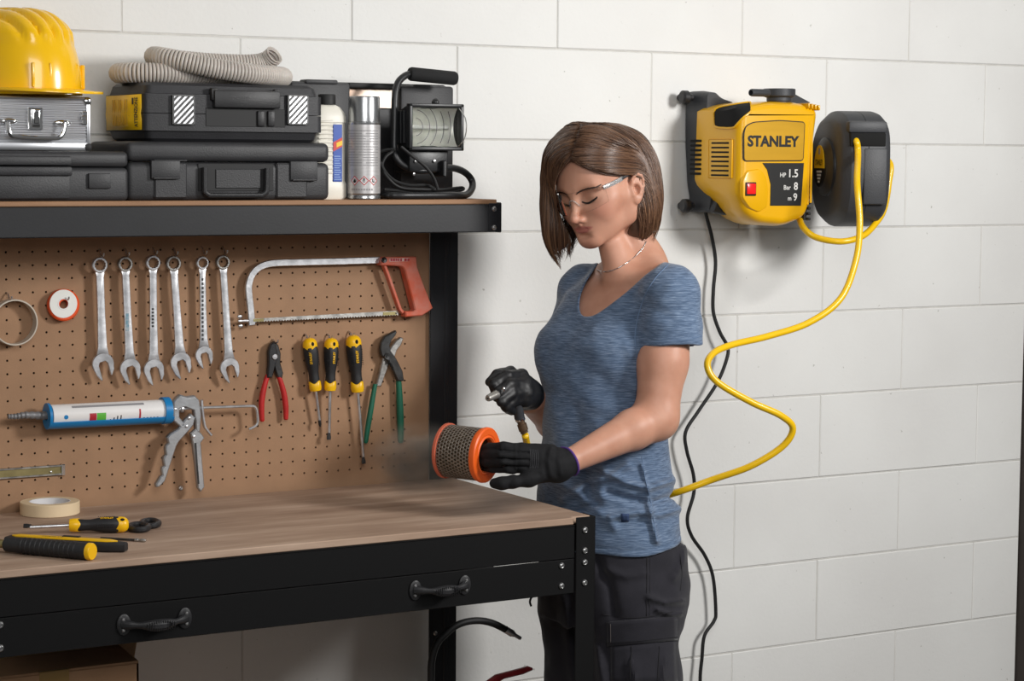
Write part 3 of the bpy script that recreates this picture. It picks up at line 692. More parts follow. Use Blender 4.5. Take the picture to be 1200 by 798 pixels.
# ================================================================== tools hung on the pegboard
mat('orange paint', (212, 92, 60), .45, var=.12, vs=40, c2=(206, 120, 100), bump=.1)
mat('orange plastic', (232, 84, 30), .4, var=.04)
mat('red grip', (186, 34, 32), .5, var=.1, vs=30)
mat('green grip', (14, 96, 72), .48, var=.12, vs=25)
mat('rubber black', (32, 32, 34), .55, bump=.15, bs=700, var=.08)
mat('blue plastic', (20, 128, 192), .38, var=.05)
mat('cartridge white', (236, 234, 232), .4, var=.02)
mat('cast aluminium', (184, 187, 190), .42, .85, var=.1, vs=40, bump=.15, bs=220)
mat('brass', (170, 158, 112), .38, .85, var=.15, vs=30)
mat('tape cream', (226, 204, 168), .6, var=.04)
mat('tape core', (226, 226, 228), .6, var=.03)
mat('old tape', (200, 190, 176), .55, var=.06)
mat('grey wrap', (122, 122, 124), .5, .3, var=.15, vs=60, bump=.3, bs=200)
mat('ferrule yellow', (246, 190, 10), .35, var=.04)
mat('red ink', (176, 34, 48), .5, var=.04); mat('green ink', (92, 180, 60), .5, var=.05)
YT = PBY - .016          # back of hung tools
def hook(px, py, label, drop=.012, reach=.025):
    p = at(px, py, Y=PBY)
    m_ = MB(); m_.tube(smooth_path([p + V(0, .012, .0), p + V(0, 0, 0), p + V(0, -.008, -.003), p + V(0, -reach*.6, -drop), p + V(0, -reach, -drop + .002), p + V(0, -reach - .002, -drop + .007)], 5), .0017, 8)
    o = obj('pegboard_hook', m_, 'tool steel'); solo(o, label, 'hook', 'steel hooks in the pegboard'); return o
def plane_frame(a, b):
    d = (b - a); L = d.length; d.normalize(); e = Vector((0, -1, 0)).cross(d).normalized()   # e: in-plane, right of d seen from the room
    return d, e, L
def wrench(ring, jaw, k, label, tilt, big=1.0):
    R_, J = at(*ring, Y=YT - .004), at(*jaw, Y=YT - .004); d, e, L = plane_frame(R_, J)
    fr = Matrix(((e.x, 0, d.x, R_.x), (0, -1, 0, R_.y), (e.z, 0, d.z, R_.z), (0, 0, 0, 1)))   # local x=e, y=out of the board, z=along shaft
    fr = Matrix(((e.x, 0, d.x, R_.x), (e.y, -1, d.y, R_.y), (e.z, 0, d.z, R_.z), (0, 0, 0, 1)))
    t = thing('combination_wrench', label, 'wrench', R_, group='wrenches hanging on the pegboard')
    m_ = MB(fr); w0, w1 = .0072*big, .0088*big
    pts = [(-w0*1.25, 0, .010), (-w0, 0, .022), (-w0, 0, L*.5), (-w1, 0, L - .034), (-w1*1.5, 0, L - .012), (w1*1.5, 0, L - .012), (w1, 0, L - .034), (w0, 0, L*.5), (w0, 0, .022), (w0*1.25, 0, .010)]
    m_.prism([(x, -.0028, z) for x, _, z in pts], (0, .0056, 0), .0013, 2)
    obj('shaft', m_, 'tool steel', t)
    ro, ri = .0148*big, .0098*big; n = 36; vs = []; fs = []
    prof = [(0, -.0052, 1), (1, -.0052, 0), (1.0, .0052, 0), (0, .0052, 1)]
    ring_ = []
    for i in range(n):
        a = 2*PI*i/n; rin = ri*(1 + .05*(1 if i % 3 else -1)); c, s = math.cos(a), math.sin(a)
        for r, y in ((rin, -.005), (ro - .0015, -.005), (ro, -.0035), (ro, .0035), (ro - .0015, .005), (rin + .0006, .005)): vs.append((r*c, y, r*s))
    for i in range(n):
        for j in range(6): fs.append((i*6 + j, i*6 + (j + 1) % 6, ((i + 1) % n)*6 + (j + 1) % 6, ((i + 1) % n)*6 + j))
    m_ = MB(fr); m_.add(vs, fs); obj('ring_end', m_, 'old steel' if k % 2 else 'tool steel', t)
    # open end, turned by `tilt`
    q = Matrix.Translation((0, 0, L - .001)) @ Matrix.Rotation(tilt, 4, 'Y'); s_ = .0208*big; w = .0088*big
    pl = [(w, 1.15*s_), (w*1.25, 1.2*s_), (s_*.86, .72*s_)] + [(s_*math.sin(a), s_*math.cos(a)) for a in [math.radians(x) for x in range(65, 296, 14)]] + [(-s_*.84, .86*s_), (-w*1.3, 1.42*s_), (-w, 1.38*s_), (-w, .05*s_), (-w*.62, -.2*s_), (w*.62, -.2*s_), (w, .05*s_)]
    m_ = MB(fr @ q); m_.prism([(x, -.0036, z) for x, z in pl], (0, .0072, 0), .0011, 1)
    obj('open_end', m_, 'tool steel', t)
    hook(ring[0] - .6, ring[1] - 18, 'bent steel hook holding the ' + label.split(' chrome')[0].replace('fifth and shortest', 'fifth') + ' chrome wrench of the row', .0125)
    return t
WR = [((116.5, 310.5), (120.5, 427), 'first chrome wrench of the row, beside the orange tape spool', 1.04), ((146.4, 309.5), (152.3, 432.5), 'second chrome wrench of the row with a faint blue mark on its shaft', 1.0),
      ((179, 307.9), (180, 433.5), 'third chrome wrench of the row with a short line of stamped marks', 1.0), ((203, 308.7), (211.5, 425.5), 'fourth chrome wrench of the row with a plain shaft hanging slightly askew', 1.03),
      ((236.8, 308), (238.8, 416.5), 'fifth and shortest chrome wrench with stamped marks all along its shaft', .88), ((260.8, 307.3), (268.8, 431.5), 'last chrome wrench of the row, next to the hacksaw', .98)]
for k, (r, j, lb, bg) in enumerate(WR): wr = wrench(r, j, k, lb, math.radians(14), bg)
# blue mark on the second, stamped marks on third and fifth
def stamp(x0, x1, y0, y1, mt, name, par, Y): 
    a, b = at(x0, y1, Y=Y), at(x1, y0, Y=Y); return obj(name, MB().bb((a.x, Y - .0003, a.z), (b.x, Y + .0004, b.z)), mt, par, ang=0)
wrs = [o for o in COL.objects if o.name.startswith('combination_wrench')]
stamp(147.5, 151, 367, 388, mat('worn blue', (110, 148, 164), .5, .3, var=.3, vs=160, c2=(170, 178, 182)), 'blue_mark', wrs[1], YT - .0068)
for y in range(361, 384, 4): stamp(177.6, 180.4, y, y + 2.4, 'dark steel', 'stamped_mark', wrs[2], YT - .0068)
for y in range(326, 398, 5): stamp(236.2, 238.6, y, y + 3, 'dark steel', 'stamped_mark', wrs[4], YT - .0068)

def bar_px(path, w, Y, dep, mb=None, bev=.0012):
    P_ = [at(x, y, Y=Y) for x, y in path]; l, r = [], []
    ws = w if hasattr(w, '__len__') else [w]*len(P_)
    for i, p in enumerate(P_):
        d = (P_[min(i + 1, len(P_) - 1)] - P_[max(i - 1, 0)]).normalized(); e = Vector((-d.z, 0, d.x)); l.append(p + e*ws[i]/2); r.append(p - e*ws[i]/2)
    mb = mb or MB(); mb.prism(l + r[::-1], (0, -dep, 0), bev); return mb
def px_path(pts, n=6): return [(p.x, p.y) for p in smooth_path([(x, y, 0) for x, y in pts], n)]
def plate(mb, pxs, Y, dep, bev=.0012): mb.prism(poly_y(pxs, Y), (0, -dep, 0), bev); return mb
# --- hacksaw
YS = PBY - .012
t = thing('hacksaw', 'old hacksaw with steel bow and worn orange handle hanging beside the wrenches', 'saw', at(390, 340, Y=YS))
obj('bow', bar_px(px_path([(294, 381), (292.5, 362), (290.6, 345), (290.3, 334), (294, 322), (302, 313.5), (314, 309), (330, 307.6)], 6) + [(400, 306), (446, 304.5)], .0138, YS, .008), 'tool steel', t)
hm = MB(); plate(hm, [(442.4, 300.7), (481.9, 300.2), (483, 312.5), (489.2, 329.5), (501, 360), (497.7, 363.3), (488.6, 369), (469.5, 370.6), (468.9, 364.4), (478.5, 363.9), (480.2, 362.2), (468.5, 316), (466.1, 312.5), (462, 311.2), (456, 310.9), (440.3, 310.3)], YS + .003, .024, .0022)
hd = obj('handle', hm, 'orange paint', t)
obj('front_strut', bar_px([(447.5, 310), (452, 322), (466, 362), (469.5, 366)], .0062, YS - .002, .014), 'orange paint', t)
tp, bt = [(294.5, 373.5), (466, 364)], []
n = 52
for i in range(n + 1):
    x = 466 - (466 - 300)*i/n; y = 369.8 + (377.6 - 369.8)*i/n; bt.append((x, y)); 
    if i < n: bt.append((x - 166/n/2, y - 1.5 + 0.08*i/n))
obj('blade', plate(MB(), tp + bt + [(294.5, 378)], YS - .006, .0016, 0), 'old steel', t)
for x0, x1, y0, y1 in ((297, 309, 373.2, 377), (449, 465, 365.2, 369.6)): stamp(x0, x1, y0, y1, 'brass', 'brass_end', t, YS - .0082)
q = at(450, 304.7, Y=YS - .02); obj('rivet', MB().lathe([(0, .004), (.0022, .0042), (.0026, .0026), (.0052, .0034), (.0062, 0)], 18, (q.x, YS - .0205, q.z), (0, -1, 0)), 'dark steel', t)
q = at(464, 367, Y=YS - .008); obj('blade_pin', MB().lathe([(0, .002), (.0018, .0016), (.002, 0)], 10, (q.x, YS - .0075, q.z), (0, -1, 0)), 'dark steel', t)
m_ = MB()
for a in ((281, 371, 5), (282, 382, 4)): 
    q = at(a[0], a[1], Y=YS - .004); m_.ell(q, (.0055, .0025, .0042), 12, 8)
a, b = at(279, 376.5, Y=YS - .004), at(300, 375.8, Y=YS - .004); m_.tube([a, b], .0032, 8); obj('wing_nut', m_, 'tool steel', t)
a = at(456.5, 306.6, Y=YS - .021); b = at(479.5, 302.2, Y=YS - .021)
lp = obj('name_strip', MB().bb((a.x, YS - .0218, a.z), (b.x, YS - .0205, b.z)), mat('faded strip', (222, 190, 178), .5, var=.06), hd, ang=0)
g = MB()
for i, wd in enumerate((3, 3, 2.2, 2.4, 1.0, 2.6, 0, 3.6, 3)):
    x = 457.5 + sum((3, 3, 2.2, 2.4, 1.0, 2.6, 2, 3.6, 3)[:i])
    if wd: a = at(x, 306.1, Y=YS - .022); b = at(x + wd - .6, 302.8, Y=YS - .022); g.bb((a.x, YS - .0222, a.z), (b.x, YS - .0217, b.z))
obj('worn_lettering', g, 'red ink', lp, ang=0)
# --- red handled cutters
YC = PBY - .006
t = thing('cutting_pliers', 'small side cutters with black jaws and red handles', 'pliers', at(320, 440, Y=YC))
m_ = MB(); plate(m_, [(319.3, 399.3), (323.8, 404.3), (326.5, 414), (326, 424.6), (329.4, 436.6), (328, 443), (323, 442), (318.5, 428), (314, 418), (313, 408), (315, 402.8)], YC, .012, .002); obj('jaw', m_, 'dark steel', t)
m_ = MB(); plate(m_, [(319, 400), (322, 410), (323, 418), (320, 428), (316.5, 442), (311, 442), (312.5, 424.6), (312.3, 411), (314.8, 402.8)], YC - .004, .012, .002); obj('jaw', m_, 'black plastic', t)
q = at(321.9, 418, Y=YC - .016); obj('pivot', MB().lathe([(0, .0025), (.005, .0024), (.0062, .001), (.0063, 0)], 18, (q.x, YC - .016, q.z), (0, -1, 0)), 'tool steel', t)
for pl in ([(314, 439), (310.5, 450), (308, 461), (306.5, 472), (306.6, 484), (307.3, 494)], [(326, 439), (330, 451), (333, 463), (334.6, 475), (335, 483), (335, 492)]):
    P_ = smooth_path([at(x, y, Y=YC - .007) for x, y in pl], 5); r_ = [.0046 + .0014*math.sin(PI*i/(len(P_) - 1)) for i in range(len(P_))]; r_[0] = .004; r_[-1] = .003; r_[-2] = .0048
    obj('grip', MB().tube(P_, r_, 12), 'red grip', t)
hook(319.5, 397.5, 'bent steel hook behind the jaws of the red handled cutters', .006, .024)
# --- slip joint pliers
YG = PBY - .006
t = thing('slip_joint_pliers', 'large slip joint pliers with open jaws and dark green handles', 'pliers', at(452, 440, Y=YG))
m_ = MB(); plate(m_, [(461.5, 386.8), (458, 388.5), (448.2, 394), (444.2, 401), (443.2, 409), (444.5, 415.8), (450, 421), (455.8, 427), (463.5, 446), (471, 446), (469.3, 434.6), (462.3, 420.5), (455.5, 411), (454, 404), (456.5, 398), (461, 392.5), (462.5, 389)], YG - .007, .011, .0018); obj('jaw', m_, 'dark steel', t)
m_ = MB(); plate(m_, [(470.2, 396), (466.8, 394.6), (462, 398.5), (457, 405), (452, 412), (446.5, 420), (444, 430), (438.5, 452), (444, 452.5), (449, 438), (453, 428), (460, 418), (462.5, 410), (467.5, 403.5)], YG, .011, .0018); obj('jaw', m_, 'old steel', t)
q = at(453.5, 417.3, Y=YG - .018); obj('pivot', MB().lathe([(0, .004), (.003, .0042), (.0034, .0028), (.0062, .003), (.007, 0)], 18, (q.x, YG - .0175, q.z), (0, -1, 0)), 'dark steel', t)
m_ = MB()
for i in range(3):
    a = at(456 + 2.2*i, 424 + 4*i, Y=YG - .018); m_.ell((a.x, YG - .018, a.z), (.0022, .0012, .0042), 10, 6)
obj('slot', m_, 'painted hole shade', t)
for pl, w in (([(439.8, 450), (437, 465), (434.5, 480), (432, 495), (430, 508), (428.5, 519.5)], .0052), ([(467, 444), (467.8, 460), (468.6, 478), (469.3, 496), (469.6, 508), (469.6, 519)], .0066)):
    P_ = smooth_path([at(x, y, Y=YG - .009) for x, y in pl], 5); r_ = [w*(.85 + .25*math.sin(PI*i/(len(P_) - 1))) for i in range(len(P_))]; r_[-1] = w*.55; r_[-2] = w*.85
    obj('grip', MB().tube(P_, r_, 12), 'green grip', t)
hook(456, 411, 'steel hook behind the pivot of the green handled pliers', .006, .012)
# --- screwdrivers
def screwdriver(a, f, tip, label, tipkind, lift=0., M=None, roll=0.):
    """a: top of the end cap, f: end of the ferrule, tip: end of the blade (world points)"""
    d = (f - a); L = d.length; d.normalize(); out = Vector((0, -1, 0)) if M is None else M; out = (out - d*out.dot(d)).normalized(); e = d.cross(out)
    fr = Matrix(((e.x, out.x, d.x, a.x), (e.y, out.y, d.y, a.y), (e.z, out.z, d.z, a.z), (0, 0, 0, 1)))
    t = thing('screwdriver', label, 'screwdriver', a)
    k = L/.107; n = 36
    def body(prof, wave=0., row=None, fac=0.):
        vs = []; fs = []
        for j, (r, h) in enumerate(prof):
            for i in range(n):
                an = 2*PI*i/n; hh = h + (wave*math.cos(3*an + PI/2*0 + PI) if row is not None and j in row else 0); rr = r*(1 + fac*math.cos(6*an)*(1 if 0 < j < len(prof) - 1 else 0))
                vs.append((rr*math.cos(an)*k, rr*math.sin(an)*k, hh*k))
        for j in range(len(prof) - 1):
            for i in range(n): fs.append((j*n + i, j*n + (i + 1) % n, (j + 1)*n + (i + 1) % n, (j + 1)*n + i))
        return MB(fr).add(vs, fs)
    cap = obj('end_cap', body([(0, 0), (.006, .0004), (.0105, .003), (.0138, .008), (.0146, .014), (.0146, .020), (.0128, .0205)], .003, (5, 6)), 'ferrule yellow', t, ang=50)
    obj('hanging_hole', MB(fr).ell((0, .0142*k, .011*k), (.003*k, .0016, .0042*k), 12, 8), 'painted hole shade', cap)
    g = obj('grip', body([(.0120, .012), (.0146, .019), (.0150, .030), (.0142, .044), (.0122, .058), (.0104, .068), (.0102, .078), (.0112, .090), (.0108, .093)], 0, None, .025), 'rubber black', t, ang=60)
    obj('ferrule', body([(.0112, .0885), (.0122, .0895), (.0124, .100), (.0112, .106), (.0075, .107), (0, .107)], .0025, (0, 1)), 'ferrule yellow', t, ang=50)
    m_ = MB(fr); n_ = 12
    for q in range(9):
        for s in (-1, 1): m_.tube([(s*.0085*k + .0146*k*math.sin(x_/20)*.0, .0130*k, (.026 + q*.0035)*k), (s*.0125*k, .0088*k, (.027 + q*.0035)*k)], .0007, 5)
    obj('grip_ribs', m_, 'rubber black', g)
    R_ = .0152*k
    zz = Vector((0, 0, 1))
    text('lettering', 'STANLEY', 'ferrule yellow', g, (0, 0, 0), (1, 0, 0), (0, 1, 0), .0048*k, .024*k, bold=.03,
         warp=lambda p: fr @ Vector((R_*math.sin((p[1] - .0024*k)/R_ + roll), R_*math.cos((p[1] - .0024*k)/R_ + roll) + .0002, .0505*k - p[0])))
    sh = MB(); b = tip; sh.tube([f - d*.004, b - d*.012 if (b - f).length > .03 else b], .0031, 12); obj('shaft', sh, 'tool steel', t)
    s2 = MB(fr); Lt = (tip - a).length
    if tipkind == 'flat': s2.prism([(-.003, -.003, Lt - .013), (.003, -.003, Lt - .013), (.0046, -.0022, Lt - .006), (.0046, -.0008, Lt), (-.0046, -.0008, Lt), (-.0046, -.0022, Lt - .006)][:0] or [(-.0028, -.0012, Lt - .014), (-.0046, -.0012, Lt - .006), (-.0042, -.0012, Lt), (.0042, -.0012, Lt), (.0046, -.0012, Lt - .006), (.0028, -.0012, Lt - .014)], (0, .0024, 0), .0004)
    else: s2.lathe([(.0031, Lt - .014), (.0031, Lt - .006), (.0012, Lt - .0005), (0, Lt)], 12)
    obj('tip', s2, 'dark steel', t); return t
def hung_driver(cap, fer, tip, label, kind, roll): 
    Y = PBY - .022; screwdriver(at(*cap, Y=Y), at(*fer, Y=Y), at(tip[0], tip[1], Y=Y + .004), label, kind, roll=roll)
    hook(cap[0] - 5, cap[1] - 5, 'steel hook above the ' + label.split(', ')[0], .009, .022)
hung_driver((362.2, 396.2), (370, 458), (375.2, 500), 'shortest hanging screwdriver with a dark cross tip, nearest the red cutters', 'cross', .55)
hung_driver((388.4, 396.2), (386.8, 458), (385.4, 515), 'middle hanging screwdriver with its grip lettering facing out', 'flat', .0)
hung_driver((413.6, 393), (419.2, 459.5), (426.3, 543), 'longest hanging screwdriver, next to the green handled pliers', 'flat', .12)
# --- masking tape ring and thread tape spool on hooks
def ring_on_board(px, py, ro, ri, dep, mt, Y, chf=.0008):
    q = at(px, py, Y=Y); return MB().lathe([(ri, 0), (ri, dep), (ro - chf, dep), (ro, dep - chf), (ro, chf), (ro - chf, 0), (ri, 0)], 56, (q.x, Y, q.z), (0, -1, 0))
o = obj('tape_roll', ring_on_board(13.5, 377, .0435, .0408, .024, 'old tape', PBY - .002), 'old tape'); solo(o, 'nearly used up pale tape ring hanging on the pegboard', 'tape')
hook(8, 343, 'thin steel hook holding the pale tape ring', .012, .028)
t = thing('thread_tape', 'round orange spool of white thread tape hanging on the pegboard', 'tape', at(75, 356, Y=PBY))
sc_ = .0305
obj('spool', ring_on_board(72.5, 357, sc_, .0095, .016, '', PBY - .003, .003), 'orange plastic', t)
obj('tape', ring_on_board(74.2, 356, sc_ - .0035, .0095, .0012, '', PBY - .019, .0004), 'white plastic', t)
obj('core', ring_on_board(74.2, 356, .0122, .0092, .0018, '', PBY - .0188, .0004), 'cartridge white', t)
hook(75.5, 348.5, 'short steel hook inside the orange tape spool', .004, .024)
# --- caulking gun with cartridge
YK = PBY - .034
A, B = at(61, 487.5, Y=YK), at(193, 481, Y=YK); ax = (B - A); Lc = ax.length; axn = ax.normalized()
t = thing('caulking_gun', 'metal caulking gun with blue cradle hanging below the wrenches', 'caulking gun', (A + B)/2)
RC = .0215
dn_ = Vector((0, 0, -1)); dn_ = (dn_ - axn*dn_.dot(axn)).normalized(); ot = axn.cross(dn_); 
if ot.y > 0: ot = -ot
m_ = MB(); n = 22; vs = []; fs = []
for s_ in (-.006, Lc + .012):
    for rr in (RC + .0008, RC + .0034):
        for i in range(n + 1):
            a = math.radians(-82 + 164*i/n); vs.append(A + axn*s_ + (dn_*math.cos(a) + ot*math.sin(a)*-1)*rr)
k = n + 1
for i in range(n): fs += [(i, i + 1, k*2 + i + 1, k*2 + i), (k + i, k*3 + i, k*3 + i + 1, k + i + 1), (i, k + i, k + i + 1, i + 1), (2*k + i, 2*k + i + 1, 3*k + i + 1, 3*k + i)]
fs += [(0, 2*k, 3*k, k), (n, k + n, 3*k + n, 2*k + n)]
# trough turned towards the board so that the cartridge shows
rot = Matrix.Translation(A) @ Matrix.Rotation(math.radians(18), 4, axn) @ Matrix.Translation(-A)
m_.add([rot @ v for v in vs], fs); obj('cradle', m_, 'blue plastic', t)
m_ = MB(); m_.lathe([(RC + .0005, 0), (RC + .0048, 0), (RC + .0048, .014), (RC + .0005, .016), (RC + .0005, 0)], 40, A + axn*(Lc - .006), axn); obj('rear_ring', m_, 'blue plastic', t)
m_ = MB(); m_.lathe([(.0085, 0), (RC + .0035, 0), (RC + .0035, .005), (.0085, .005), (.0085, 0)], 36, A - axn*.011, axn, math.radians(0), math.radians(360)); obj('front_plate', m_, 'blue plastic', t)
ct = thing('sealant_cartridge', 'white sealant cartridge lying in the blue caulking gun', 'cartridge', (A + B)/2)
obj('tube', MB().lathe([(0, -.003), (RC*.98, -.003), (RC, 0), (RC, Lc + .004), (RC*.9, Lc + .006), (0, Lc + .006)], 44, A, axn), 'cartridge white', ct)
nz = MB(); P_ = smooth_path([at(63, 486.5, Y=YK), at(48, 487, Y=YK), at(30, 486.5, Y=YK), at(18, 488, Y=YK), at(9, 488, Y=YK)], 8); nz.tube(P_, [max(.0025, .0088 - .0046*i/(len(P_) - 1) + .0009*math.sin(i*2.1)) for i in range(len(P_))], 12); obj('nozzle', nz, 'grey wrap', ct)
up_ = -dn_
def wrapc(p):  # p.x along the tube, p.z = arc height measured up from the side facing the room
    a = p[2]/RC; r = RC + .0004 + p[1]*0; return A + axn*p[0] + (ot*math.cos(a) + up_*math.sin(a))*r
def decal(name, x0, x1, z0, z1, mt):
    g = MB(); N = 6; vs = [wrapc((x, 0, z0 + (z1 - z0)*j/N)) for x in (x0, x1) for j in range(N + 1)]; g.add(vs, [(j, j + 1, N + 2 + j, N + 1 + j) for j in range(N)]); return obj(name, g, mt, ct, ang=0)
kx = Lc/132
dl = decal('red_patch', 39*kx, 47*kx, -.014, .004, 'red ink'); decal('green_patch', 47.5*kx, 58*kx, -.014, .004, 'green ink'); decal('red_line', 97*kx, 99*kx, -.014, .008, 'red ink')
decal('print_band', 20*kx, 104*kx, .0165, .022, 'print grey')
for i in range(4): decal('print_line', (63 + 4*i)*kx, (64.2 + 4*i)*kx, -.013, -.013 + (.004, .007, .010, .011)[i], 'ink')
for i in range(5): decal('print_line', (102 + 4*i)*kx, (104 + 4*i)*kx, -.013, -.009, 'ink')
g = MB(); vs = [wrapc((12*kx + .0042*math.cos(a), 0, -.001 + .0042*math.sin(a))) for a in [2*PI*i/16 for i in range(16)]]; g.add(vs, [tuple(range(16))]); obj('blue_emblem', g, 'blue plastic', ct, ang=0)
m_ = MB(); plate(m_, [(200, 470), (204, 465), (208, 461.5), (216, 464), (225, 462.5), (230, 468), (232.5, 485), (231, 505), (226.5, 505), (226, 492), (224, 480), (214, 476), (207, 478), (207, 488), (214, 497), (209, 500), (200, 492)], YK + .008, .016, .002); gb_ = obj('frame', m_, 'cast aluminium', t)
m_ = MB(); plate(m_, [(221, 484), (226, 489), (224, 497), (217.9, 504.4), (207, 516.5), (203.9, 522), (197.7, 541), (190.5, 563), (184, 569.5), (180.5, 570), (180.2, 566), (184, 560), (185.2, 557.5), (187.6, 556), (186.8, 550), (187.6, 546.5), (190, 545), (188.8, 538), (189.6, 534), (192, 532), (191, 525), (192, 521), (194.5, 518.5), (193, 512), (197, 507.5), (206, 502), (214, 491)], YK + .006, .014, .0022); obj('grip_handle', m_, 'cast aluminium', t)
m_ = MB(); plate(m_, [(221, 507), (227, 502), (233, 506.5), (237.2, 512.5), (233, 518), (234.6, 540), (237.2, 570), (232.8, 575.5), (229.3, 571), (226.2, 541), (223.6, 520)], YK + .004, .012, .002); tr = obj('trigger', m_, 'cast aluminium', t)
obj('trigger_groove', bar_px([(229, 519), (230.8, 545), (232.6, 567)], .0032, YK - .0079, .0012, bev=0), 'dark steel', tr)
for x, y in ((221.5, 490), (218.6, 499.5), (227, 511.5)): q = at(x, y, Y=YK - .008); obj('rivet', MB().lathe([(0, .0026), (.0028, .002), (.0034, 0)], 12, (q.x, YK - .0078, q.z), (0, -1, 0)), 'tool steel', t)
obj('plunger_rod', MB().tube(smooth_path([at(x, y, Y=YK) for x, y in ((200, 480), (206, 479.2), (240, 477.6), (270, 476.6), (292, 475.8), (298, 476.4), (300.6, 480), (301.6, 486), (302, 494), (300.5, 498), (297, 500.5), (291.6, 503))], 5), .0029, 10), 'tool steel', t)
m_ = MB(); m_.lathe([(0, 0), (.0085, 0), (.0085, .004), (.0048, .006), (.0048, .014), (.0075, .015), (.0075, .020), (0, .020)], 18, at(203, 479.5, Y=YK), axn); obj('plunger_nut', m_, 'tool steel', t)
obj('release_catch', bar_px(px_path([(234.8, 468), (235.6, 480), (238, 497), (241, 503), (246.5, 510)], 4), .0048, YK + .004, .010), 'tool steel', t)
for px, py, lb in ((72, 474, 'steel hook behind the front end of the blue caulking gun'), (207, 468, 'steel hook behind the frame of the caulking gun')): hook(px, py, lb, .004, .010)
# --- sliding gauge and loose screw
a = at(-40, 558.6, Y=PBY - .001); b = at(75.5, 544, Y=PBY - .001); c_ = at(75.5, 556, Y=PBY - .001)
t = thing('steel_rule', 'brass coloured metal rule fixed along the lower pegboard', 'ruler', (a.x, PBY, c_.z))
hh = b.z - c_.z; p0, p1 = Vector((a.x, PBY - .001, c_.z)), Vector((c_.x, PBY - .001, c_.z))
obj('blade', MB().bb((p0.x, PBY - .004, p0.z), (p1.x - .004, PBY - .0006, p0.z + hh), .0006, 1), 'brass', t)
m_ = MB()
for z in (p0.z, p0.z + hh - .0035): m_.bb((p0.x, PBY - .0058, z), (p1.x - .005, PBY - .0008, z + .0035), .0006, 1)
obj('edge_rail', m_, 'old steel', t); obj('end_cap', MB().bb((p1.x - .007, PBY - .008, p0.z - .001), (p1.x, PBY - .0006, p0.z + hh + .001), .001, 1), 'chrome', t)
q = at(60, 553, Y=PBY - .006); obj('pin', MB().lathe([(0, .003), (.002, .0025), (.0022, 0)], 10, (q.x, PBY - .0038, q.z), (0, -1, 0)), 'tool steel', t)
q = at(211, 571.5, Y=PBY); o = obj('loose_screw', MB().lathe([(0, .0055), (.0012, .0055), (.0015, .004), (.004, .0045), (.0052, .002), (.0052, 0), (.003, -.004), (0, -.004)], 14, q, (0, -1, 0)), 'zinc'); solo(o, 'single bright screw head in the pegboard below the caulking gun trigger', 'screw')

# ================================================================== tools lying on the worktop
ZW = BZ
def on(px, py, h=0.): return at(px, py, Z=ZW + h)
c_ = on(58.5, 601.5, .0); ro = .0555
t = thing('masking_tape', 'wide cream roll of masking tape lying flat on the worktop', 'tape', c_)
obj('tape', MB().lathe([(.0385, .0002), (ro - .001, .0002), (ro, .001), (ro, .0225), (ro - .001, .0235), (.0385, .0235)], 60, c_), 'tape cream', t)
obj('core', MB().lathe([(.0385, .0002), (.0385, .0235), (.0368, .0235), (.0368, .0002), (.0385, .0002)], 60, c_), 'tape core', t)
screwdriver(on(151, 614.5, .0148), on(81, 615.5, .0148), on(27, 618, .0135), 'screwdriver with black and yellow grip lying on the worktop by the masking tape', 'flat', M=Vector((-.45, -.55, .75)), roll=.3)
# scissors behind it
t = thing('scissors', 'black handled scissors lying behind the screwdriver on the worktop', 'scissors', on(160, 614))
def loop(cx, cy, rx, ry):
    c_ = on(cx, cy, .006); ex = (on(cx + 10, cy, .006) - c_); kx_ = rx/10; ey = (on(cx, cy + 4, .006) - c_); ky = ry/4
    return [c_ + ex*kx_*math.cos(2*PI*i/28) + ey*ky*math.sin(2*PI*i/28) for i in range(28)]
for a in ((163, 617.5, 11, 3.3), (176, 613, 10, 3.2)):
    g = MB(); g.tube(loop(*a), .0056, 10, closed=True); obj('finger_loop', g, 'black plastic', t)
for p0, p1 in (((153, 617), (104, 611.5)), ((168, 612), (100, 613.5))):
    g = MB(); a, b = on(*p0, .006), on(*p1, .006); d = (b - a).normalized(); e = Vector((-d.y, d.x, 0))*.006; g.prism([a + e, b + e*.2, b - e*.2, a - e], (0, 0, -.003), .0006); obj('blade', g, 'tool steel', t)
# utility knife
a, b = on(8, 633, .009), on(148, 641, .009); d = (b - a).normalized(); e = Vector((-d.y, d.x, 0)).normalized(); u = Vector((0, 0, 1)); L = (b - a).length
fr = Matrix(((d.x, e.x, 0, a.x), (d.y, e.y, 0, a.y), (0, 0, 1, ZW), (0, 0, 0, 1)))
t = thing('utility_knife', 'black utility knife with long yellow inlay lying on the worktop', 'knife', a)
pl = [(0, -.010), (.012, -.016), (L*.5, -.0175), (L*.86, -.016), (L, -.007), (L, .007), (L*.86, .015), (L*.5, .0165), (.012, .014), (0, .010)]
obj('body', MB(fr).prism([(x, y, .0008) for x, y in pl], (0, 0, .0165), .004, 3), 'rubber black', t)
pl = [(.010, .0), (.022, .0095), (L*.46, .010), (L*.48, .006), (L*.58, .006), (L*.60, .010), (L*.86, .009), (L*.93, .0), (L*.86, -.009), (L*.5, -.0105), (.022, -.0085)]
ky_ = obj('inlay', MB(fr).prism([(x, y, .016) for x, y in pl], (0, 0, .0038), .0012, 2), 'deep yellow', t)
obj('slider', MB(fr).bb((L*.455, .004, .017), (L*.60, .013, .0215), .0015, 2), 'rubber black', t)
text('lettering', 'STANLEY', 'ink', ky_, fr @ Vector((L*.30, -.003, .0199)), d, e, .005, .04, bold=.02)
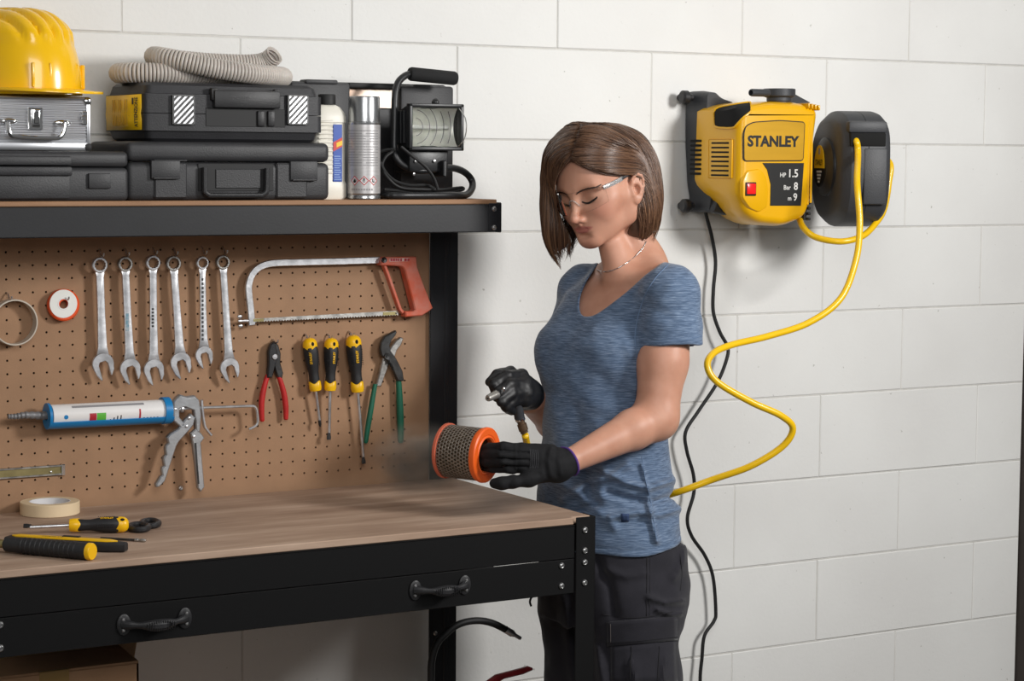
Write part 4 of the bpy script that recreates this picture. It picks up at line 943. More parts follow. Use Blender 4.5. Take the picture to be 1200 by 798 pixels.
# round grip tool in front
a, b = on(6, 637.5, .0148), on(108, 646.5, .0148)
t = thing('ratchet_handle', 'round black grip with flat yellow end in front of the utility knife', 'tool', a)
d = (b - a).normalized(); L = (b - a).length
obj('grip', MB().lathe([(0, 0), (.009, 0), (.0128, .004), (.0134, L*.3), (.0142, L*.7), (.0144, L - .010), (.013, L - .006), (0, L - .006)], 30, a, d), 'rubber black', t)
obj('end_cap', MB().lathe([(.0135, L - .008), (.0146, L - .007), (.0146, L - .001), (.0132, L + .001), (0, L + .0014)], 30, a, d), 'ferrule yellow', t)
obj('collar', MB().lathe([(.006, -.012), (.0075, -.010), (.0075, .001), (0, .002)], 18, a, d), 'brass', t)
obj('head', MB().ell(a - d*.03, (.018, .02, .0143), 20, 12), 'black plastic', t)
g = MB()
for i in range(12): g.lathe([(.0136 + .0008*i/12, 0), (.0145 + .0006*i/12, .0012), (.0136 + .0008*i/12, .0024)], 30, a + d*(L*.22 + i*L*.055), d)
obj('grip_ribs', g, 'rubber black', t)
# dark drill bit
a, b = on(118, 630.5, .003), on(171, 633.5, .003); d = (b - a).normalized(); L = (b - a).length
t = thing('drill_bit', 'thin dark bit with bright rings at its end on the worktop', 'drill bit', a)
obj('shank', MB().lathe([(0, 0), (.0022, 0), (.0022, L - .02), (0, L - .02)], 12, a, d), 'dark steel', t)
obj('tip', MB().lathe([(.0022, L - .021), (.003, L - .02), (.003, L - .015), (.0022, L - .014), (.0022, L - .010), (.003, L - .009), (.003, L - .002), (.002, L), (0, L)], 14, a, d), 'old steel', t)

# ================================================================== under the bench
mat('cardboard', (172, 132, 98), .8, var=.06, vs=20, bump=.1, bs=300)
mat('brown tape', (150, 118, 66), .35, var=.08)
ZS_ = .25
obj('lower_shelf', MB().bb((BX0 + .005, BY + .05, ZS_ - .016), (BX1 - .006, PBY - .015, ZS_), .0015, 1), 'worktop', bench)
YX = -.50
q1 = at(162.7, 777, Y=YX); q0 = at(0, 791.8, Y=YX); zt_ = (q1.z + q0.z)/2
t = thing('cardboard_box', 'open brown cardboard box standing under the worktop', 'box', (q1.x - .17, -.34, ZS_))
bx1, bx0 = q1.x, q1.x - .34; yb_ = YX + .30; zt_ = q1.z
for nm, lo, hi in (('front_wall', (bx0, YX, ZS_), (bx1, YX + .005, zt_)), ('rear_wall', (bx0, yb_ - .005, ZS_), (bx1, yb_, zt_)), ('side_wall', (bx0, YX, ZS_), (bx0 + .005, yb_, zt_)), ('side_wall', (bx1 - .005, YX, ZS_), (bx1, yb_, zt_)), ('bottom', (bx0, YX, ZS_), (bx1, yb_, ZS_ + .005))):
    obj(nm, MB().bb(lo, hi, .001, 1), 'cardboard', t)
def flap(p0, p1, vec): return MB().prism([Vector(p0), Vector(p1), Vector(p1) + Vector(vec), Vector(p0) + Vector(vec)], (0, 0, .004))
obj('flap', flap((bx0, YX + .002, zt_), (bx1, YX + .002, zt_), (0, .13, .012)), 'cardboard', t)
obj('flap', flap((bx0, yb_ - .002, zt_), (bx1, yb_ - .002, zt_), (0, -.12, .04)), 'cardboard', t)
obj('flap', flap((bx1 - .002, YX + .02, zt_), (bx1 - .002, yb_ - .02, zt_), (.01, 0, .055)), 'cardboard', t)
a, b = at(46, 790, Y=YX), at(81, 790, Y=YX)
obj('tape_strip', MB().bb((a.x, YX - .0008, zt_ - .16), (b.x, YX, zt_ + .004)).bb((a.x, YX - .0008, zt_ + .0035), (b.x, YX + .10, zt_ + .0045)), 'brown tape', t, ang=0)
YQ = -.36
hp = [at(x, y, Y=YQ) for x, y in ((504, 840), (505, 798), (506, 774), (512, 754.5), (521, 744), (533, 734), (547.5, 728.5), (564, 727.5), (579, 731), (594, 738.5))]
t = thing('grease_gun', 'grease gun with bent black hose and dark red lever under the worktop', 'grease gun', (hp[0].x + .02, YQ, ZS_))
bx = hp[0].x
obj('barrel', MB().lathe([(0, 0), (.026, 0), (.028, .004), (.028, .19), (.024, .2), (0, .2)], 28, (bx + .02, YQ, ZS_)), 'dark steel', t)
obj('head', MB().bb((bx - .012, YQ - .018, ZS_ + .198), (bx + .075, YQ + .018, ZS_ + .242), .006, 2), 'black plastic', t)
obj('hose', MB().tube(smooth_path([(bx, YQ, ZS_ + .22)] + hp, 8), .0072, 12), 'matt black', t)
d = (hp[-1] - hp[-2]).normalized()
obj('hose_fitting', MB().lathe([(0, -.004), (.0076, -.004), (.0078, .014), (.006, .016), (.0058, .02), (.0042, .021), (.0042, .036), (.0036, .038), (0, .038)], 16, hp[-1], at(615.7, 751.5, Y=YQ) - hp[-1]), 'tool steel', t)
m_ = MB(); plate(m_, [(540, 840), (556, 806), (570, 796.5), (579, 790), (607.5, 782.5), (617, 779.8), (621.5, 781.5), (621.7, 784.2), (610.5, 789), (588, 794.5), (575, 803), (562, 840)], YQ + .006, .012, .003); obj('lever', m_, mat('dark red paint', (112, 26, 30), .4, var=.15, vs=40), t)
obj('lever_link', MB().tube([(bx + .06, YQ, ZS_ + .23), at(551, 838, Y=YQ)], .006, 10), 'dark steel', t)
# ================================================================== wall mounted compressor, hose reel, hose, power cord
mat('compressor yellow', (232, 174, 6), .33, var=.02, vs=5, bump=.03, bs=260, coat=.15)
mat('gold badge', (214, 164, 44), .34, .4, var=.10, vs=3, stretch=(1, 1, 6))
mat('dark grey plastic', (52, 54, 58), .5, bump=.22, bs=420, var=.06)
mat('reel grey', (56, 57, 60), .52, bump=.25, bs=420, var=.05)
mat('hose yellow', (238, 190, 8), .32, var=.03, vs=20, coat=.2)
mat('switch red', (196, 20, 24), .25, coat=.5, emit=((255, 30, 25), .55))
mat('silver print', (214, 212, 208), .45, var=.03)
CF = -.22
def loftY(layers, cap0=True, cap1=True):
    """layers: list of (Y, polygon of (x,z)) with equal counts"""
    n = len(layers[0][1]); vs = [(x, Y, z) for Y, pl in layers for x, z in pl]; fs = []
    for j in range(len(layers) - 1):
        for i in range(n): fs.append((j*n + i, j*n + (i + 1) % n, (j + 1)*n + (i + 1) % n, (j + 1)*n + i))
    if cap0: fs.append(tuple(range(n)))
    if cap1: fs.append(tuple((len(layers) - 1)*n + i for i in range(n)))
    return MB().add(vs, fs)
def inset(pl, d):
    n = len(pl); out = []
    A_ = sum(pl[i][0]*pl[(i + 1) % n][1] - pl[(i + 1) % n][0]*pl[i][1] for i in range(n)); sg = 1 if A_ > 0 else -1
    for i in range(n):
        p, a, b = Vector(pl[i]), Vector(pl[i - 1]), Vector(pl[(i + 1) % n])
        d1, d2 = (p - a).normalized(), (b - p).normalized(); n1, n2 = Vector((-d1.y, d1.x))*sg, Vector((-d2.y, d2.x))*sg
        m = (n1 + n2); k = d/max(.35, m.dot(n1)) if m.length > 1e-6 else 0; out.append(tuple(p + m*k))
    return out
def xz(pxs, Y): return [(q.x, q.z) for q in (at(x, y, Y=Y) for x, y in pxs)]
def round_poly(pl, r=2, n=3):
    out = []
    for i in range(len(pl)):
        p, a, b = Vector(pl[i]), Vector(pl[i - 1]), Vector(pl[(i + 1) % len(pl)])
        for k in range(n):
            t_ = (k + .5)/n; q0 = p + (a - p)*min(.45, r/max((a - p).length, 1e-9)); q2 = p + (b - p)*min(.45, r/max((b - p).length, 1e-9))
            out.append(tuple(q0*(1 - t_)**2 + p*2*t_*(1 - t_) + q2*t_**2))
    return out
comp = thing('air_compressor', 'yellow and black wall mounted air compressor with red rocker switch', 'compressor', (2.93, -.12, 1.42))
outl = round_poly(xz([(864, 128), (880, 121.5), (905, 118.5), (940, 119.5), (962, 127), (959, 150), (954.5, 185), (953, 236), (946, 256), (921, 266), (890, 263), (874, 252), (866, 230), (862, 210), (861.5, 160)], CF), .02, 4)
outl = [(max(x, 2.8165), z) for x, z in outl]
big = [(x - (.004 if x < 2.85 else 0), z) for x, z in outl]
back_ = [(x + .055*min(1, max(0, (at(840, 212, Y=-.09).z - z)/.10))*min(1, max(0, (2.94 - x)/.10)), z) for x, z in outl]
m_ = loftY([(-.045, inset(back_, .006)), (-.075, back_), (-.120, [((a[0]*.45 + b[0]*.55), a[1]) for a, b in zip(back_, outl)]), (-.175, outl), (-.190, outl), (-.203, inset(outl, .002)), (-.213, inset(outl, .006)), (-.219, inset(outl, .013)), (CF, inset(outl, .020))], True, True)
housing = obj('housing', m_, 'compressor yellow', comp, ang=45)
# black sheet round the upper left corner, painted as the carrying recess's shade
def project(o, px, py, off=.0008):
    """point of object o under pixel px,py, lifted off its surface"""
    mw = o.matrix_world if o.parent is None else ROOTM[o.name]; iv = mw.inverted()
    c_ = Vector(CAMP); d_ = (at(px, py, d=3.0) - c_).normalized()
    ok, loc, nor, _ = o.ray_cast(iv @ c_, (iv.to_3x3() @ d_).normalized())
    if not ok: return None
    n_ = (mw.to_3x3() @ nor).normalized(); n_ = n_ if n_.dot(d_) < 0 else -n_
    return mw @ loc + n_*off
bpy.context.view_layer.update()
cols = [(838, 131, 146.5), (839.5, 128.5, 148.5), (843, 126.8, 149.6), (848, 125.8, 150), (854, 124.8, 150.3), (859, 124, 150), (862, 123.5, 148.8), (865, 123, 145), (868, 122.5, 141), (872, 121.9, 137), (876, 121.4, 133.6), (879, 121.2, 131)]
def near(x, y):
    for k in range(14):
        q = project(housing, x + .3*k, y + .7*k*(1 if y < 140 else -1), .0026)
        if q is not None: return q
    raise RuntimeError((x, y))
vs = [near(x, y0 + (y1 - y0)*j/6) for x, y0, y1 in cols for j in range(7)]
m_ = MB().add(vs, [(i*7 + j, i*7 + j + 1, i*7 + 8 + j, i*7 + 7 + j) for i in range(len(cols) - 1) for j in range(6)])
obj('carry_recess_shade', m_, 'painted hole shade', comp)
rim = [vs[i*7] for i in range(len(cols))] + [vs[i*7 + 6] for i in range(len(cols) - 1, -1, -1)]
obj('recess_rim', MB().tube(rim, .0026, 8, closed=True), 'compressor yellow', comp)
# louvres: yellow ones on the left side of the housing, black ones on the mounting frame
vents = MB()
for i in range(8):
    z = at(836, 167.5 + 5.4*i, Y=-.15).z
    obj('vent_slot', MB().bb((2.8135, -.186, z - .0026), (2.8178, -.118, z + .0026), .002, 2), 'painted hole shade', comp)
obj('vent_frame', MB().bb((2.8142, -.196, at(836, 209, Y=-.15).z), (2.8172, -.108, at(836, 163, Y=-.15).z), .003, 2), 'compressor yellow', comp)
# badge, spec plate, border
bd = round_poly(xz([(871.5, 189.5), (871.5, 156), (874, 147), (883, 142.5), (914, 140.5), (944, 142.5), (942, 189)], CF - .002), .010, 4)
obj('badge_border', loftY([(CF + .002, bd), (CF - .0012, bd)]), 'ink', comp, ang=20)
bg = obj('badge', loftY([(CF + .002, inset(bd, .0022)), (CF - .0018, inset(bd, .0022)), (CF - .0022, inset(bd, .003))]), 'gold badge', comp, ang=20)
q0, q1 = at(876, 171, Y=CF - .0022), at(936.5, 172, Y=CF - .0022); h_ = (at(876, 159, Y=CF - .002).z - q0.z)
text('lettering', 'STANLEY', 'ink', bg, (q0.x, CF - .0023, q0.z), (1, 0, 0), (0, 0, 1), h_, q1.x - q0.x, bold=.042)
sp_ = xz([(894, 191), (942.3, 191), (938.8, 241), (903, 241), (903.5, 216), (899.5, 199)], CF - .002)
spd = obj('spec_plate', loftY([(CF + .002, sp_), (CF - .0015, sp_)]), 'ink', comp, ang=20)
for px, py, s, hh in ((935.5, 207.5, '1.5', 9.3), (935, 222.3, '8', 8.8), (934.2, 235.0, '9', 8.6)):
    q = at(px, py, Y=CF - .002); text('lettering', s, 'silver print', spd, (q.x, CF - .0019, q.z), (1, 0, 0), (0, 0, 1), hh*.00187, None, bold=.02, align='RIGHT')
for px, py, s, hh in ((921, 207.5, 'HP', 5.2), (926.5, 222.2, 'Bar', 5.4), (927.5, 234.8, 'm', 5.2)):
    q = at(px, py, Y=CF - .002); text('lettering', s, 'silver print', spd, (q.x, CF - .0019, q.z), (1, 0, 0), (0, 0, 1), hh*.00187, None, bold=.015, align='RIGHT')
# raised switch boss with red rocker
bp_ = round_poly(xz([(874, 199), (890, 197), (897, 205), (900, 222), (899, 243), (888, 250), (877, 245), (868, 232), (868, 212)], CF), .008, 3)
obj('switch_boss', loftY([(CF + .003, bp_), (CF - .004, inset(bp_, .003)), (CF - .005, inset(bp_, .005))]), 'compressor yellow', comp, ang=30)
a, b = at(873.5, 229.5, Y=CF - .006), at(886, 213.5, Y=CF - .006)
sw = obj('switch_frame', MB().bb((a.x, CF - .008, a.z), (b.x, CF - .002, b.z), .0015, 2), 'matt black', comp)
obj('rocker', MB().bb((a.x + .003, CF - .0105, a.z + .004), (b.x - .003, CF - .005, b.z - .003), .0015, 2), 'switch red', sw)
# right hand strip and top ribs
a, b = at(946, 240, Y=CF), at(953.5, 140, Y=CF)
obj('side_strip', MB().bb((a.x, CF - .001, a.z), (a.x + .004, CF + .003, b.z), .001, 1).bb((b.x - .006, CF - .001, a.z + .004), (b.x - .001, CF + .003, b.z), .001, 1), 'compressor yellow', comp)
for i in range(4):
    q = at(947.5 + 4*i, 126 + .8*i, Y=CF - .002); obj('top_rib', MB().box((q.x, CF + .02, q.z + .004), (.0045, .05, .012), .0018, 2), 'compressor yellow', comp)
# filter pot on top
fc = at(913, 128, Y=-.17); zt_ = at(913, 104, Y=-.17).z; hf_ = zt_ - fc.z
m_ = MB().lathe([(.026, -.012), (.026, hf_*.36), (.0285, hf_*.40), (.0285, hf_*.56), (.034, hf_*.60), (.036, hf_*.66), (.036, hf_*.98), (.034, hf_), (0, hf_)], 40, fc)
pot = obj('filter_pot', m_, 'dark grey plastic', comp)
p0, p1 = at(900, 109, Y=-.19), at(880, 108.5, Y=-.20); obj('inlet_tube', MB().lathe([(.0, 0), (.0085, 0), (.0085, (p1 - p0).length - .004), (.0075, (p1 - p0).length), (.0055, (p1 - p0).length), (.0055, (p1 - p0).length - .01), (0, (p1 - p0).length - .01)], 20, p0, p1 - p0), 'dark grey plastic', pot)
obj('rear_bracket', MB().prism([at(928, 108, Y=-.12), at(950, 120, Y=-.12), at(945, 124, Y=-.12), at(926, 122, Y=-.12)], (0, .02, 0), .002), 'dark grey plastic', comp)
# black mounting frame against the wall
fr_px = [(811, 108), (822, 106), (829, 114), (845, 119), (845, 240), (832, 250), (812, 248), (815, 232), (812, 215), (810, 170), (810, 130)]
fp = round_poly(xz(fr_px, -.03), .012, 3)
fp2 = [(min(max(x, 2.817), 2.99), z) for x, z in fp]
fr_ = obj('mounting_frame', loftY([(-.008, fp2), (-.05, fp2), (-.085, inset(fp2, .004))]), 'dark grey plastic', comp, ang=40)
for i in range(8):
    z = at(820, 165 + 5.5*i, Y=-.07).z
    obj('vent_slot', MB().bb((2.8145, -.078, z - .0027), (2.8185, -.035, z + .0027), .0018, 2), 'painted hole shade', fr_)
zq0, zq1 = at(815, 114.5, Y=-.03).z, at(815, 241, Y=-.03).z
for z, xx in ((zq0, 2.812), (zq1, 2.818)):
    obj('wall_foot', MB().lathe([(0, 0), (.011, 0), (.0155, .004), (.0155, .016), (.012, .02), (.008, .02), (.008, .03), (.0, .03)], 24, (xx - .024, -.036, z), (1, 0, 0)).lathe([(.008, 0), (.008, .026)], 14, (xx - .010, -.036, z), (0, 1, 0)), 'black plastic', fr_)
obj('rear_drum', MB().lathe([(0, 0), (.10, 0), (.105, -.006), (.105, -.04), (0, -.04)], 40, (2.94, -.010, 1.555), (0, 1, 0)), 'black plastic', comp)
obj('bottom_bracket', MB().prism([at(838, 214, Y=-.07), at(858, 248, Y=-.07), at(846, 252, Y=-.07), at(826, 248, Y=-.07)], (0, -.03, 0), .003), 'dark grey plastic', comp)
# toothed ring on the side towards the reel
RX = .35
EA, EF = Vector((math.cos(RX), -math.sin(RX), 0)), Vector((-math.sin(RX), -math.cos(RX), 0))
E0 = at(988, 200, Y=-.312); ZC = at(1000, 197, Y=-.30).z
RC_ = E0 - EF*.128; RC_.z = ZC
TX = at(953, 200, Y=CF).x
m_ = MB()
for i in range(20):
    z = ZC - .115 + .0121*i; m_.box((TX + .001, CF + .016, z), (.007, .012, .0065), .0015, 1)
obj('toothed_edge', m_.bb((TX - .008, CF + .020, ZC - .118), (TX + .001, CF + .09, ZC + .10), .003, 2), 'black plastic', comp)
# ------------------------------------------------------------------ hose reel
frm = Matrix(((EA.x, EF.x, 0, RC_.x), (EA.y, EF.y, 0, RC_.y), (0, 0, 1, RC_.z), (0, 0, 0, 1)))   # x axis of the drum, y to the front, z up
reel = thing('hose_reel', 'black hose reel swivelled out from the right side of the compressor', 'hose reel', RC_)
WID = .118
hp_ = [(.035, .128), (.090, .118), (.121, .085), (.128, .040), (.126, -.050), (.108, -.098), (.070, -.126), (.0, -.135), (-.075, -.118), (-.112, -.07), (-.124, 0), (-.112, .07), (-.075, .112), (-.02, .128)]
hp_ = round_poly(hp_, .05, 4)
def loftX(layers):
    n = len(layers[0][1]); vs = [(X, y, z) for X, pl in layers for y, z in pl]; fs = []
    for j in range(len(layers) - 1):
        for i in range(n): fs.append((j*n + i, j*n + (i + 1) % n, (j + 1)*n + (i + 1) % n, (j + 1)*n + i))
    fs += [tuple(range(n)), tuple((len(layers) - 1)*n + i for i in range(n))]
    return MB(frm).add(vs, fs)
obj('reel_housing', loftX([(.0, inset(hp_, .026)), (.006, inset(hp_, .014)), (.020, inset(hp_, .001)), (.024, hp_), (WID/2 - .001, hp_), (WID/2, inset(hp_, .0015)), (WID/2 + .001, hp_), (WID - .022, hp_), (WID - .016, inset(hp_, .002)), (WID - .004, inset(hp_, .014)), (WID, inset(hp_, .026))]), 'reel grey', reel, ang=28)
hub = obj('hub', MB(frm).lathe([(0, .016), (.046, .016), (.05, .013), (.060, .010), (.066, .006), (.066, 0), (.07, -.006)], 44, (0, .014, .002), (-1, 0, 0)), 'black plastic', reel)
def hub_half(a0, a1, r, e):
    pts = [(r*.74*math.cos(a), r*1.0*math.sin(a)) for a in np.linspace(a0, a1, 20)]; return [(-.0162 - e, .014 + y, .004 + z) for y, z in pts]
zcut = -.10
ph = math.asin(-.005/.047)
m_ = MB(frm); pl = hub_half(ph, PI - ph, .047, .0); m_.prism(pl, (-.0014, 0, 0)); lab_y = obj('label_upper', m_, 'label yellow', hub, ang=0)
m_ = MB(frm); pl = hub_half(PI - ph, 2*PI + ph, .047, .0); m_.prism(pl, (-.0014, 0, 0)); lab_k = obj('label_lower', m_, 'ink', hub, ang=0)
tf = lambda x, y, z: frm @ Vector((x, y, z))
text('lettering', 'STANLEY', 'ink', lab_y, tf(-.0177, -.004 - .024, .008), EF, (0, 0, 1), .010, .050, bold=.025) if False else text('lettering', 'STANLEY', 'ink', lab_y, tf(-.0178, .014 - .025, .006), EF, (0, 0, 1), .0125, .050, bold=.02)
obj('label_mark', MB(frm).bb((-.0180, .009, .030), (-.0172, .019, .044)), 'print grey', lab_y, ang=0)
for i in range(4): obj('label_print', MB(frm).bb((-.0180, -.002 + .003*i, -.011 - .0075*i), (-.0172, .032 - .004*i, -.0065 - .0075*i)), 'silver print', lab_k, ang=0)
sl = [(.126, .073), (.122, .088)]
obj('hose_slot', MB(frm).bb((.016, .100, .048), (WID - .020, .1292, .078), .003, 2), 'painted hole shade', reel)
obj('slot_brow', MB(frm).bb((.012, .100, .0775), (WID - .016, .1275, .104), .006, 2), 'reel grey', reel)
obj('front_panel', MB(frm).bb((.048, .110, -.08), (WID - .016, .1292, .044), .004, 2), 'reel grey', reel)
for y, z in ((.085, -.045), (.098, -.052), (.085, -.066), (.098, -.070)): obj('screw_hole', MB(frm).ell((.0235 - .006*0, y, z), (.004, .004, .004), 10, 6), 'painted hole shade', reel)
obj('swivel_bracket', MB().bb((3.03, -.11, ZC - .07), (3.10, -.05, ZC + .07), .006, 2), 'black plastic', reel)
# ------------------------------------------------------------------ yellow hoses
HR_ = .0072
def hose(pl, name, label, r=HR_, fixed=()):
    P_ = [Vector(p) if len(p) == 3 and isinstance(p, Vector) else at(p[0], p[1], d=p[2]) for p in pl]
    o = obj(name, MB().tube(smooth_path(P_, 14), r, 14), 'hose yellow', ang=180); return solo(o, label, 'hose')
sl0 = tf(.028, .105, .064)
HOSE_END = [(790, 578, 4.50), (745, 589, 4.60), (690, 580, 4.64), (650, 565, 4.58), (626, 548, 4.42), (619, 527, 4.30), (615.5, 510, 4.24)]
hose([sl0, tf(.029, .130, .058), tf(.030, .138, .03), (1004.5, 215, 4.655), (1007.5, 262, 4.64), (1003, 305, 4.62), (985, 350, 4.60), (948, 378, 4.56), (900, 394, 4.50), (858, 404, 4.44), (836, 414, 4.40), (829, 429, 4.38), (841, 448, 4.38), (880, 471, 4.40), (915, 487, 4.42), (929, 502, 4.44), (917, 523, 4.45), (880, 546, 4.46), (835, 562, 4.48)] + HOSE_END,
     'air_hose', 'yellow air hose hanging from the reel slot and running behind the woman')
hose([at(936, 252, Y=-.15), (941, 266, 4.80), (956, 278, 4.78), (985, 283, 4.76), (1010, 277, 4.78), (1026, 262, 4.82), (1036, 245, 4.85), (1041.5, 215, 4.86), (1042, 190, 4.87), tf(WID - .004, -.03, .03)], 'feed_hose', 'short looped yellow hose joining the compressor to the reel')
cp = [(826, 246, -.05), (828, 254, -.045), (834, 277, -.035), (838.5, 307, -.03), (836, 339, -.03), (836, 366, -.03), (843.5, 389, -.035), (852, 405, -.04), (852.3, 418, -.045), (841, 447.5, -.045), (819, 481, -.04), (803.5, 506, -.04), (805, 529, -.04), (812.5, 556, -.04), (813, 578, -.04), (805.5, 607, -.04), (810.5, 628, -.035), (826, 651, -.03), (835.5, 676, -.03), (838.8, 716, -.03), (836.5, 728, -.03), (825.5, 745, -.03), (822.6, 771, -.03), (820.5, 800, -.03), (824, 850, -.03)]
P_ = [at(x, y, Y=Y) for x, y, Y in cp]; e_ = P_[-1]; P_ += [Vector((e_.x + .02, -.03, .25)), Vector((e_.x + .01, -.035, .06)), Vector((e_.x + .06, -.05, .006)), Vector((e_.x + .35, -.06, .006))]
o = obj('power_cord', MB().tube(smooth_path(P_, 8), .0042, 10), 'matt black', ang=180); solo(o, 'black power cord hanging from the compressor down the white wall', 'cord')
# ================================================================== the woman: implicit surfaces meshed with surface nets
f32 = np.float32
def nv(*a): return np.array(a, dtype=float)
def smin(a, b, k):
    h = np.maximum(k - np.abs(a - b), 0)/k; return np.minimum(a, b) - h*h*k*.25
def smax(a, b, k): return -smin(-a, -b, k)
class Fr:                       # rigid frame: rows are the axes
    def __init__(s, o, ax): s.o = np.asarray(o, float); s.A = np.asarray(ax, float)
    def to(s, p): return (p - s.o) @ s.A.T
    def out(s, q): return np.asarray(q, float) @ s.A + s.o
ID = Fr((0, 0, 0), np.eye(3))
def cone(a, b, ra, rb, fr=None):
    a, b = np.asarray(a, float), np.asarray(b, float); ba = b - a; L2 = float(ba @ ba) + 1e-12
    def f(p):
        t = np.clip(((p - a) @ ba)/L2, 0, 1); q = p - a - t[:, None]*ba
        return np.sqrt((q*q).sum(1)) - (ra + (rb - ra)*t)
    return f, (a + b)/2, math.sqrt(L2)/2 + max(ra, rb), fr
def chain(pts, rs, fr=None):
    return [cone(pts[i], pts[i + 1], rs[i], rs[i + 1], fr) for i in range(len(pts) - 1)]
def ell(c, r, fr=None, R=None):
    c, r = np.asarray(c, float), np.asarray(r, float)
    def f(p):
        q = p - c
        if R is not None: q = q @ R
        k0 = np.sqrt(((q/r)**2).sum(1)); k1 = np.sqrt(((q/r**2)**2).sum(1)) + 1e-9
        return k0*(k0 - 1)/k1
    return f, c, float(r.max()), fr
def rbox(c, hd, r, fr=None, R=None):
    c, hd = np.asarray(c, float), np.asarray(hd, float)
    def f(p):
        q = p - c
        if R is not None: q = q @ R
        q = np.abs(q) - hd + r; return np.sqrt((np.maximum(q, 0)**2).sum(1)) + np.minimum(q.max(1), 0) - r
    return f, c, float(np.linalg.norm(hd)), fr
def loft(zs, cx, cy, a, b, fr=None):
    zs = np.asarray(zs, float); o = np.argsort(zs); zs = zs[o]; cx, cy, a, b = [np.asarray(v, float)[o] for v in (cx, cy, a, b)]
    def f(p):
        z = np.clip(p[:, 2], zs[0], zs[-1]); A, B = np.interp(z, zs, a), np.interp(z, zs, b)
        x, y = p[:, 0] - np.interp(z, zs, cx), p[:, 1] - np.interp(z, zs, cy)
        k0 = np.sqrt((x/A)**2 + (y/B)**2); k1 = np.sqrt((x/A**2)**2 + (y/B**2)**2) + 1e-9
        d = k0*(k0 - 1)/k1; dz = np.abs(p[:, 2] - z)
        return np.where(dz > 0, np.sqrt(np.maximum(d, 0)**2 + dz**2), d)
    c = nv(cx.mean(), cy.mean(), (zs[0] + zs[-1])/2)
    return f, c, float(np.linalg.norm([max(a.max(), b.max()) + abs(cx - cx.mean()).max() + abs(cy - cy.mean()).max(), (zs[-1] - zs[0])/2])), fr
class Field:
    def __init__(s): s.ops = []; s.post = []
    def add(s, prim, k=.01, op='+'):
        if isinstance(prim, list):
            for q in prim: s.add(q, k, op)
            return s
        f, c, r, fr = prim; fr = fr or ID; s.ops.append((f, fr.out(c), r, fr, k, op)); return s
    def sub(s, prim, k=.005): return s.add(prim, k, '-')
    def ev(s, p, cc=None, cr=None):
        d = np.full(len(p), 1.0); cache = {}
        for f, c, r, fr, k, op in s.ops:
            if cc is not None and np.linalg.norm(c - cc) - r > cr*1.0 + k + .012: continue
            q = cache.get(id(fr))
            if q is None: q = cache[id(fr)] = fr.to(p)
            v = f(q); d = smin(d, v, k) if op == '+' else smax(d, -v, k)
        for g in s.post:
            m_ = (d < .035) & (d > -.07)
            if m_.any(): d = d.copy(); d[m_] = g(p[m_], d[m_])
        return d
    def grad(s, p, e=.0012):
        g = np.stack([s.ev(p + e*v) - s.ev(p - e*v) for v in np.eye(3)], 1); return g/(np.linalg.norm(g, axis=1, keepdims=True) + 1e-9)
def surface_nets(F, lo, hi, h, ch=12):
    lo, hi = np.asarray(lo, float), np.asarray(hi, float)
    nc = np.ceil((hi - lo)/h/ch).astype(int); N = nc*ch + 1
    vol = np.ones(N, f32)
    g = np.stack(np.meshgrid(*[np.arange(n) for n in nc], indexing='ij'), -1).reshape(-1, 3)
    cen = lo + (g*ch + ch/2)*h; rad = ch*h*.5*math.sqrt(3)
    dc = F.ev(cen)
    for i in range(len(g)):
        a = g[i]*ch; sl = tuple(slice(a[k], a[k] + ch + 1) for k in range(3))
        if abs(dc[i]) > rad*1.7 + .012: vol[sl] = math.copysign(1, dc[i]); continue
    idx = np.arange(ch + 1)
    off = np.stack(np.meshgrid(idx, idx, idx, indexing='ij'), -1).reshape(-1, 3)
    for i in range(len(g)):
        if abs(dc[i]) > rad*1.7 + .012: continue
        a = g[i]*ch; sl = tuple(slice(a[k], a[k] + ch + 1) for k in range(3))
        vol[sl] = F.ev(lo + (a + off)*h, cen[i], rad).reshape(ch + 1, ch + 1, ch + 1)
    ins = vol < 0
    cnt = np.zeros(np.array(N) - 1, np.int8)
    cs = [(i, j, k) for i in (0, 1) for j in (0, 1) for k in (0, 1)]
    S = lambda A, c: A[c[0]:A.shape[0] - 1 + c[0], c[1]:A.shape[1] - 1 + c[1], c[2]:A.shape[2] - 1 + c[2]]
    for c in cs: cnt += S(ins, c)
    act = np.argwhere((cnt > 0) & (cnt < 8))
    vid = np.full(cnt.shape, -1, np.int32); vid[tuple(act.T)] = np.arange(len(act))
    val = {c: vol[act[:, 0] + c[0], act[:, 1] + c[1], act[:, 2] + c[2]] for c in cs}
    acc = np.zeros((len(act), 3)); n = np.zeros(len(act))
    for a in cs:
        for ax in range(3):
            if a[ax]: continue
            b = tuple(a[k] + (k == ax) for k in range(3)); va, vb = val[a], val[b]; m_ = (va < 0) != (vb < 0)
            t = np.where(m_, va/np.where(m_, va - vb, 1), 0); q = np.array(a, float)[None] + np.zeros((len(act), 1)); q[:, ax] += t
            acc[m_] += q[m_]; n[m_] += 1
    V_ = lo + (act + acc/np.maximum(n, 1)[:, None])*h
    faces = []
    for ax in range(3):
        u, w = [(1, 2), (2, 0), (0, 1)][ax]
        A = np.take(ins, range(0, N[ax] - 1), ax); B = np.take(ins, range(1, N[ax]), ax)
        e = np.argwhere(A != B); e = e[(e[:, u] > 0) & (e[:, w] > 0) & (e[:, u] < N[u] - 1) & (e[:, w] < N[w] - 1)]
        du, dw = np.eye(3, dtype=int)[u], np.eye(3, dtype=int)[w]
        q = np.stack([vid[tuple((e - du - dw).T)], vid[tuple((e - dw).T)], vid[tuple(e.T)], vid[tuple((e - du).T)]], 1)
        fl = A[tuple(e.T)]; q[~fl] = q[~fl][:, ::-1]; faces.append(q)
    return V_, np.concatenate(faces)
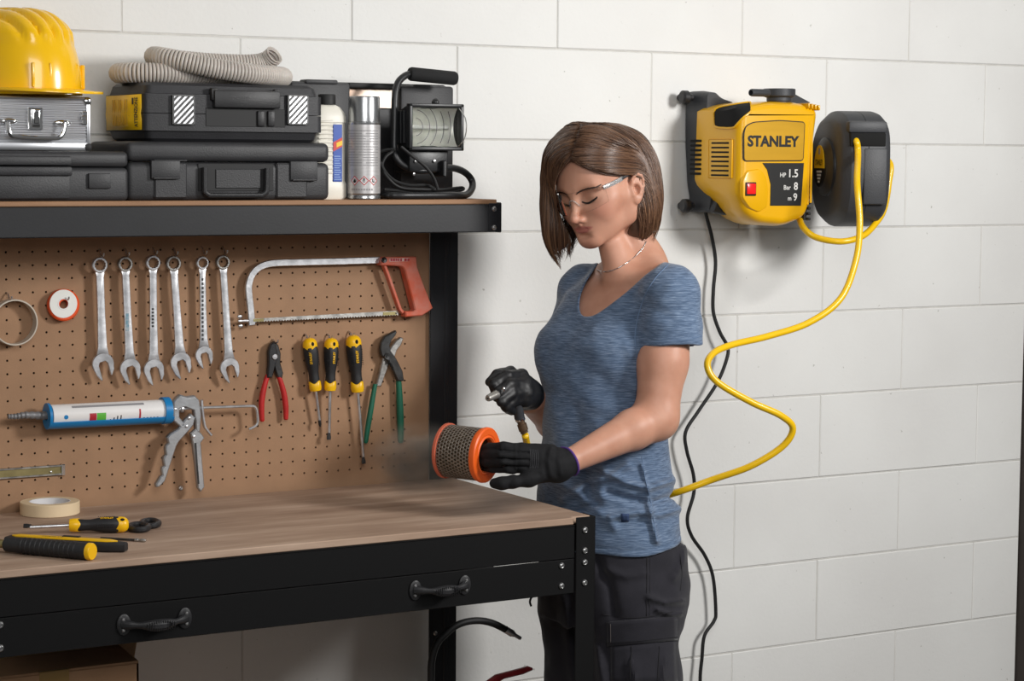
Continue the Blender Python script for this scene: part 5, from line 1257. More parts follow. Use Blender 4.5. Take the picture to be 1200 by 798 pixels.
def np_mesh(name, V_, Q, mt, parent, attrs=None, smooth=1):
    for _ in range(smooth):      # one gentle relax
        s = np.zeros_like(V_); n = np.zeros(len(V_))
        for i in range(4):
            a, b = Q[:, i], Q[:, (i + 1) % 4]; np.add.at(s, a, V_[b]); np.add.at(s, b, V_[a]); np.add.at(n, a, 1); np.add.at(n, b, 1)
        V_ = V_*.7 + .3*s/np.maximum(n, 1)[:, None]
    me = bpy.data.meshes.new(name); me.vertices.add(len(V_)); me.vertices.foreach_set('co', V_.astype(f32).ravel())
    me.loops.add(Q.size); me.loops.foreach_set('vertex_index', Q.astype(np.int32).ravel())
    me.polygons.add(len(Q)); me.polygons.foreach_set('loop_start', np.arange(0, Q.size, Q.shape[1], dtype=np.int32))
    me.update(calc_edges=True); me.shade_smooth()
    for k, v in (attrs or {}).items():
        at_ = me.attributes.new(k, 'FLOAT', 'POINT'); at_.data.foreach_set('value', v(V_).astype(f32))
    me.materials.append(MATS[mt]); o = bpy.data.objects.new(name, me); COL.objects.link(o)
    if parent is not None: o.parent = parent; ROOTM[o.name] = ROOTM[parent.name]
    return o
# smooth value noise
def _h(i, j, k):
    n = (i*374761393 + j*668265263 + k*1274126177) & 0xffffffff; n = ((n ^ (n >> 13))*1274126177) & 0xffffffff; return ((n ^ (n >> 16)) & 0xffff)/32767.5 - 1
def vnoise(p):
    i = np.floor(p).astype(np.int64); f = p - i; f = f*f*(3 - 2*f); r = 0
    for a in (0, 1):
        for b in (0, 1):
            for c in (0, 1):
                w = (f[:, 0] if a else 1 - f[:, 0])*(f[:, 1] if b else 1 - f[:, 1])*(f[:, 2] if c else 1 - f[:, 2]); r = r + w*_h(i[:, 0] + a, i[:, 1] + b, i[:, 2] + c)
    return r
# ------------------------------------------------------------------ frame of the figure
DW = 4.31
Bw = at(716, 660, d=DW); Bw.z = 0
MW = Matrix(((rt0[0], fw0[0], 0, Bw.x), (rt0[1], fw0[1], 0, Bw.y), (0, 0, 1, 0), (0, 0, 0, 1)))
MWi = MW.inverted(); MWn = np.array(MW)
def WL(px, py, d): return np.array(MWi @ at(px, py, d=d))
def pxof(p):
    w = p @ MWn[:3, :3].T + MWn[:3, 3] - CAMP; d = w @ fw; a = FPX*(w @ rt0)/d; b = FPX*(w @ dn)/d
    return np.stack([600 + cR*a - sR*b, 399 + sR*a + cR*b], 1), d
def zof(py, d=DW): return float(WL(716, py, d)[2])
woman = thing('person', 'woman in blue t-shirt and dark cargo trousers wearing clear safety glasses and black gloves', 'person', M=MW)
def axes(yaw, pitch=0., roll=0.):
    y, p = math.radians(yaw), math.radians(pitch)
    f0 = nv(-math.sin(y), -math.cos(y), 0); l = nv(math.cos(y), -math.sin(y), 0); z = nv(0, 0, 1)
    f = math.cos(p)*f0 - math.sin(p)*z; u = math.cos(p)*z + math.sin(p)*f0
    r = math.radians(roll); l, u = math.cos(r)*l + math.sin(r)*u, math.cos(r)*u - math.sin(r)*l
    return np.stack([l, f, u])
HD = Fr(WL(706, 217, 4.275), axes(41.5, 16, 7))
PHI = 45; TA = axes(PHI)
NS, FS = WL(786, 346, 4.20), WL(685, 343, 4.43)
NE, NWR = WL(769, 490, 4.175), WL(668, 540, 4.065)
FE, FWR = WL(652, 492, 4.46), WL(619, 466, 4.30)
def tf_(c, s, f, z): return np.array([c[0], c[1], 0]) + TA[0]*s + TA[1]*f + nv(0, 0, z)
# torso rows: (pixel row, centre column, lateral and forward half widths of the shirt)
ROWS = [(322, 735, .080, .060), (345, 729, .135, .078), (372, 719, .142, .092), (400, 711, .138, .106), (425, 707, .134, .108), (455, 707, .133, .106), (490, 708, .135, .106), (525, 708.5, .141, .110), (560, 709, .150, .116), (600, 711, .158, .122), (637, 713.5, .163, .127)]
def rows_loft(rows, k, grow=0., dd=0.):
    zs, cx, cy, a, b = [], [], [], [], []
    for py, px, A, B in rows:
        c = WL(px, py, DW + dd) @ TA.T; zs.append(c[2]); cx.append(c[0]); cy.append(c[1]); a.append(A*k + grow); b.append(B*k + grow)
    return loft(zs, cx, cy, a, b, Fr((0, 0, 0), TA))
# ------------------------------------------------------------------ skin
body = Field()
H_ = HD
def sy(x, y, z): return [(x, y, z), (-x, y, z)]
body.add(ell((0, -.010, .035), (.0735, .092, .074), H_), .02)
body.add(ell((0, .036, .028), (.0625, .055, .056), H_), .03)
body.add(ell((0, .040, -.038), (.0525, .050, .060), H_), .03)
for s in (1, -1):
    body.add(ell((s*.036, .056, -.032), (.023, .022, .023), H_), .03)
    body.add(ell((s*.0505, .034, -.016), (.0160, .024, .016), H_), .025)
    body.add(cone((s*.050, -.002, -.062), (s*.013, .072, -.0890), .0135, .0130, H_), .028)
    body.add(cone((s*.056, -.004, -.03), (s*.050, -.002, -.064), .016, .0135, H_), .03)
    body.add(cone((s*.010, .0875, .017), (s*.042, .073, .017), .0065, .0055, H_), .02)
body.add(ell((0, .0770, -.0880), (.0160, .0140, .0120), H_), .02)
body.add(ell((0, .0695, -.061), (.028, .020, .022), H_), .02)          # muzzle under the lips
for s in (1, -1): body.sub(ell((s*.033, .101, -.003), (.020, .022, .0135), H_), .018)
for s in (1, -1):
    body.add(ell((s*.0325, .0695, -.004), (.0155, .0135, .0125), H_), .007)    # lowered lids over the eyes
body.add(cone((0, .0865, .008), (0, .1055, -.036), .0054, .0058, H_), .014)
body.add(cone((0, .1060, -.034), (0, .1090, -.0400), .0054, .0062, H_), .008)
for s in (1, -1):
    body.add(ell((s*.0096, .0960, -.0440), (.0052, .0080, .0054), H_), .007)
    body.sub(ell((s*.0056, .1015, -.0510), (.0032, .0052, .0030), H_), .003)
body.add(cone((0, .103, -.045), (0, .0945, -.0535), .0042, .004, H_), .006)
for s in (1, -1):
    body.add(chain([(0, .0900, -.0592), (s*.009, .0886, -.0582), (s*.0275, .0745, -.0630)], [.0031, .0030, .0010], H_), .004)
    body.add(chain([(0, .0885, -.0690), (s*.009, .0872, -.0690), (s*.0260, .0745, -.0645)], [.0039, .0036, .0011], H_), .004)
    body.sub(chain([(0, .0956, -.0644), (s*.010, .0933, -.0642), (s*.0295, .0776, -.0636)], [.0010, .0010, .0008], H_), .0022)
body.sub(ell((0, .0985, -.0780), (.016, .011, .0042), H_), .010)
body.sub(cone((0, .1035, -.0525), (0, .1030, -.0560), .0020, .0018, H_), .005)   # philtrum
# ears
for s in (1, -1):
    al = math.radians(24); dv = nv(s*math.sin(al), -math.cos(al), 0); nv_ = nv(s*math.cos(al), math.sin(al), 0); tl = math.radians(8)
    uv = nv(0, 0, 1)*math.cos(tl) + dv*math.sin(tl); dv2 = dv*math.cos(tl) - nv(0, 0, 1)*math.sin(tl); Re = np.stack([nv_, dv2, uv], 1)
    E_ = nv(s*.0715, .0035, -.016)      # front root of the ear
    def ep(u, v, w=0.): return E_ + dv2*u + uv*v + nv_*w
    body.add(ell(ep(.0125, .002, .0015), (.0042, .0145, .0265), H_, Re), .006)
    ring = [ep(.003, .008, .002), ep(.004, .018, .004), ep(.009, .0262, .005), ep(.017, .0285, .005), ep(.0245, .0245, .0045), ep(.0275, .015, .004), ep(.0268, .003, .0035), ep(.0235, -.010, .003), ep(.0175, -.0195, .003)]
    body.add(chain(ring, [.0026, .0028, .0028, .0029, .0029, .0029, .0027, .0027, .0030], H_), .003)
    body.add(chain([ep(.0205, .015, .003), ep(.0195, .004, .0035), ep(.0155, -.008, .0035)], [.0026, .003, .0028], H_), .004)
    body.add(ell(ep(.0105, -.0225, .002), (.0040, .0068, .0078), H_, Re), .005)
    body.sub(ell(ep(.0100, -.001, .0052), (.0078, .0076, .0105), H_, Re), .002)
    body.sub(chain([ep(.0065, .017, .0068), ep(.0135, .0215, .0072), ep(.0215, .0165, .0068), ep(.0235, .006, .006)], [.0026, .0030, .0026, .0016], H_), .0025)
    body.add(cone(ep(.002, -.001, .002), ep(.003, -.011, .003), .0036, .0038, H_), .004)
# neck, chest, shoulders, torso
hb = H_.out((.004, -.026, -.045)); nb = WL(750, 322, 4.33)
body.add(cone(hb, nb, .0470, .0500), .014)
ft = H_.out((0, .018, -.085)); body.add(cone(ft, WL(727, 316, 4.27), .026, .034), .012)
body.add(rows_loft(ROWS, .93, -.004), .03)
NS2, FS2 = NS + nv(0, 0, .0), FS
body.add(cone(nb + nv(0, 0, .02), NS + (nb - NS)*.18 + nv(0, 0, .010), .036, .040), .04)
body.add(cone(nb + nv(0, 0, .02), FS + (nb - FS)*.18 + nv(0, 0, .006), .036, .038), .04)
cl0 = WL(704, 324, 4.235)
body.add(cone(WL(716, 326, 4.262), NS + nv(-.01, .01, .034), .008, .008), .024)
for s, jx in ((.068, 0), (-.068, 0)):
    c = WL(708, 412, DW); body.add(ell(tf_(c, s, .044, c[2]), (.046, .040, .046)), .03)
# arms
body.add(cone(NS + nv(.004, 0, 0), NS*.45 + NE*.55, .047, .0465), .016); body.add(cone(NS*.45 + NE*.55, NE, .047, .041), .02)
body.add(cone(NE, NE*.72 + NWR*.28, .041, .0385), .02); body.add(cone(NE*.72 + NWR*.28, NWR, .0385, .0232), .012)
body.add(cone(NWR, NWR + (NWR - NE)*.16, .0232, .020), .004)
body.add(cone(FS, FE, .047, .040), .03); body.add(cone(FE, FWR, .040, .027), .02); body.add(cone(FWR, FWR + (FWR - FE)*.1, .027, .024), .02)
def headmask(c, r):
    c = np.asarray(c, float); r = np.asarray(r, float)
    return lambda V_: np.exp(-(((HD.to(V_) - c)/r)**2).sum(1))
def lipmask(V_):
    q = HD.to(V_); x, y, z = q.T
    up = -.0565 - .30*np.maximum(np.abs(x) - .005, 0) + .10*np.minimum(np.abs(x) - .005, 0)*-1*-1; lowb = -.0732 + 16*x*x
    m_ = np.clip((up + .0012 - z)/.0016, 0, 1)*np.clip((z - lowb)/.0018, 0, 1)*np.clip((.0272 - np.abs(x))/.002, 0, 1)*(y > .07); return m_
def blush(V_):
    return headmask((.043, .062, -.032), (.022, .03, .02))(V_)*.8 + headmask((-.043, .062, -.032), (.022, .03, .02))(V_)*.8 + headmask((0, .108, -.042), (.012, .02, .010))(V_)*.35 + headmask((0, .085, -.098), (.02, .03, .014))(V_)*.4
def eyeshade(V_): return headmask((.032, .08, .006), (.016, .03, .006))(V_) + headmask((-.032, .08, .006), (.016, .03, .006))(V_)
def skin_mat():
    M, nt, b = nodes_of('skin'); L = nt.links
    tc = nt.nodes.new('ShaderNodeTexCoord'); n = nt.nodes.new('ShaderNodeTexNoise'); n.inputs['Scale'].default_value = 26; n.inputs['Detail'].default_value = 4; L.new(tc.outputs['Object'], n.inputs['Vector'])
    r = nt.nodes.new('ShaderNodeValToRGB'); r.color_ramp.elements[0].position = .3; r.color_ramp.elements[1].position = .72; L.new(n.outputs[0], r.inputs[0])
    r.color_ramp.elements[0].color = lin((190, 138, 114)) + (1,); r.color_ramp.elements[1].color = lin((204, 153, 129)) + (1,)
    src = r.outputs[0]
    for nm, c, s in (('blush', (196, 116, 98), .6), ('lids', (168, 116, 96), .55), ('lips', (172, 94, 88), .75)):
        a = nt.nodes.new('ShaderNodeAttribute'); a.attribute_name = nm; mu = nt.nodes.new('ShaderNodeMath'); mu.operation = 'MULTIPLY'; mu.use_clamp = True; mu.inputs[1].default_value = s; L.new(a.outputs['Fac'], mu.inputs[0])
        mx = nt.nodes.new('ShaderNodeMix'); mx.data_type = 'RGBA'; L.new(mu.outputs[0], mx.inputs[0]); L.new(src, mx.inputs[6]); mx.inputs[7].default_value = lin(c) + (1,); src = mx.outputs[2]
    L.new(src, b.inputs['Base Color']); b.inputs['Roughness'].default_value = .48; b.inputs['Specular IOR Level'].default_value = .4
    b.inputs['Subsurface Weight'].default_value = .12; b.inputs['Subsurface Radius'].default_value = (.012, .005, .003); b.inputs['Subsurface Scale'].default_value = .6
    n2 = nt.nodes.new('ShaderNodeTexNoise'); n2.inputs['Scale'].default_value = 700; L.new(tc.outputs['Object'], n2.inputs['Vector'])
    bp = nt.nodes.new('ShaderNodeBump'); bp.inputs['Strength'].default_value = .06; bp.inputs['Distance'].default_value = .001; L.new(n2.outputs[0], bp.inputs['Height']); L.new(bp.outputs[0], b.inputs['Normal'])
    MATS['skin'] = M
skin_mat()
HO = HD.o
V_, Q = surface_nets(body, HO - nv(.34, .36, .62), HO + nv(.36, .34, .15), .0020)
skin = np_mesh('body', V_, Q, 'skin', woman, {'lips': lipmask, 'blush': blush, 'lids': eyeshade})

def hits(F, pts, d0=3.9, d1=4.7, it=45):
    """first points of a field's surface under many picture points"""
    o_ = np.array([WL(x, y, d0) for x, y in pts]); e_ = np.array([WL(x, y, d1) for x, y in pts]); dv = e_ - o_; dv /= np.linalg.norm(dv, axis=1, keepdims=True); t = np.zeros(len(o_))
    for _ in range(it): t = t + np.maximum(F.ev(o_ + t[:, None]*dv), -.01)*.85
    return o_ + t[:, None]*dv
def hit(F, px, py): return hits(F, [(px, py)])[0]
# ------------------------------------------------------------------ fine face lines: brows, lashes
def settle(F, pts, off, it=5):
    p = np.asarray(pts, float).copy()
    for _ in range(it): p -= F.grad(p)*(F.ev(p) - off)[:, None]
    return p
def hd_path(pts, n=5): return np.array([HD.out(np.array(q)) for q in smooth_path(pts, n)])
mat('brow hair', (58, 42, 34), .7, var=.2, vs=300)
mat('lash', (26, 20, 18), .6)
for s in (1, -1):
    P_ = settle(body, hd_path([(s*.0125, .096, .0080), (s*.022, .092, .0105), (s*.033, .086, .0140), (s*.042, .078, .0160), (s*.049, .070, .0160)]), .0002)
    n = len(P_); g = MB(); Tn = []
    for i in range(150):
        t = random.random(); k = min(int(t*(n - 1)), n - 2); q = P_[k]*(1 - (t*(n - 1) - k)) + P_[k + 1]*(t*(n - 1) - k)
        wv = .0021*(1 - .6*t); q = q + HD.A[2]*random.uniform(-wv, wv); d = (P_[k + 1] - P_[k])/np.linalg.norm(P_[k + 1] - P_[k]) + HD.A[2]*random.uniform(-.1, .45)*(1 - t)
        Tn += [q, q + d*.0035, q + d*.007]
    Tn = settle(body, Tn, .0004, 3)
    for i in range(150): g.tube([tuple(x) for x in Tn[3*i:3*i + 3]], [.00045, .0004, .0001], 4, caps=False)
    obj('eyebrow', g, 'brow hair', woman, world=False, ang=180)['kind'] = 'stuff'
    P_ = settle(body, hd_path([(s*.0175, .090, -.0085), (s*.024, .090, -.0118), (s*.0325, .088, -.0128), (s*.041, .082, -.0105), (s*.0465, .076, -.0060)]), .0002)
    g = MB(); g.tube([tuple(x) for x in P_], [.0007 + .0014*math.sin(PI*(i + 3)/(len(P_) + 5)) for i in range(len(P_))], 6)
    for i in range(4, len(P_), 1):
        q = P_[i]; d = HD.A[1]*.9 - HD.A[2]*.7 + HD.A[0]*s*.5*(i/len(P_) - .2); d /= np.linalg.norm(d)
        g.tube([tuple(q), tuple(q + d*.003), tuple(q + d*.0062 + HD.A[2]*.0012)], [.0004, .0003, .0001], 4, caps=False)
    obj('eyelashes', g, 'lash', woman, world=False, ang=180)['kind'] = 'stuff'
# ------------------------------------------------------------------ hair
def seg_dist(p, a, b):
    ba = b - a; t = np.clip(((p - a) @ ba)/(ba @ ba), 0, 1); return np.linalg.norm(p - a - t[:, None]*ba, axis=1)
def poly_sd(p, poly):     # signed distance, negative inside
    poly = np.asarray(poly, float); d = np.full(len(p), 1e9); ins = np.zeros(len(p), bool)
    for i in range(len(poly)):
        a, b = poly[i], poly[(i + 1) % len(poly)]; d = np.minimum(d, seg_dist(p, a, b))
        c = ((a[1] > p[:, 1]) != (b[1] > p[:, 1])); x = (b[0] - a[0])*(p[:, 1] - a[1])/(b[1] - a[1] + 1e-12) + a[0]; ins ^= c & (p[:, 0] < x)
    return np.where(ins, -d, d)
FACE = [(669, 188), (682, 196), (695, 201.5), (712, 206), (727, 207.5), (738, 206), (746, 210), (750, 219), (748, 230), (744.5, 240), (742, 252), (739, 263), (734, 273), (728, 284), (700, 302), (676, 294), (670, 281), (664, 267), (658, 255), (653.5, 244), (650.5, 232), (650.5, 218), (654, 206), (661, 196)]
hair = Field()
hair.add(ell((0, -.008, .036), (.0805, .097, .083), HD), .02)
hair.add(ell((0, .030, .050), (.072, .070, .066), HD), .03)
hair.add(chain([WL(734, 178, 4.285), WL(743, 195, 4.285), WL(747.5, 225, 4.285), WL(747, 250, 4.285), WL(745, 267, 4.28)], [.026, .028, .0295, .0285, .018], None), .05)
hair.add(chain([WL(732, 195, 4.345), WL(736, 215, 4.355), WL(737, 240, 4.355), WL(736, 262, 4.35)], [.045, .042, .040, .03]), .05)
hair.add(chain([WL(742, 240, 4.262), WL(739, 262, 4.268)], [.014, .013]), .02)
hair.add(chain([WL(672, 160, 4.30), WL(661, 182, 4.305), WL(654, 212, 4.305), WL(652, 245, 4.30), WL(654, 270, 4.295), WL(657, 287, 4.29)], [.018, .016, .0145, .0135, .0125, .006]), .05)
hair.add(chain([WL(668, 200, 4.345), WL(664, 240, 4.345), WL(666, 272, 4.335)], [.03, .026, .018]), .05)
def hair_post(p, d):
    q, dep = pxof(p); sd = poly_sd(q, FACE)/590.
    y = HD.to(p)[:, 1]
    return smax(d, -np.maximum(sd, -.022 - y), .006)
hair.post.append(hair_post)
lo_, hi_ = HO - nv(.16, .17, .20), HO + nv(.16, .17, .16)
Vh, Qh = surface_nets(hair, lo_, hi_, .0034)
PART = [(668.5, 188), (671, 178), (674, 168), (677.5, 158), (682, 149), (690, 143)]
def strands():
    R = np.random.default_rng(11)
    N = 4600
    pk = hits(hair, PART); pk = np.concatenate([pk, [HD.out((.006, -.02, .122)), HD.out((.012, -.06, .10))]])
    t = R.random(N)**.8*(len(pk) - 1.001); k = t.astype(int); fr_ = (t - k)[:, None]
    side = np.where(R.random(N) < .60, 1., -1.)
    P = pk[k]*(1 - fr_) + pk[k + 1]*fr_ + (side*(.0008 + .045*R.random(N)**2.4))[:, None]*HD.A[0] + R.normal(0, .0012, (N, 3))
    back = R.random(N) < .25
    P[back] = HD.out(np.stack([R.uniform(-.03, .07, back.sum()), R.uniform(-.10, -.02, back.sum()), R.uniform(.05, .11, back.sum())], 1)); side[back] = np.where(R.random(back.sum()) < .75, 1, -1)
    # extra roots along the hairline over the temple and behind the ear
    hl = [(671, 187), (680, 192), (690, 196), (702, 200), (714, 203), (726, 204.5)]; hb_ = [(750, 209), (752.5, 217), (751.5, 228), (748, 240), (745, 252)]
    ex = [(a[0] + (b[0] - a[0])*u + R.normal(0, 1.0), a[1] + (b[1] - a[1])*u - abs(R.normal(0, 2.5))) for a, b in zip(hl, hl[1:]) for u in R.random(90)]
    ex += [(a[0] + (b[0] - a[0])*u + abs(R.normal(0, 3)), a[1] + (b[1] - a[1])*u) for a, b in zip(hb_, hb_[1:]) for u in R.random(60)]
    ct = HD.out(np.stack([R.uniform(-.075, .0, 700), R.uniform(-.09, .06, 700), R.uniform(.09, .12, 700)], 1))
    P = np.concatenate([P, hits(hair, ex), ct]); side = np.concatenate([side, np.ones(len(ex)), -np.ones(len(ct))]); N = len(P)
    off = .0002 + .0034*R.random(N)**1.7
    down = nv(0, 0, -1)
    def fix(P, k=1.):
        return P - hair.grad(P)*((hair.ev(P) - off)*k)[:, None]
    P = fix(P)
    seg = 36; h = .0086
    path = [P.copy()]; alive = np.ones(N, bool); length = np.full(N, seg)
    wob = R.normal(0, .09, (N, 3)); fly = R.random(N) < .05; rn = R.normal(0, 1, N); rl = R.random(N)
    prev = None; near = side > 0
    for i in range(seg):
        q = HD.to(P); pq, dep = pxof(P)
        dl = np.zeros((N, 3)); dl[:, 2] = -1
        top = np.clip((q[:, 2] - .060)/.04, 0, 1)
        lat = np.stack([np.where(near, .95, -1.), np.where(near, -.50, np.where(q[:, 1] > .0, .02, -.3)), np.where(near, -.42, -.30)], 1)
        swp = np.clip((q[:, 1] + .035)/.04, 0, 1)*np.clip((q[:, 2] + .015)/.03, 0, 1)*near
        dl = dl + np.stack([.3*swp, -2.0*swp, .30*swp], 1)
        d = (dl*(1 - top)[:, None] + lat*top[:, None] + wob*.6) @ HD.A
        low = np.clip((pq[:, 1] - 225)/25, 0, 1)*(~near | (q[:, 1] < -.01)); d = d*(1 - .8*low)[:, None] + (down + rt0_l*.0)*(.8*low)[:, None]
        d = d/np.linalg.norm(d, axis=1, keepdims=True)
        if prev is not None: d = d*.42 + prev*.58
        g = hair.grad(P); hang = low*np.where(near, .35, .65)
        d = d - g*(d*g).sum(1, keepdims=True)*np.where(fly, .5, .96 - hang)[:, None]; d /= np.linalg.norm(d, axis=1, keepdims=True) + 1e-9; prev = d
        P2 = P + d*h; e = hair.ev(P2) - off; e = np.where(e > 0, e*np.where(fly, .25, np.clip(.85 - hang*1.2, .05, 1)), e); P2 = P2 - g*np.clip(e, -.004, .004)[:, None]
        # keep clear of the face
        q2, _ = pxof(P2); sd = poly_sd(q2, FACE); m_ = (sd < 1.0) & (HD.to(P2)[:, 1] > -.022)
        if m_.any():
            gx = (poly_sd(q2[m_] + [1, 0], FACE) - sd[m_]); gy = (poly_sd(q2[m_] + [0, 1], FACE) - sd[m_]); mv = np.clip(1.0 - sd[m_], 0, 4)/590
            P2[m_] += (gx*mv)[:, None]*nv(1, 0, 0) - (gy*mv)[:, None]*nv(0, 0, 1)
        q2, _ = pxof(P2)
        zn = 281 + 3*rn - np.maximum(0, q2[:, 0] - 748)*.75; zf = 290 + 6*rn + 42*rl**4*(q2[:, 0] < 656) - .10*np.abs(q2[:, 0] - 668)
        stop = np.where(near, q2[:, 1] > zn, q2[:, 1] > np.where(q2[:, 0] > 720, 279 + 3*rn, zf))
        P = np.where(alive[:, None], P2, P); length = np.where(alive & stop, i + 2, length); alive &= ~stop
        path.append(P.copy())
    return np.stack(path, 1), length, R
rt0_l = nv(1, 0, 0)
path, length, R_ = strands()
vs, fs, tone = [Vh], [np.stack([Qh[:, 0], Qh[:, 1], Qh[:, 2], Qh[:, 3]], 1)], [np.full(len(Vh), .22)]
base = len(Vh)
for i in range(len(path)):
    L = int(min(length[i], path.shape[1]))
    if L < 6 or np.abs(path[i, :L] - HO).max() > .24 or np.linalg.norm(np.diff(path[i, :L], axis=0), axis=1).max() > .03: continue
    p = path[i, :L]; T_ = np.gradient(p, axis=0); T_ /= np.linalg.norm(T_, axis=1, keepdims=True) + 1e-9
    u = np.cross(T_, nv(.3, .2, .9)); u /= np.linalg.norm(u, axis=1, keepdims=True) + 1e-9; w = np.cross(T_, u)
    r = (.00050 + .00050*R_.random())*np.clip(1.25 - np.linspace(0, 1, L)**3, .15, 1); r[0] = .0002; r[-1] = .00015
    ring = np.stack([p + r[:, None]*(u*math.cos(a) + w*math.sin(a)) for a in (0, 2.094, 4.189)], 1).reshape(-1, 3)
    k = np.arange(L - 1)[:, None]*3; c = np.arange(3)[None]; c2 = (c + 1) % 3
    fs.append((base + np.stack([k + c, k + c2, k + 3 + c2, k + 3 + c], -1)).reshape(-1, 4)); vs.append(ring); tone.append(np.full(len(ring), np.clip(R_.normal(.52, .16), 0, 1))); base += len(ring)
tone = np.concatenate(tone)
M_, nt_, b_ = nodes_of('hair'); a_ = nt_.nodes.new('ShaderNodeAttribute'); a_.attribute_name = 'tone'; r_ = nt_.nodes.new('ShaderNodeValToRGB'); e_ = r_.color_ramp.elements
e_[0].color = lin((36, 24, 18)) + (1,); e_[1].color = lin((158, 118, 86)) + (1,); k_ = e_.new(.5); k_.color = lin((92, 64, 47)) + (1,)
nt_.links.new(a_.outputs['Fac'], r_.inputs[0]); nt_.links.new(r_.outputs[0], b_.inputs['Base Color']); b_.inputs['Roughness'].default_value = .36; b_.inputs['Specular IOR Level'].default_value = .55
MATS['hair'] = M_
np_mesh('hair', np.concatenate(vs), np.concatenate(fs), 'hair', woman, {'tone': lambda v: tone}, smooth=0)
# ------------------------------------------------------------------ safety glasses
M_ = bpy.data.materials.new('clear lens'); M_.use_nodes = True; nt_ = M_.node_tree; nt_.nodes.remove(nt_.nodes['Principled BSDF'])
tr_ = nt_.nodes.new('ShaderNodeBsdfTransparent'); tr_.inputs[0].default_value = (.97, .975, .97, 1); gs_ = nt_.nodes.new('ShaderNodeBsdfGlossy'); gs_.inputs['Roughness'].default_value = .03
fr_ = nt_.nodes.new('ShaderNodeFresnel'); fr_.inputs[0].default_value = 1.18; mx_ = nt_.nodes.new('ShaderNodeMixShader'); nt_.links.new(fr_.outputs[0], mx_.inputs[0]); nt_.links.new(tr_.outputs[0], mx_.inputs[1]); nt_.links.new(gs_.outputs[0], mx_.inputs[2])
nt_.links.new(mx_.outputs[0], nt_.nodes['Material Output'].inputs['Surface']); MATS['clear lens'] = M_
gl = MB(); nU, nV = 36, 10
def lens_pt(u, v):      # u -1..1 across, v 0..1 top to bottom
    x = .068*u; top = .0140 - .002*u*u; low = -.030 + .016*max(0, 1 - abs(u)/.22)**1.0 + .012*abs(u)**3
    z = top + (low - top)*v; y = .1115 - 8.6*x*x - .18*max(0, -.0 - z)*.4; return HD.out((x, y, z))
for j in range(nV + 1):
    for i in range(nU + 1): gl.v.append(Vector(lens_pt(-1 + 2*i/nU, j/nV)))
gl.f = [(j*(nU + 1) + i, j*(nU + 1) + i + 1, (j + 1)*(nU + 1) + i + 1, (j + 1)*(nU + 1) + i) for j in range(nV) for i in range(nU)]
gl_o = obj('safety_glasses', gl, 'clear lens', woman, world=False, ang=180)
mat('frosted clear', (226, 232, 234), .15, trans=.75)
edge_ = [lens_pt(-1 + 2*i/nU, 0) for i in range(nU + 1)] + [lens_pt(1, j/nV) for j in range(1, nV + 1)] + [lens_pt(1 - 2*i/nU, 1) for i in range(1, nU + 1)] + [lens_pt(-1, 1 - j/nV) for j in range(1, nV)]
obj('lens_edge', MB().tube([tuple(q) for q in edge_], .00055, 6, closed=True), 'clear lens', gl_o, world=False, ang=180)
for s in (1, -1):
    g = MB(); P_ = [HD.out(q) for q in ((s*.066, .074, .010), (s*.071, .058, .0105), (s*.0745, .040, .0115), (s*.0765, .024, .0130))]
    g.tube([tuple(q) for q in smooth_path([tuple(q) for q in P_], 5)], .0042, 8, flat=.3, up=HD.A[0]); obj('temple_arm', g, 'frosted clear', gl_o, world=False)
    g = MB(); P_ = [HD.out(q) for q in ((s*.0764, .026, .0128), (s*.0775, .012, .0145), (s*.079, -.004, .0150), (s*.082, -.020, .008), (s*.084, -.030, -.008))]
    g.tube([tuple(q) for q in smooth_path([tuple(q) for q in P_], 5)], .0032, 8, flat=.45, up=HD.A[0]); obj('temple_tip', g, 'rubber black' if 'rubber black' in MATS else 'matt black', gl_o, world=False)
g = MB(); P_ = settle(body, np.array([HD.out(q) for q in ((-.012, .094, -.016), (-.007, .102, -.004), (.007, .102, -.004), (.012, .094, -.016))]), .0018)
g.tube([tuple(q) for q in smooth_path([tuple(q) for q in P_], 5)], .0010, 8); obj('nose_bridge', g, 'frosted clear', gl_o, world=False)
# ------------------------------------------------------------------ t-shirt
NECK = [(p.x, p.y) for p in smooth_path([(706, 303, 0), (696, 317, 0), (687, 331, 0), (680.5, 347, 0), (679, 360, 0), (681.5, 368.5, 0), (688, 371, 0), (700, 367.5, 0), (721, 352.5, 0), (739, 338, 0), (756, 322.5, 0), (771, 311.5, 0), (782.5, 302, 0)], 4)] + [(784, 270), (706, 270)]
FOLDS = [  # (path in picture columns/rows on the near side, width m, height m)
    ([(786, 338), (768, 362), (755, 382)], .012, .0025), ([(735, 405), (742, 430), (744, 455)], .010, .002), ([(744, 376), (746, 394), (750, 408)], .006, -.0012), ([(757, 352), (768, 362), (785, 372)], .012, -.002), ([(760, 385), (772, 375), (790, 370)], .010, .0016),
    ([(788, 563), (760, 572), (735, 566), (708, 552)], .010, .006), ([(792, 580), (768, 588), (742, 586), (712, 577)], .010, -.005),
    ([(796, 596), (772, 603), (748, 600), (716, 606)], .011, .005), ([(758, 585), (764, 610), (770, 634)], .008, .005), ([(735, 545), (715, 560), (690, 565), (660, 585)], .012, .005),
    ([(700, 590), (676, 600), (655, 612)], .012, -.005), ([(752, 545), (760, 575), (764, 600)], .006, .003), ([(660, 440), (690, 470), (720, 480)], .022, .003), ([(690, 430), (720, 455), (742, 470)], .02, -.003),
    ([(648, 470), (655, 520), (660, 570)], .016, .004), ([(676, 480), (682, 530), (690, 580)], .018, -.003), ([(700, 500), (706, 540), (704, 580)], .018, .003), ([(645, 560), (680, 580), (720, 618)], .014, .003), ([(655, 395), (690, 405), (730, 398)], .02, .002)]
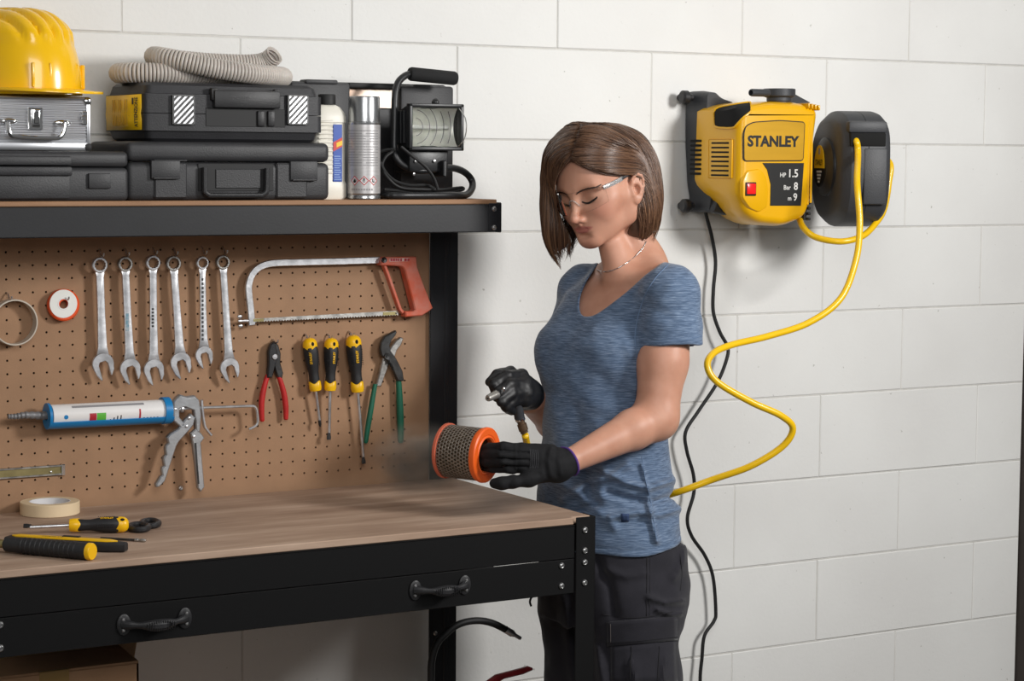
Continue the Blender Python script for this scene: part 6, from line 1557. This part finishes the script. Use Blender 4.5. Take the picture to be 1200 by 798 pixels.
def fold_field(p, d, folds=FOLDS, near=.0):
    q, dep = pxof(p); ok = np.clip((DW + .06 - dep)/.05, 0, 1)
    for pts, w, hgt in folds:
        pts = np.asarray(pts, float); dd = np.full(len(p), 1e9)
        for i in range(len(pts) - 1): dd = np.minimum(dd, seg_dist(q, pts[i], pts[i + 1]))
        d = d - (2.5 if pts[:, 1].mean() > 520 else 1.6)*hgt*ok*np.exp(-(dd/590/(w*(.72 if pts[:, 1].mean() > 520 else 1)))**2)
    return d
shirt = Field()
shirt.add(rows_loft(ROWS, 1.0), .02)
for s in (.066, -.066):
    c = WL(708, 412, DW); shirt.add(ell(tf_(c, s, .042, c[2]), (.054, .046, .056)), .05)
sl_e = WL(787.5, 406, 4.195); sd_ = (sl_e - NS)/np.linalg.norm(sl_e - NS)
def sleeve(a, b, ra, rb, hol):
    dv = (b - a)/np.linalg.norm(b - a); f0, c, r, _ = cone(a, b + dv*.03, ra, rb + (rb - ra)*.2)
    def f(p):
        d = f0(p); t = (p - b) @ dv; rr = np.linalg.norm(p - b - t[:, None]*dv, axis=1)
        d = d - .0010*vnoise(p*40)
        d = smax(d, t, .003); return smax(d, -np.maximum(rr - hol, -.030 - t), .002)
    return f, c, r, None
shirt.add(sleeve(NS + nv(0, 0, -.004), sl_e, .0565, .0632, .0550), .03)
fs_e = WL(666, 404, 4.455); shirt.add(sleeve(FS + nv(0, 0, -.002), fs_e, .050, .054, .048), .035)
shirt.add(cone(nb + nv(0, 0, -.012), NS + nv(.0, 0, .010), .046, .046), .035); shirt.add(cone(nb + nv(0, 0, -.012), FS + nv(0, 0, .006), .046, .046), .035)
def flare(p, d):
    return d
hem_tilt = nv(.10, 0, 0)
zc_h = zof(637)
def shirt_post(p, d):
    d = fold_field(p, d)
    # soft cloth unevenness
    d = d - .0022*vnoise(p @ np.diag([16, 16, 34.])) - .0012*vnoise(p*45 + 7)
    q, dep = pxof(p)
    sdn = poly_sd(q, NECK)/590.0
    tt = (p - nv(*[(NS + FS)[i]/2 for i in range(3)])) @ TA.T
    front = tt[:, 1] > -.030
    band = np.exp(-((sdn - .004)/.0035)**2)*front; d = d - .0016*band
    rn = np.linalg.norm((p - nb)[:, :2], axis=1); back_open = np.maximum(rn - .066, nb[2] + .012 - p[:, 2])
    cut = np.where(front, np.minimum(sdn, back_open), back_open)
    core = d + .030                                  # keep a solid core below the opening
    d = smax(d, -np.maximum(cut, -core*1.0 + 0*cut - .0), .002)
    # bottom hem, slightly higher at the back
    zh = zc_h + .012*np.clip((p[:, 0] - .05)/.09, 0, 1.2)**1.5 - .002*np.sin(p[:, 0]*40)
    a = zh - p[:, 2]; d = d + .0014*np.exp(-((a + .014)/.002)**2)
    return smax(d, a, .005)
shirt.post.append(shirt_post)
Vs, Qs = surface_nets(shirt, nv(-.24, -.26, zc_h - .03), nv(.26, .26, 1.47), .0030)
M_, nt_, b_ = nodes_of('blue heather'); L_ = nt_.links
tc_ = nt_.nodes.new('ShaderNodeTexCoord'); mp_ = nt_.nodes.new('ShaderNodeMapping'); mp_.inputs['Scale'].default_value = (44, 44, 620); L_.new(tc_.outputs['Object'], mp_.inputs[0])
n_ = nt_.nodes.new('ShaderNodeTexNoise'); n_.inputs['Scale'].default_value = 1; n_.inputs['Detail'].default_value = 3; n_.inputs['Roughness'].default_value = .65; L_.new(mp_.outputs[0], n_.inputs['Vector'])
r_ = nt_.nodes.new('ShaderNodeValToRGB'); e_ = r_.color_ramp.elements; e_[0].position = .33; e_[1].position = .70; e_[0].color = lin((66, 82, 106)) + (1,); e_[1].color = lin((126, 143, 167)) + (1,); k_ = e_.new(.5); k_.color = lin((91, 110, 136)) + (1,)
L_.new(n_.outputs[0], r_.inputs[0])
n3 = nt_.nodes.new('ShaderNodeTexNoise'); n3.inputs['Scale'].default_value = 9; n3.inputs['Detail'].default_value = 3; L_.new(tc_.outputs['Object'], n3.inputs['Vector'])
mx_ = nt_.nodes.new('ShaderNodeMix'); mx_.data_type = 'RGBA'; mx_.blend_type = 'SOFT_LIGHT'; mx_.inputs[0].default_value = .35; L_.new(r_.outputs[0], mx_.inputs[6]); L_.new(n3.outputs[0], mx_.inputs[7]); L_.new(mx_.outputs[2], b_.inputs['Base Color'])
b_.inputs['Roughness'].default_value = .9; b_.inputs['Specular IOR Level'].default_value = .15; b_.inputs['Sheen Weight'].default_value = .25; b_.inputs['Sheen Roughness'].default_value = .5
bp_ = nt_.nodes.new('ShaderNodeBump'); bp_.inputs['Strength'].default_value = .35; bp_.inputs['Distance'].default_value = .001; L_.new(n_.outputs[0], bp_.inputs['Height']); L_.new(bp_.outputs[0], b_.inputs['Normal'])
MATS['blue heather'] = M_
shirt_o = np_mesh('t_shirt', Vs, Qs, 'blue heather', woman, smooth=1)
# ------------------------------------------------------------------ trousers and shoes
TR = [(600, 712, .148, .114), (640, 714, .156, .122), (672, 714.5, .158, .126), (700, 714, .156, .124), (722, 713.5, .150, .118)]
def chz(px, py, d): return WL(px, py, d)
legN = [WL(740, 715, 4.245), WL(742, 800, 4.24), WL(738, 905, 4.22), WL(740, 1010, 4.25), WL(744, 1120, 4.27)]
legF = [WL(684, 712, 4.395), WL(694, 800, 4.395), WL(702, 905, 4.37), WL(704, 1010, 4.40), WL(706, 1120, 4.42)]
for Lg in (legN, legF): Lg[-1][2] = .10; Lg[-2][2] = .30
trs = Field()
trs.add(rows_loft(TR, 1.0), .02)
for s in (.062, -.062):
    c = WL(716, 690, DW); trs.add(ell(tf_(c, s, -.036, c[2]), (.080, .080, .090)), .05)
for Lg in (legN, legF): trs.add(chain(Lg, [.092, .0885, .076, .070, .072]), .035)
TF = [([(804, 640), (800, 660), (790, 676)], .012, .004), ([(760, 700), (780, 706), (800, 704)], .008, .005), ([(770, 715), (788, 720), (800, 718)], .006, .005), ([(700, 655), (715, 690), (720, 720)], .012, -.004), ([(740, 775), (744, 800)], .01, .004), ([(780, 770), (776, 800)], .012, .004), ([(700, 760), (706, 800)], .012, .004), ([(660, 700), (668, 760), (672, 800)], .014, .004), ([(712, 668), (735, 676), (755, 672)], .01, .003)]
def tr_post(p, d):
    d = fold_field(p, d, TF); d = d - .0022*vnoise(p*18 + 3) - .001*vnoise(p*50); return smax(smax(d, p[:, 2] - zof(606), .004), .075 - p[:, 2], .004)
trs.post.append(tr_post)
mat('charcoal twill', (38, 37, 43), .85, var=.10, vs=30, bump=.25, bs=900, spec=.2); MATS['charcoal twill'].node_tree.nodes['Principled BSDF'].inputs['Sheen Weight'].default_value = .15
Vt, Qt = surface_nets(trs, nv(-.26, -.28, .06), nv(.24, .26, zof(600) + .02), .0052)
trs_o = np_mesh('trousers', Vt, Qt, 'charcoal twill', woman)
mat('dark leather', (30, 28, 28), .5, var=.1, bump=.1)
for nm, Lg in (('near', legN), ('far', legF)):
    a = Lg[-1]; f_ = TA[1]; sh = Field(); sh.add(chain([a + nv(0, 0, .02), a + nv(0, 0, -.05) - f_*.01], [.045, .042]), .02); sh.add(chain([a - f_*.03 + nv(0, 0, -.062), a + f_*.08 + nv(0, 0, -.062), a + f_*.15 + nv(0, 0, -.068)], [.038, .042, .032]), .03)
    sh.post.append(lambda p, d: smax(d, .004 - p[:, 2], .004)); v_, q_ = surface_nets(sh, a - nv(.26, .26, .12), a + nv(.26, .26, .10), .006)
    np_mesh('shoe', v_, q_, 'dark leather', woman)
# things sewn on the trousers: cargo flap, pouch, seams, loops
def surf_grid(F, quad, nu, nv__, off):
    out = []
    for j in range(nv__ + 1):
        for i in range(nu + 1):
            u, v = i/nu, j/nv__; a = np.array(quad[0])*(1 - u) + np.array(quad[1])*u; b = np.array(quad[3])*(1 - u) + np.array(quad[2])*u; q = a*(1 - v) + b*v; out.append(tuple(q))
    out = hits(F, out); return out + F.grad(out)*off
def patch(name, F, quad, mt, par, off=.002, th=.003, nu=14, nv__=6):
    P_ = surf_grid(F, quad, nu, nv__, off); g = MB(); g.v = [Vector(p) for p in P_]; g.f = [(j*(nu + 1) + i, j*(nu + 1) + i + 1, (j + 1)*(nu + 1) + i + 1, (j + 1)*(nu + 1) + i) for j in range(nv__) for i in range(nu)]
    o = obj(name, g, mt, par, world=False, ang=60); m_ = o.modifiers.new('thickness', 'SOLIDIFY'); m_.thickness = th; return o
def surf_line(name, F, pts, r, mt, par, off=0., n=6):
    P_ = hits(F, [(p.x, p.y) for p in smooth_path([(x, y, 0) for x, y in pts], n)]); P_ = P_ + F.grad(P_)*off
    return obj(name, MB().tube([tuple(p) for p in P_], r, 6), mt, par, world=False, ang=180)
mat('seam thread', (22, 21, 25), .9); mat('light stitch', (92, 86, 84), .9)
fl_ = patch('pocket_flap', trs, [(711, 729), (793, 722), (793.5, 750), (712, 757.5)], 'charcoal twill', trs_o, .0030, .004)
patch('cargo_pocket', trs, [(716, 757), (793, 750), (794, 800), (716, 800)], 'charcoal twill', trs_o, .0012, .003)
surf_line('flap_stitching', trs, [(716, 731), (716.5, 753)], .0006, 'light stitch', fl_, .0036)
surf_line('flap_stitching', trs, [(712, 753.5), (750, 750.5), (792, 746)], .0005, 'seam thread', fl_, .0034)
for x in (740, 772): surf_line('pocket_pleat', trs, [(x, 757), (x - .5, 778), (x - 1, 799)], .0011, 'seam thread', trs_o, .0016)
surf_line('side_seam', trs, [(758, 642), (758, 680), (757.5, 722)], .0010, 'seam thread', trs_o)
surf_line('side_seam', trs, [(761.5, 642), (761.5, 680), (761, 722)], .0006, 'seam thread', trs_o)
surf_line('back_pocket_edge', trs, [(794, 634), (797, 650), (799, 672), (797, 692)], .0009, 'seam thread', trs_o)
surf_line('waist_seam', trs, [(705, 720), (735, 724), (765, 722), (792, 716)], .0009, 'seam thread', trs_o)
lp_ = [WL(628, 698, 4.33), WL(623, 700, 4.32), WL(621, 705, 4.32), WL(622.5, 710.5, 4.32)]
obj('key_loop', MB().tube([tuple(p) for p in smooth_path([tuple(p) for p in [WL(634, 697, 4.34)] + lp_], 5)], .0022, 8), 'matt black', trs_o, world=False)
sq_ = surf_grid(shirt, [(728, 602), (737, 602), (737, 611), (728, 611)], 3, 3, .0006); g = MB(); g.v = [Vector(p) for p in sq_]; g.f = [(j*4 + i, j*4 + i + 1, j*4 + 5 + i, j*4 + 4 + i) for j in range(3) for i in range(3)]
o = obj('woven_tag', g, mat('navy tag', (50, 68, 104), .85), shirt_o, world=False, ang=60); o.modifiers.new('thickness', 'SOLIDIFY').thickness = .001
mat('pale seam', (102, 124, 154), .9)
surf_line('side_seam', shirt, [(752, 535), (756, 560), (763, 590), (769, 632)], .0008, 'pale seam', shirt_o, .0002)
surf_line('armhole_seam', shirt, [(783, 310), (768, 326), (756, 346), (748, 370), (744, 395), (747, 420)], .0011, 'pale seam', shirt_o, .0001)
surf_line('hem_stitching', shirt, [(752, 401), (775, 400.5), (800, 398.5), (822, 394)], .0008, 'pale seam', shirt_o, .0002)
# ------------------------------------------------------------------ necklace
mat('silver chain', (205, 205, 205), .2, 1)
nk = hits(body, [(757, 283), (753, 291), (744, 301), (732, 310), (720, 316), (709, 318.5), (701, 317), (697, 313)]); nk = nk + body.grad(nk)*.0010
obj('necklace', MB().tube([tuple(p) for p in smooth_path([tuple(p) for p in nk], 6)], .0010, 6), 'silver chain', woman, world=False, ang=180)

# ------------------------------------------------------------------ gloves
mat('glove knit', (24, 24, 26), .8, var=.12, vs=90, bump=.3, bs=900, spec=.25)
mat('glove coat', (19, 19, 21), .5, var=.1, vs=60, bump=.12, bs=300)
mat('purple trim', (84, 52, 130), .8)
mat('glove print', (66, 66, 70), .6)
gn = Field()
wd_ = (NWR - NE)/np.linalg.norm(NWR - NE)
gn.add(chain([NWR - wd_*.002, NWR + wd_*.030, WL(640, 541, 4.045)], [.0283, .0278, .0262]), .01)
# palm: four metacarpal rays from the wrist to the knuckles
kn = [WL(612, 526.5, 4.030), WL(609, 534.5, 4.024), WL(611, 543.0, 4.026), WL(615, 550.5, 4.034)]
wr = [WL(645, 532, 4.045), WL(645, 537, 4.040), WL(646, 543, 4.040), WL(646, 548, 4.044)]
for a, b in zip(wr, kn): gn.add(cone(a, b, .0175, .0128), .014)
mid = [WL(590, 523.5, 4.020), WL(587, 532.5, 4.014), WL(589, 541.5, 4.016), WL(594, 549.5, 4.024)]
tip = [WL(573, 524.5, 4.035), WL(569, 532.5, 4.034), WL(571, 541.5, 4.034), WL(578, 549.0, 4.038)]
end = [WL(563, 526.5, 4.055), WL(559, 533.5, 4.056), WL(561, 541.5, 4.055), WL(569, 548.0, 4.054)]
for k_, m1, t1, e1, r in zip(kn, mid, tip, end, (.0094, .0097, .0094, .0084)):
    gn.add(cone(k_, m1, r*1.10, r*1.04), .0035); gn.add(chain([m1, t1, e1], [r*1.04, r*.96, r*.84]), .002)
th = [WL(640, 553, 4.035), WL(621, 561, 4.020), WL(602, 564.5, 4.008), WL(588, 566.5, 4.004), WL(579, 566.5, 4.008)]
gn.add(cone(th[0], th[1], .018, .0145), .014); gn.add(cone(th[1], th[2], .0145, .0118), .010); gn.add(chain(th[2:], [.0118, .0112, .0094]), .006)
GF = [([(652, 524), (650, 540), (652, 557)], .0035, -.0018), ([(646, 524), (643, 540), (646, 558)], .0035, .0018), ([(640, 526), (637, 540), (640, 558)], .0035, -.0015), ([(658, 524), (656, 540), (658, 556)], .003, .0014), ([(620, 530.5), (606, 530), (585, 528)], .0016, -.0030), ([(620, 539), (606, 538.6), (583, 537)], .0016, -.0032), ([(620, 547), (608, 546.8), (588, 545.5)], .0016, -.0030), ([(604, 521), (604.5, 550)], .0024, .0012), ([(632, 556), (618, 553), (606, 556)], .004, -.002), ([(600, 562), (596, 569)], .003, -.0014), ([(590, 520), (591, 528)], .003, -.0012), ([(588, 530), (588, 537)], .003, -.0012)]
def gn_post(p, d):
    q, dep = pxof(p); 
    for pts, w, hgt in GF:
        pts = np.asarray(pts, float); dd = np.full(len(p), 1e9)
        for i in range(len(pts) - 1): dd = np.minimum(dd, seg_dist(q, pts[i], pts[i + 1]))
        d = d - hgt*np.exp(-(dd/620/w)**2)
    a = (p - NWR) @ wd_; d = d - .0010*vnoise(p*70); return smax(d, -a, .002)
gn.post.append(gn_post)
v_, q_ = surface_nets(gn, NWR - nv(.24, .16, .10), NWR + nv(.08, .14, .10), .0021)
gl_n = np_mesh('glove', v_, q_, 'glove knit', woman)
cu_, cv_ = np.array(Vector(wd_).orthogonal().normalized()), np.array(Vector(wd_).cross(Vector(wd_).orthogonal().normalized()))
rp_ = np.array([NWR + wd_*.0035 + (math.cos(a)*cu_ + math.sin(a)*cv_)*.030 for a in np.linspace(0, 2*PI, 48, endpoint=False)])
for _ in range(6): rp_ = rp_ - (gn.grad(rp_)*gn.ev(rp_)[:, None]); rp_ = rp_ - ((rp_ - NWR) @ wd_ - .0030)[:, None]*wd_
obj('cuff_trim', MB().tube([tuple(p) for p in rp_], .0024, 8, closed=True), 'purple trim', gl_n, world=False)
for i in range(5):
    surf_line('print_line', gn, [(621 + 2.2*i, 526 + .4*i), (622 + 2.2*i, 538), (621 + 2.2*i, 549)], .0004, 'glove print', gl_n, .0003)
# far hand: a fist closed round the blow gun
gf = Field(); DF = 4.20
fw_ = (FWR - FE)/np.linalg.norm(FWR - FE)
gf.add(chain([FWR - fw_*.004, WL(614, 459, 4.265)], [.030, .030]), .012)
K = [WL(611, 441, 4.245), WL(615, 450, 4.232), WL(616, 460, 4.226), WL(615, 469, 4.228)]
for k_ in K: gf.add(cone(WL(620, 462, 4.285), k_, .022, .0142), .014)
A1 = [WL(594, 441, 4.205), WL(597, 451, 4.190), WL(599, 461, 4.188), WL(601, 470, 4.196)]
A2 = [WL(579, 450, 4.185), WL(584, 461, 4.172), WL(588, 470, 4.172), WL(593, 477, 4.182)]
A3 = [WL(582, 466, 4.205), WL(590, 473, 4.195), WL(595, 479, 4.195), WL(600, 482, 4.204)]
for k_, a, b, c, r in zip(K, A1, A2, A3, (.0108, .0110, .0106, .0096)):
    gf.add(cone(k_, a, r*1.2, r*1.08), .008); gf.add(chain([a, b, c], [r*1.08, r, r*.86]), .0032)
gf.add(cone(WL(612, 452, 4.29), WL(598, 436, 4.262), .019, .0128), .012); gf.add(chain([WL(598, 436, 4.262), WL(583, 439, 4.225), WL(574, 447, 4.205)], [.0128, .0115, .0092]), .004)
gf.post.append(lambda p, d: d - .0012*vnoise(p*60 + 5) - .0006*vnoise(p*140))
v_, q_ = surface_nets(gf, WL(597, 457, 4.22) - nv(.10, .14, .09), WL(597, 457, 4.22) + nv(.12, .18, .09), .0022)
gl_f = np_mesh('glove', v_, q_, 'glove coat', woman)
# ------------------------------------------------------------------ blow gun, its hose tail is the yellow hose
mat('nozzle alloy', (176, 174, 168), .38, .8, var=.1)
n0, n1 = WL(594, 456, 4.20), WL(571.5, 467, 4.140)
def wv(p): return MW @ Vector(p)
gun = thing('blow_gun', 'black air blow gun with silver nozzle gripped in the raised glove', 'blow gun', wv(WL(597, 462, 4.20)))
bw = [wv(p) for p in (WL(609, 490, 4.232), WL(606, 476, 4.222), WL(600, 464, 4.212), WL(594, 457, 4.202))]
obj('body', MB().tube(smooth_path(bw, 5), [.0105]*6 + [.012]*5 + [.0135]*5, 14), 'dark grey plastic' if 'dark grey plastic' in MATS else 'matt black', gun)
d_ = (wv(n1) - wv(n0)); L_ = d_.length
obj('nozzle', MB().lathe([(0, -.02), (.0115, -.02), (.0115, L_*.35), (.0095, L_*.55), (.0082, L_*.62), (.0068, L_ - .003), (.0056, L_), (.0022, L_), (.0022, L_ - .008), (0, L_ - .008)], 22, wv(n0), d_), 'nozzle alloy', gun)
obj('trigger_button', MB().ell(tuple(wv(WL(590.5, 456, 4.157))), (.0032, .0032, .005), 12, 8), 'chrome', gun)
ft0, ft1 = wv(WL(608, 486, 4.230)), wv(WL(614.5, 507, 4.240)); d_ = ft1 - ft0; L_ = d_.length
obj('hose_fitting', MB().lathe([(0, -.008), (.0085, -.008), (.0092, .0), (.0092, L_*.35), (.0078, L_*.38), (.0078, L_*.5), (.0095, L_*.52), (.0095, L_*.85), (.0080, L_*.9), (.0080, L_), (0, L_)], 18, ft0, d_), mat('bronze fitting', (120, 98, 78), .4, .7, var=.15, vs=60), gun)
obj('locking_ring', MB().lathe([(.0095, L_*.18), (.0102, L_*.2), (.0102, L_*.3), (.0095, L_*.32)], 18, ft0, d_), 'chrome', gun)
# ------------------------------------------------------------------ air filter held by the near hand
mat('filter orange', (240, 100, 30), .42, var=.03, bump=.05)
mat('filter rim', (196, 96, 70), .5, var=.06)
mat('filter mesh', (128, 118, 108), .42, .55, var=.2, vs=50)
mat('filter paper', (150, 128, 100), .85, var=.15, vs=40)
fc = WL(571, 533.5, 4.062); fax = nv(.875, -.475, -.03); fax /= np.linalg.norm(fax)
fcw, faw = wv(fc), (MW.to_3x3() @ Vector(fax)).normalized()
FR, FL = .0520, .092
flt = thing('air_filter', 'round air filter with perforated metal sleeve and orange rubber ring, held over the worktop', 'filter', fcw)
def ringlathe(prof): return MB().lathe(prof, 56, fcw, faw)
obj('orange_ring', ringlathe([(.0315, -.004), (.0315, -.002), (.034, .001), (.036, .0005), (.0375, -.001), (.039, .0005), (FR - .002, .001), (FR + .0005, -.001), (FR + .0012, -.006), (FR - .001, -.012), (.0315, -.012), (.0315, -.004)]), 'filter orange', flt)
obj('rear_rim', ringlathe([(.030, -FL), (FR - .001, -FL), (FR + .001, -FL + .002), (FR + .001, -FL + .007), (FR - .002, -FL + .008), (.03, -FL + .006), (.03, -FL)]), 'filter rim', flt)
pp = MB(); n = 150; vs_ = []; u_ = faw.orthogonal().normalized(); w_ = faw.cross(u_)
for h_ in (-.010, -FL + .006):
    for i in range(n): r_ = FR - .0045 - (.007 if i % 2 else 0); a = 2*PI*i/n; vs_.append(fcw + faw*h_ + (u_*math.cos(a) + w_*math.sin(a))*r_)
pp.add(vs_, [(i, (i + 1) % n, n + (i + 1) % n, n + i) for i in range(n)]); obj('pleated_paper', pp, 'filter paper', flt, ang=0)
# perforated sleeve: a hexagonal lattice of thin metal
sl_ = MB(); nh, nr_ = 44, 11; vs_, fs_ = [], []
for j in range(nr_):
    for i in range(nh):
        ca = 2*PI*(i + (.5 if j % 2 else 0))/nh; ch_ = -.0125 - (FL - .021)*(j + .5)/nr_
        o6, i6 = [], []
        for k in range(6):
            a = PI/3*k + PI/6; 
            for lst, sc in ((o6, 1.0), (i6, .62)):
                da = sc*math.cos(a)*(2*PI/nh)/math.sqrt(3)*1.0; dh = sc*math.sin(a)*((FL - .021)/nr_)/1.5
                lst.append(fcw + faw*(ch_ + dh) + (u_*math.cos(ca + da) + w_*math.sin(ca + da))*(FR - .0015))
        b = len(vs_); vs_ += o6 + i6; fs_ += [(b + k, b + (k + 1) % 6, b + 6 + (k + 1) % 6, b + 6 + k) for k in range(6)]
sl_.add(vs_, fs_); o = obj('perforated_sleeve', sl_, 'filter mesh', flt, ang=180); o['kind'] = 'stuff'; o.modifiers.new('thickness', 'SOLIDIFY').thickness = .0008
# ------------------------------------------------------------------ dust blown off the filter
M_ = bpy.data.materials.new('dust'); M_.use_nodes = True; nt_ = M_.node_tree; nt_.nodes.remove(nt_.nodes['Principled BSDF'])
vo = nt_.nodes.new('ShaderNodeVolumePrincipled'); vo.inputs['Color'].default_value = lin((240, 230, 216)) + (1,); vo.inputs['Anisotropy'].default_value = .1
tc_ = nt_.nodes.new('ShaderNodeTexCoord'); ln = nt_.nodes.new('ShaderNodeVectorMath'); ln.operation = 'LENGTH'; nt_.links.new(tc_.outputs['Object'], ln.inputs[0])
mr = nt_.nodes.new('ShaderNodeMapRange'); mr.interpolation_type = 'SMOOTHSTEP'; mr.inputs[1].default_value = .15; mr.inputs[2].default_value = 1.0; mr.inputs[3].default_value = 1; mr.inputs[4].default_value = 0; nt_.links.new(ln.outputs['Value'], mr.inputs[0])
nz_ = nt_.nodes.new('ShaderNodeTexNoise'); nz_.inputs['Scale'].default_value = 2.2; nz_.inputs['Detail'].default_value = 4; nt_.links.new(tc_.outputs['Object'], nz_.inputs['Vector'])
m1 = nt_.nodes.new('ShaderNodeMapRange'); m1.inputs[1].default_value = .35; m1.inputs[2].default_value = .7; nt_.links.new(nz_.outputs[0], m1.inputs[0])
mu = nt_.nodes.new('ShaderNodeMath'); mu.operation = 'MULTIPLY'; nt_.links.new(mr.outputs[0], mu.inputs[0]); nt_.links.new(m1.outputs[0], mu.inputs[1])
m2 = nt_.nodes.new('ShaderNodeMath'); m2.operation = 'MULTIPLY'; m2.inputs[1].default_value = 30; nt_.links.new(mu.outputs[0], m2.inputs[0]); nt_.links.new(m2.outputs[0], vo.inputs['Density'])
nt_.links.new(vo.outputs[0], nt_.nodes['Material Output'].inputs['Volume']); MATS['dust'] = M_
dc = wv(WL(492, 540, 4.16)); g = MB().ell((0, 0, 0), (1, 1, 1), 24, 14); o = obj('dust_cloud', g, 'dust', ang=180); o['kind'] = 'stuff'
o.location = dc; o.rotation_euler = (0, 0, -YAW); o.scale = (.115, .10, .085); setp(o, 'soft puff of pale dust drifting left of the air filter above the worktop', 'dust')
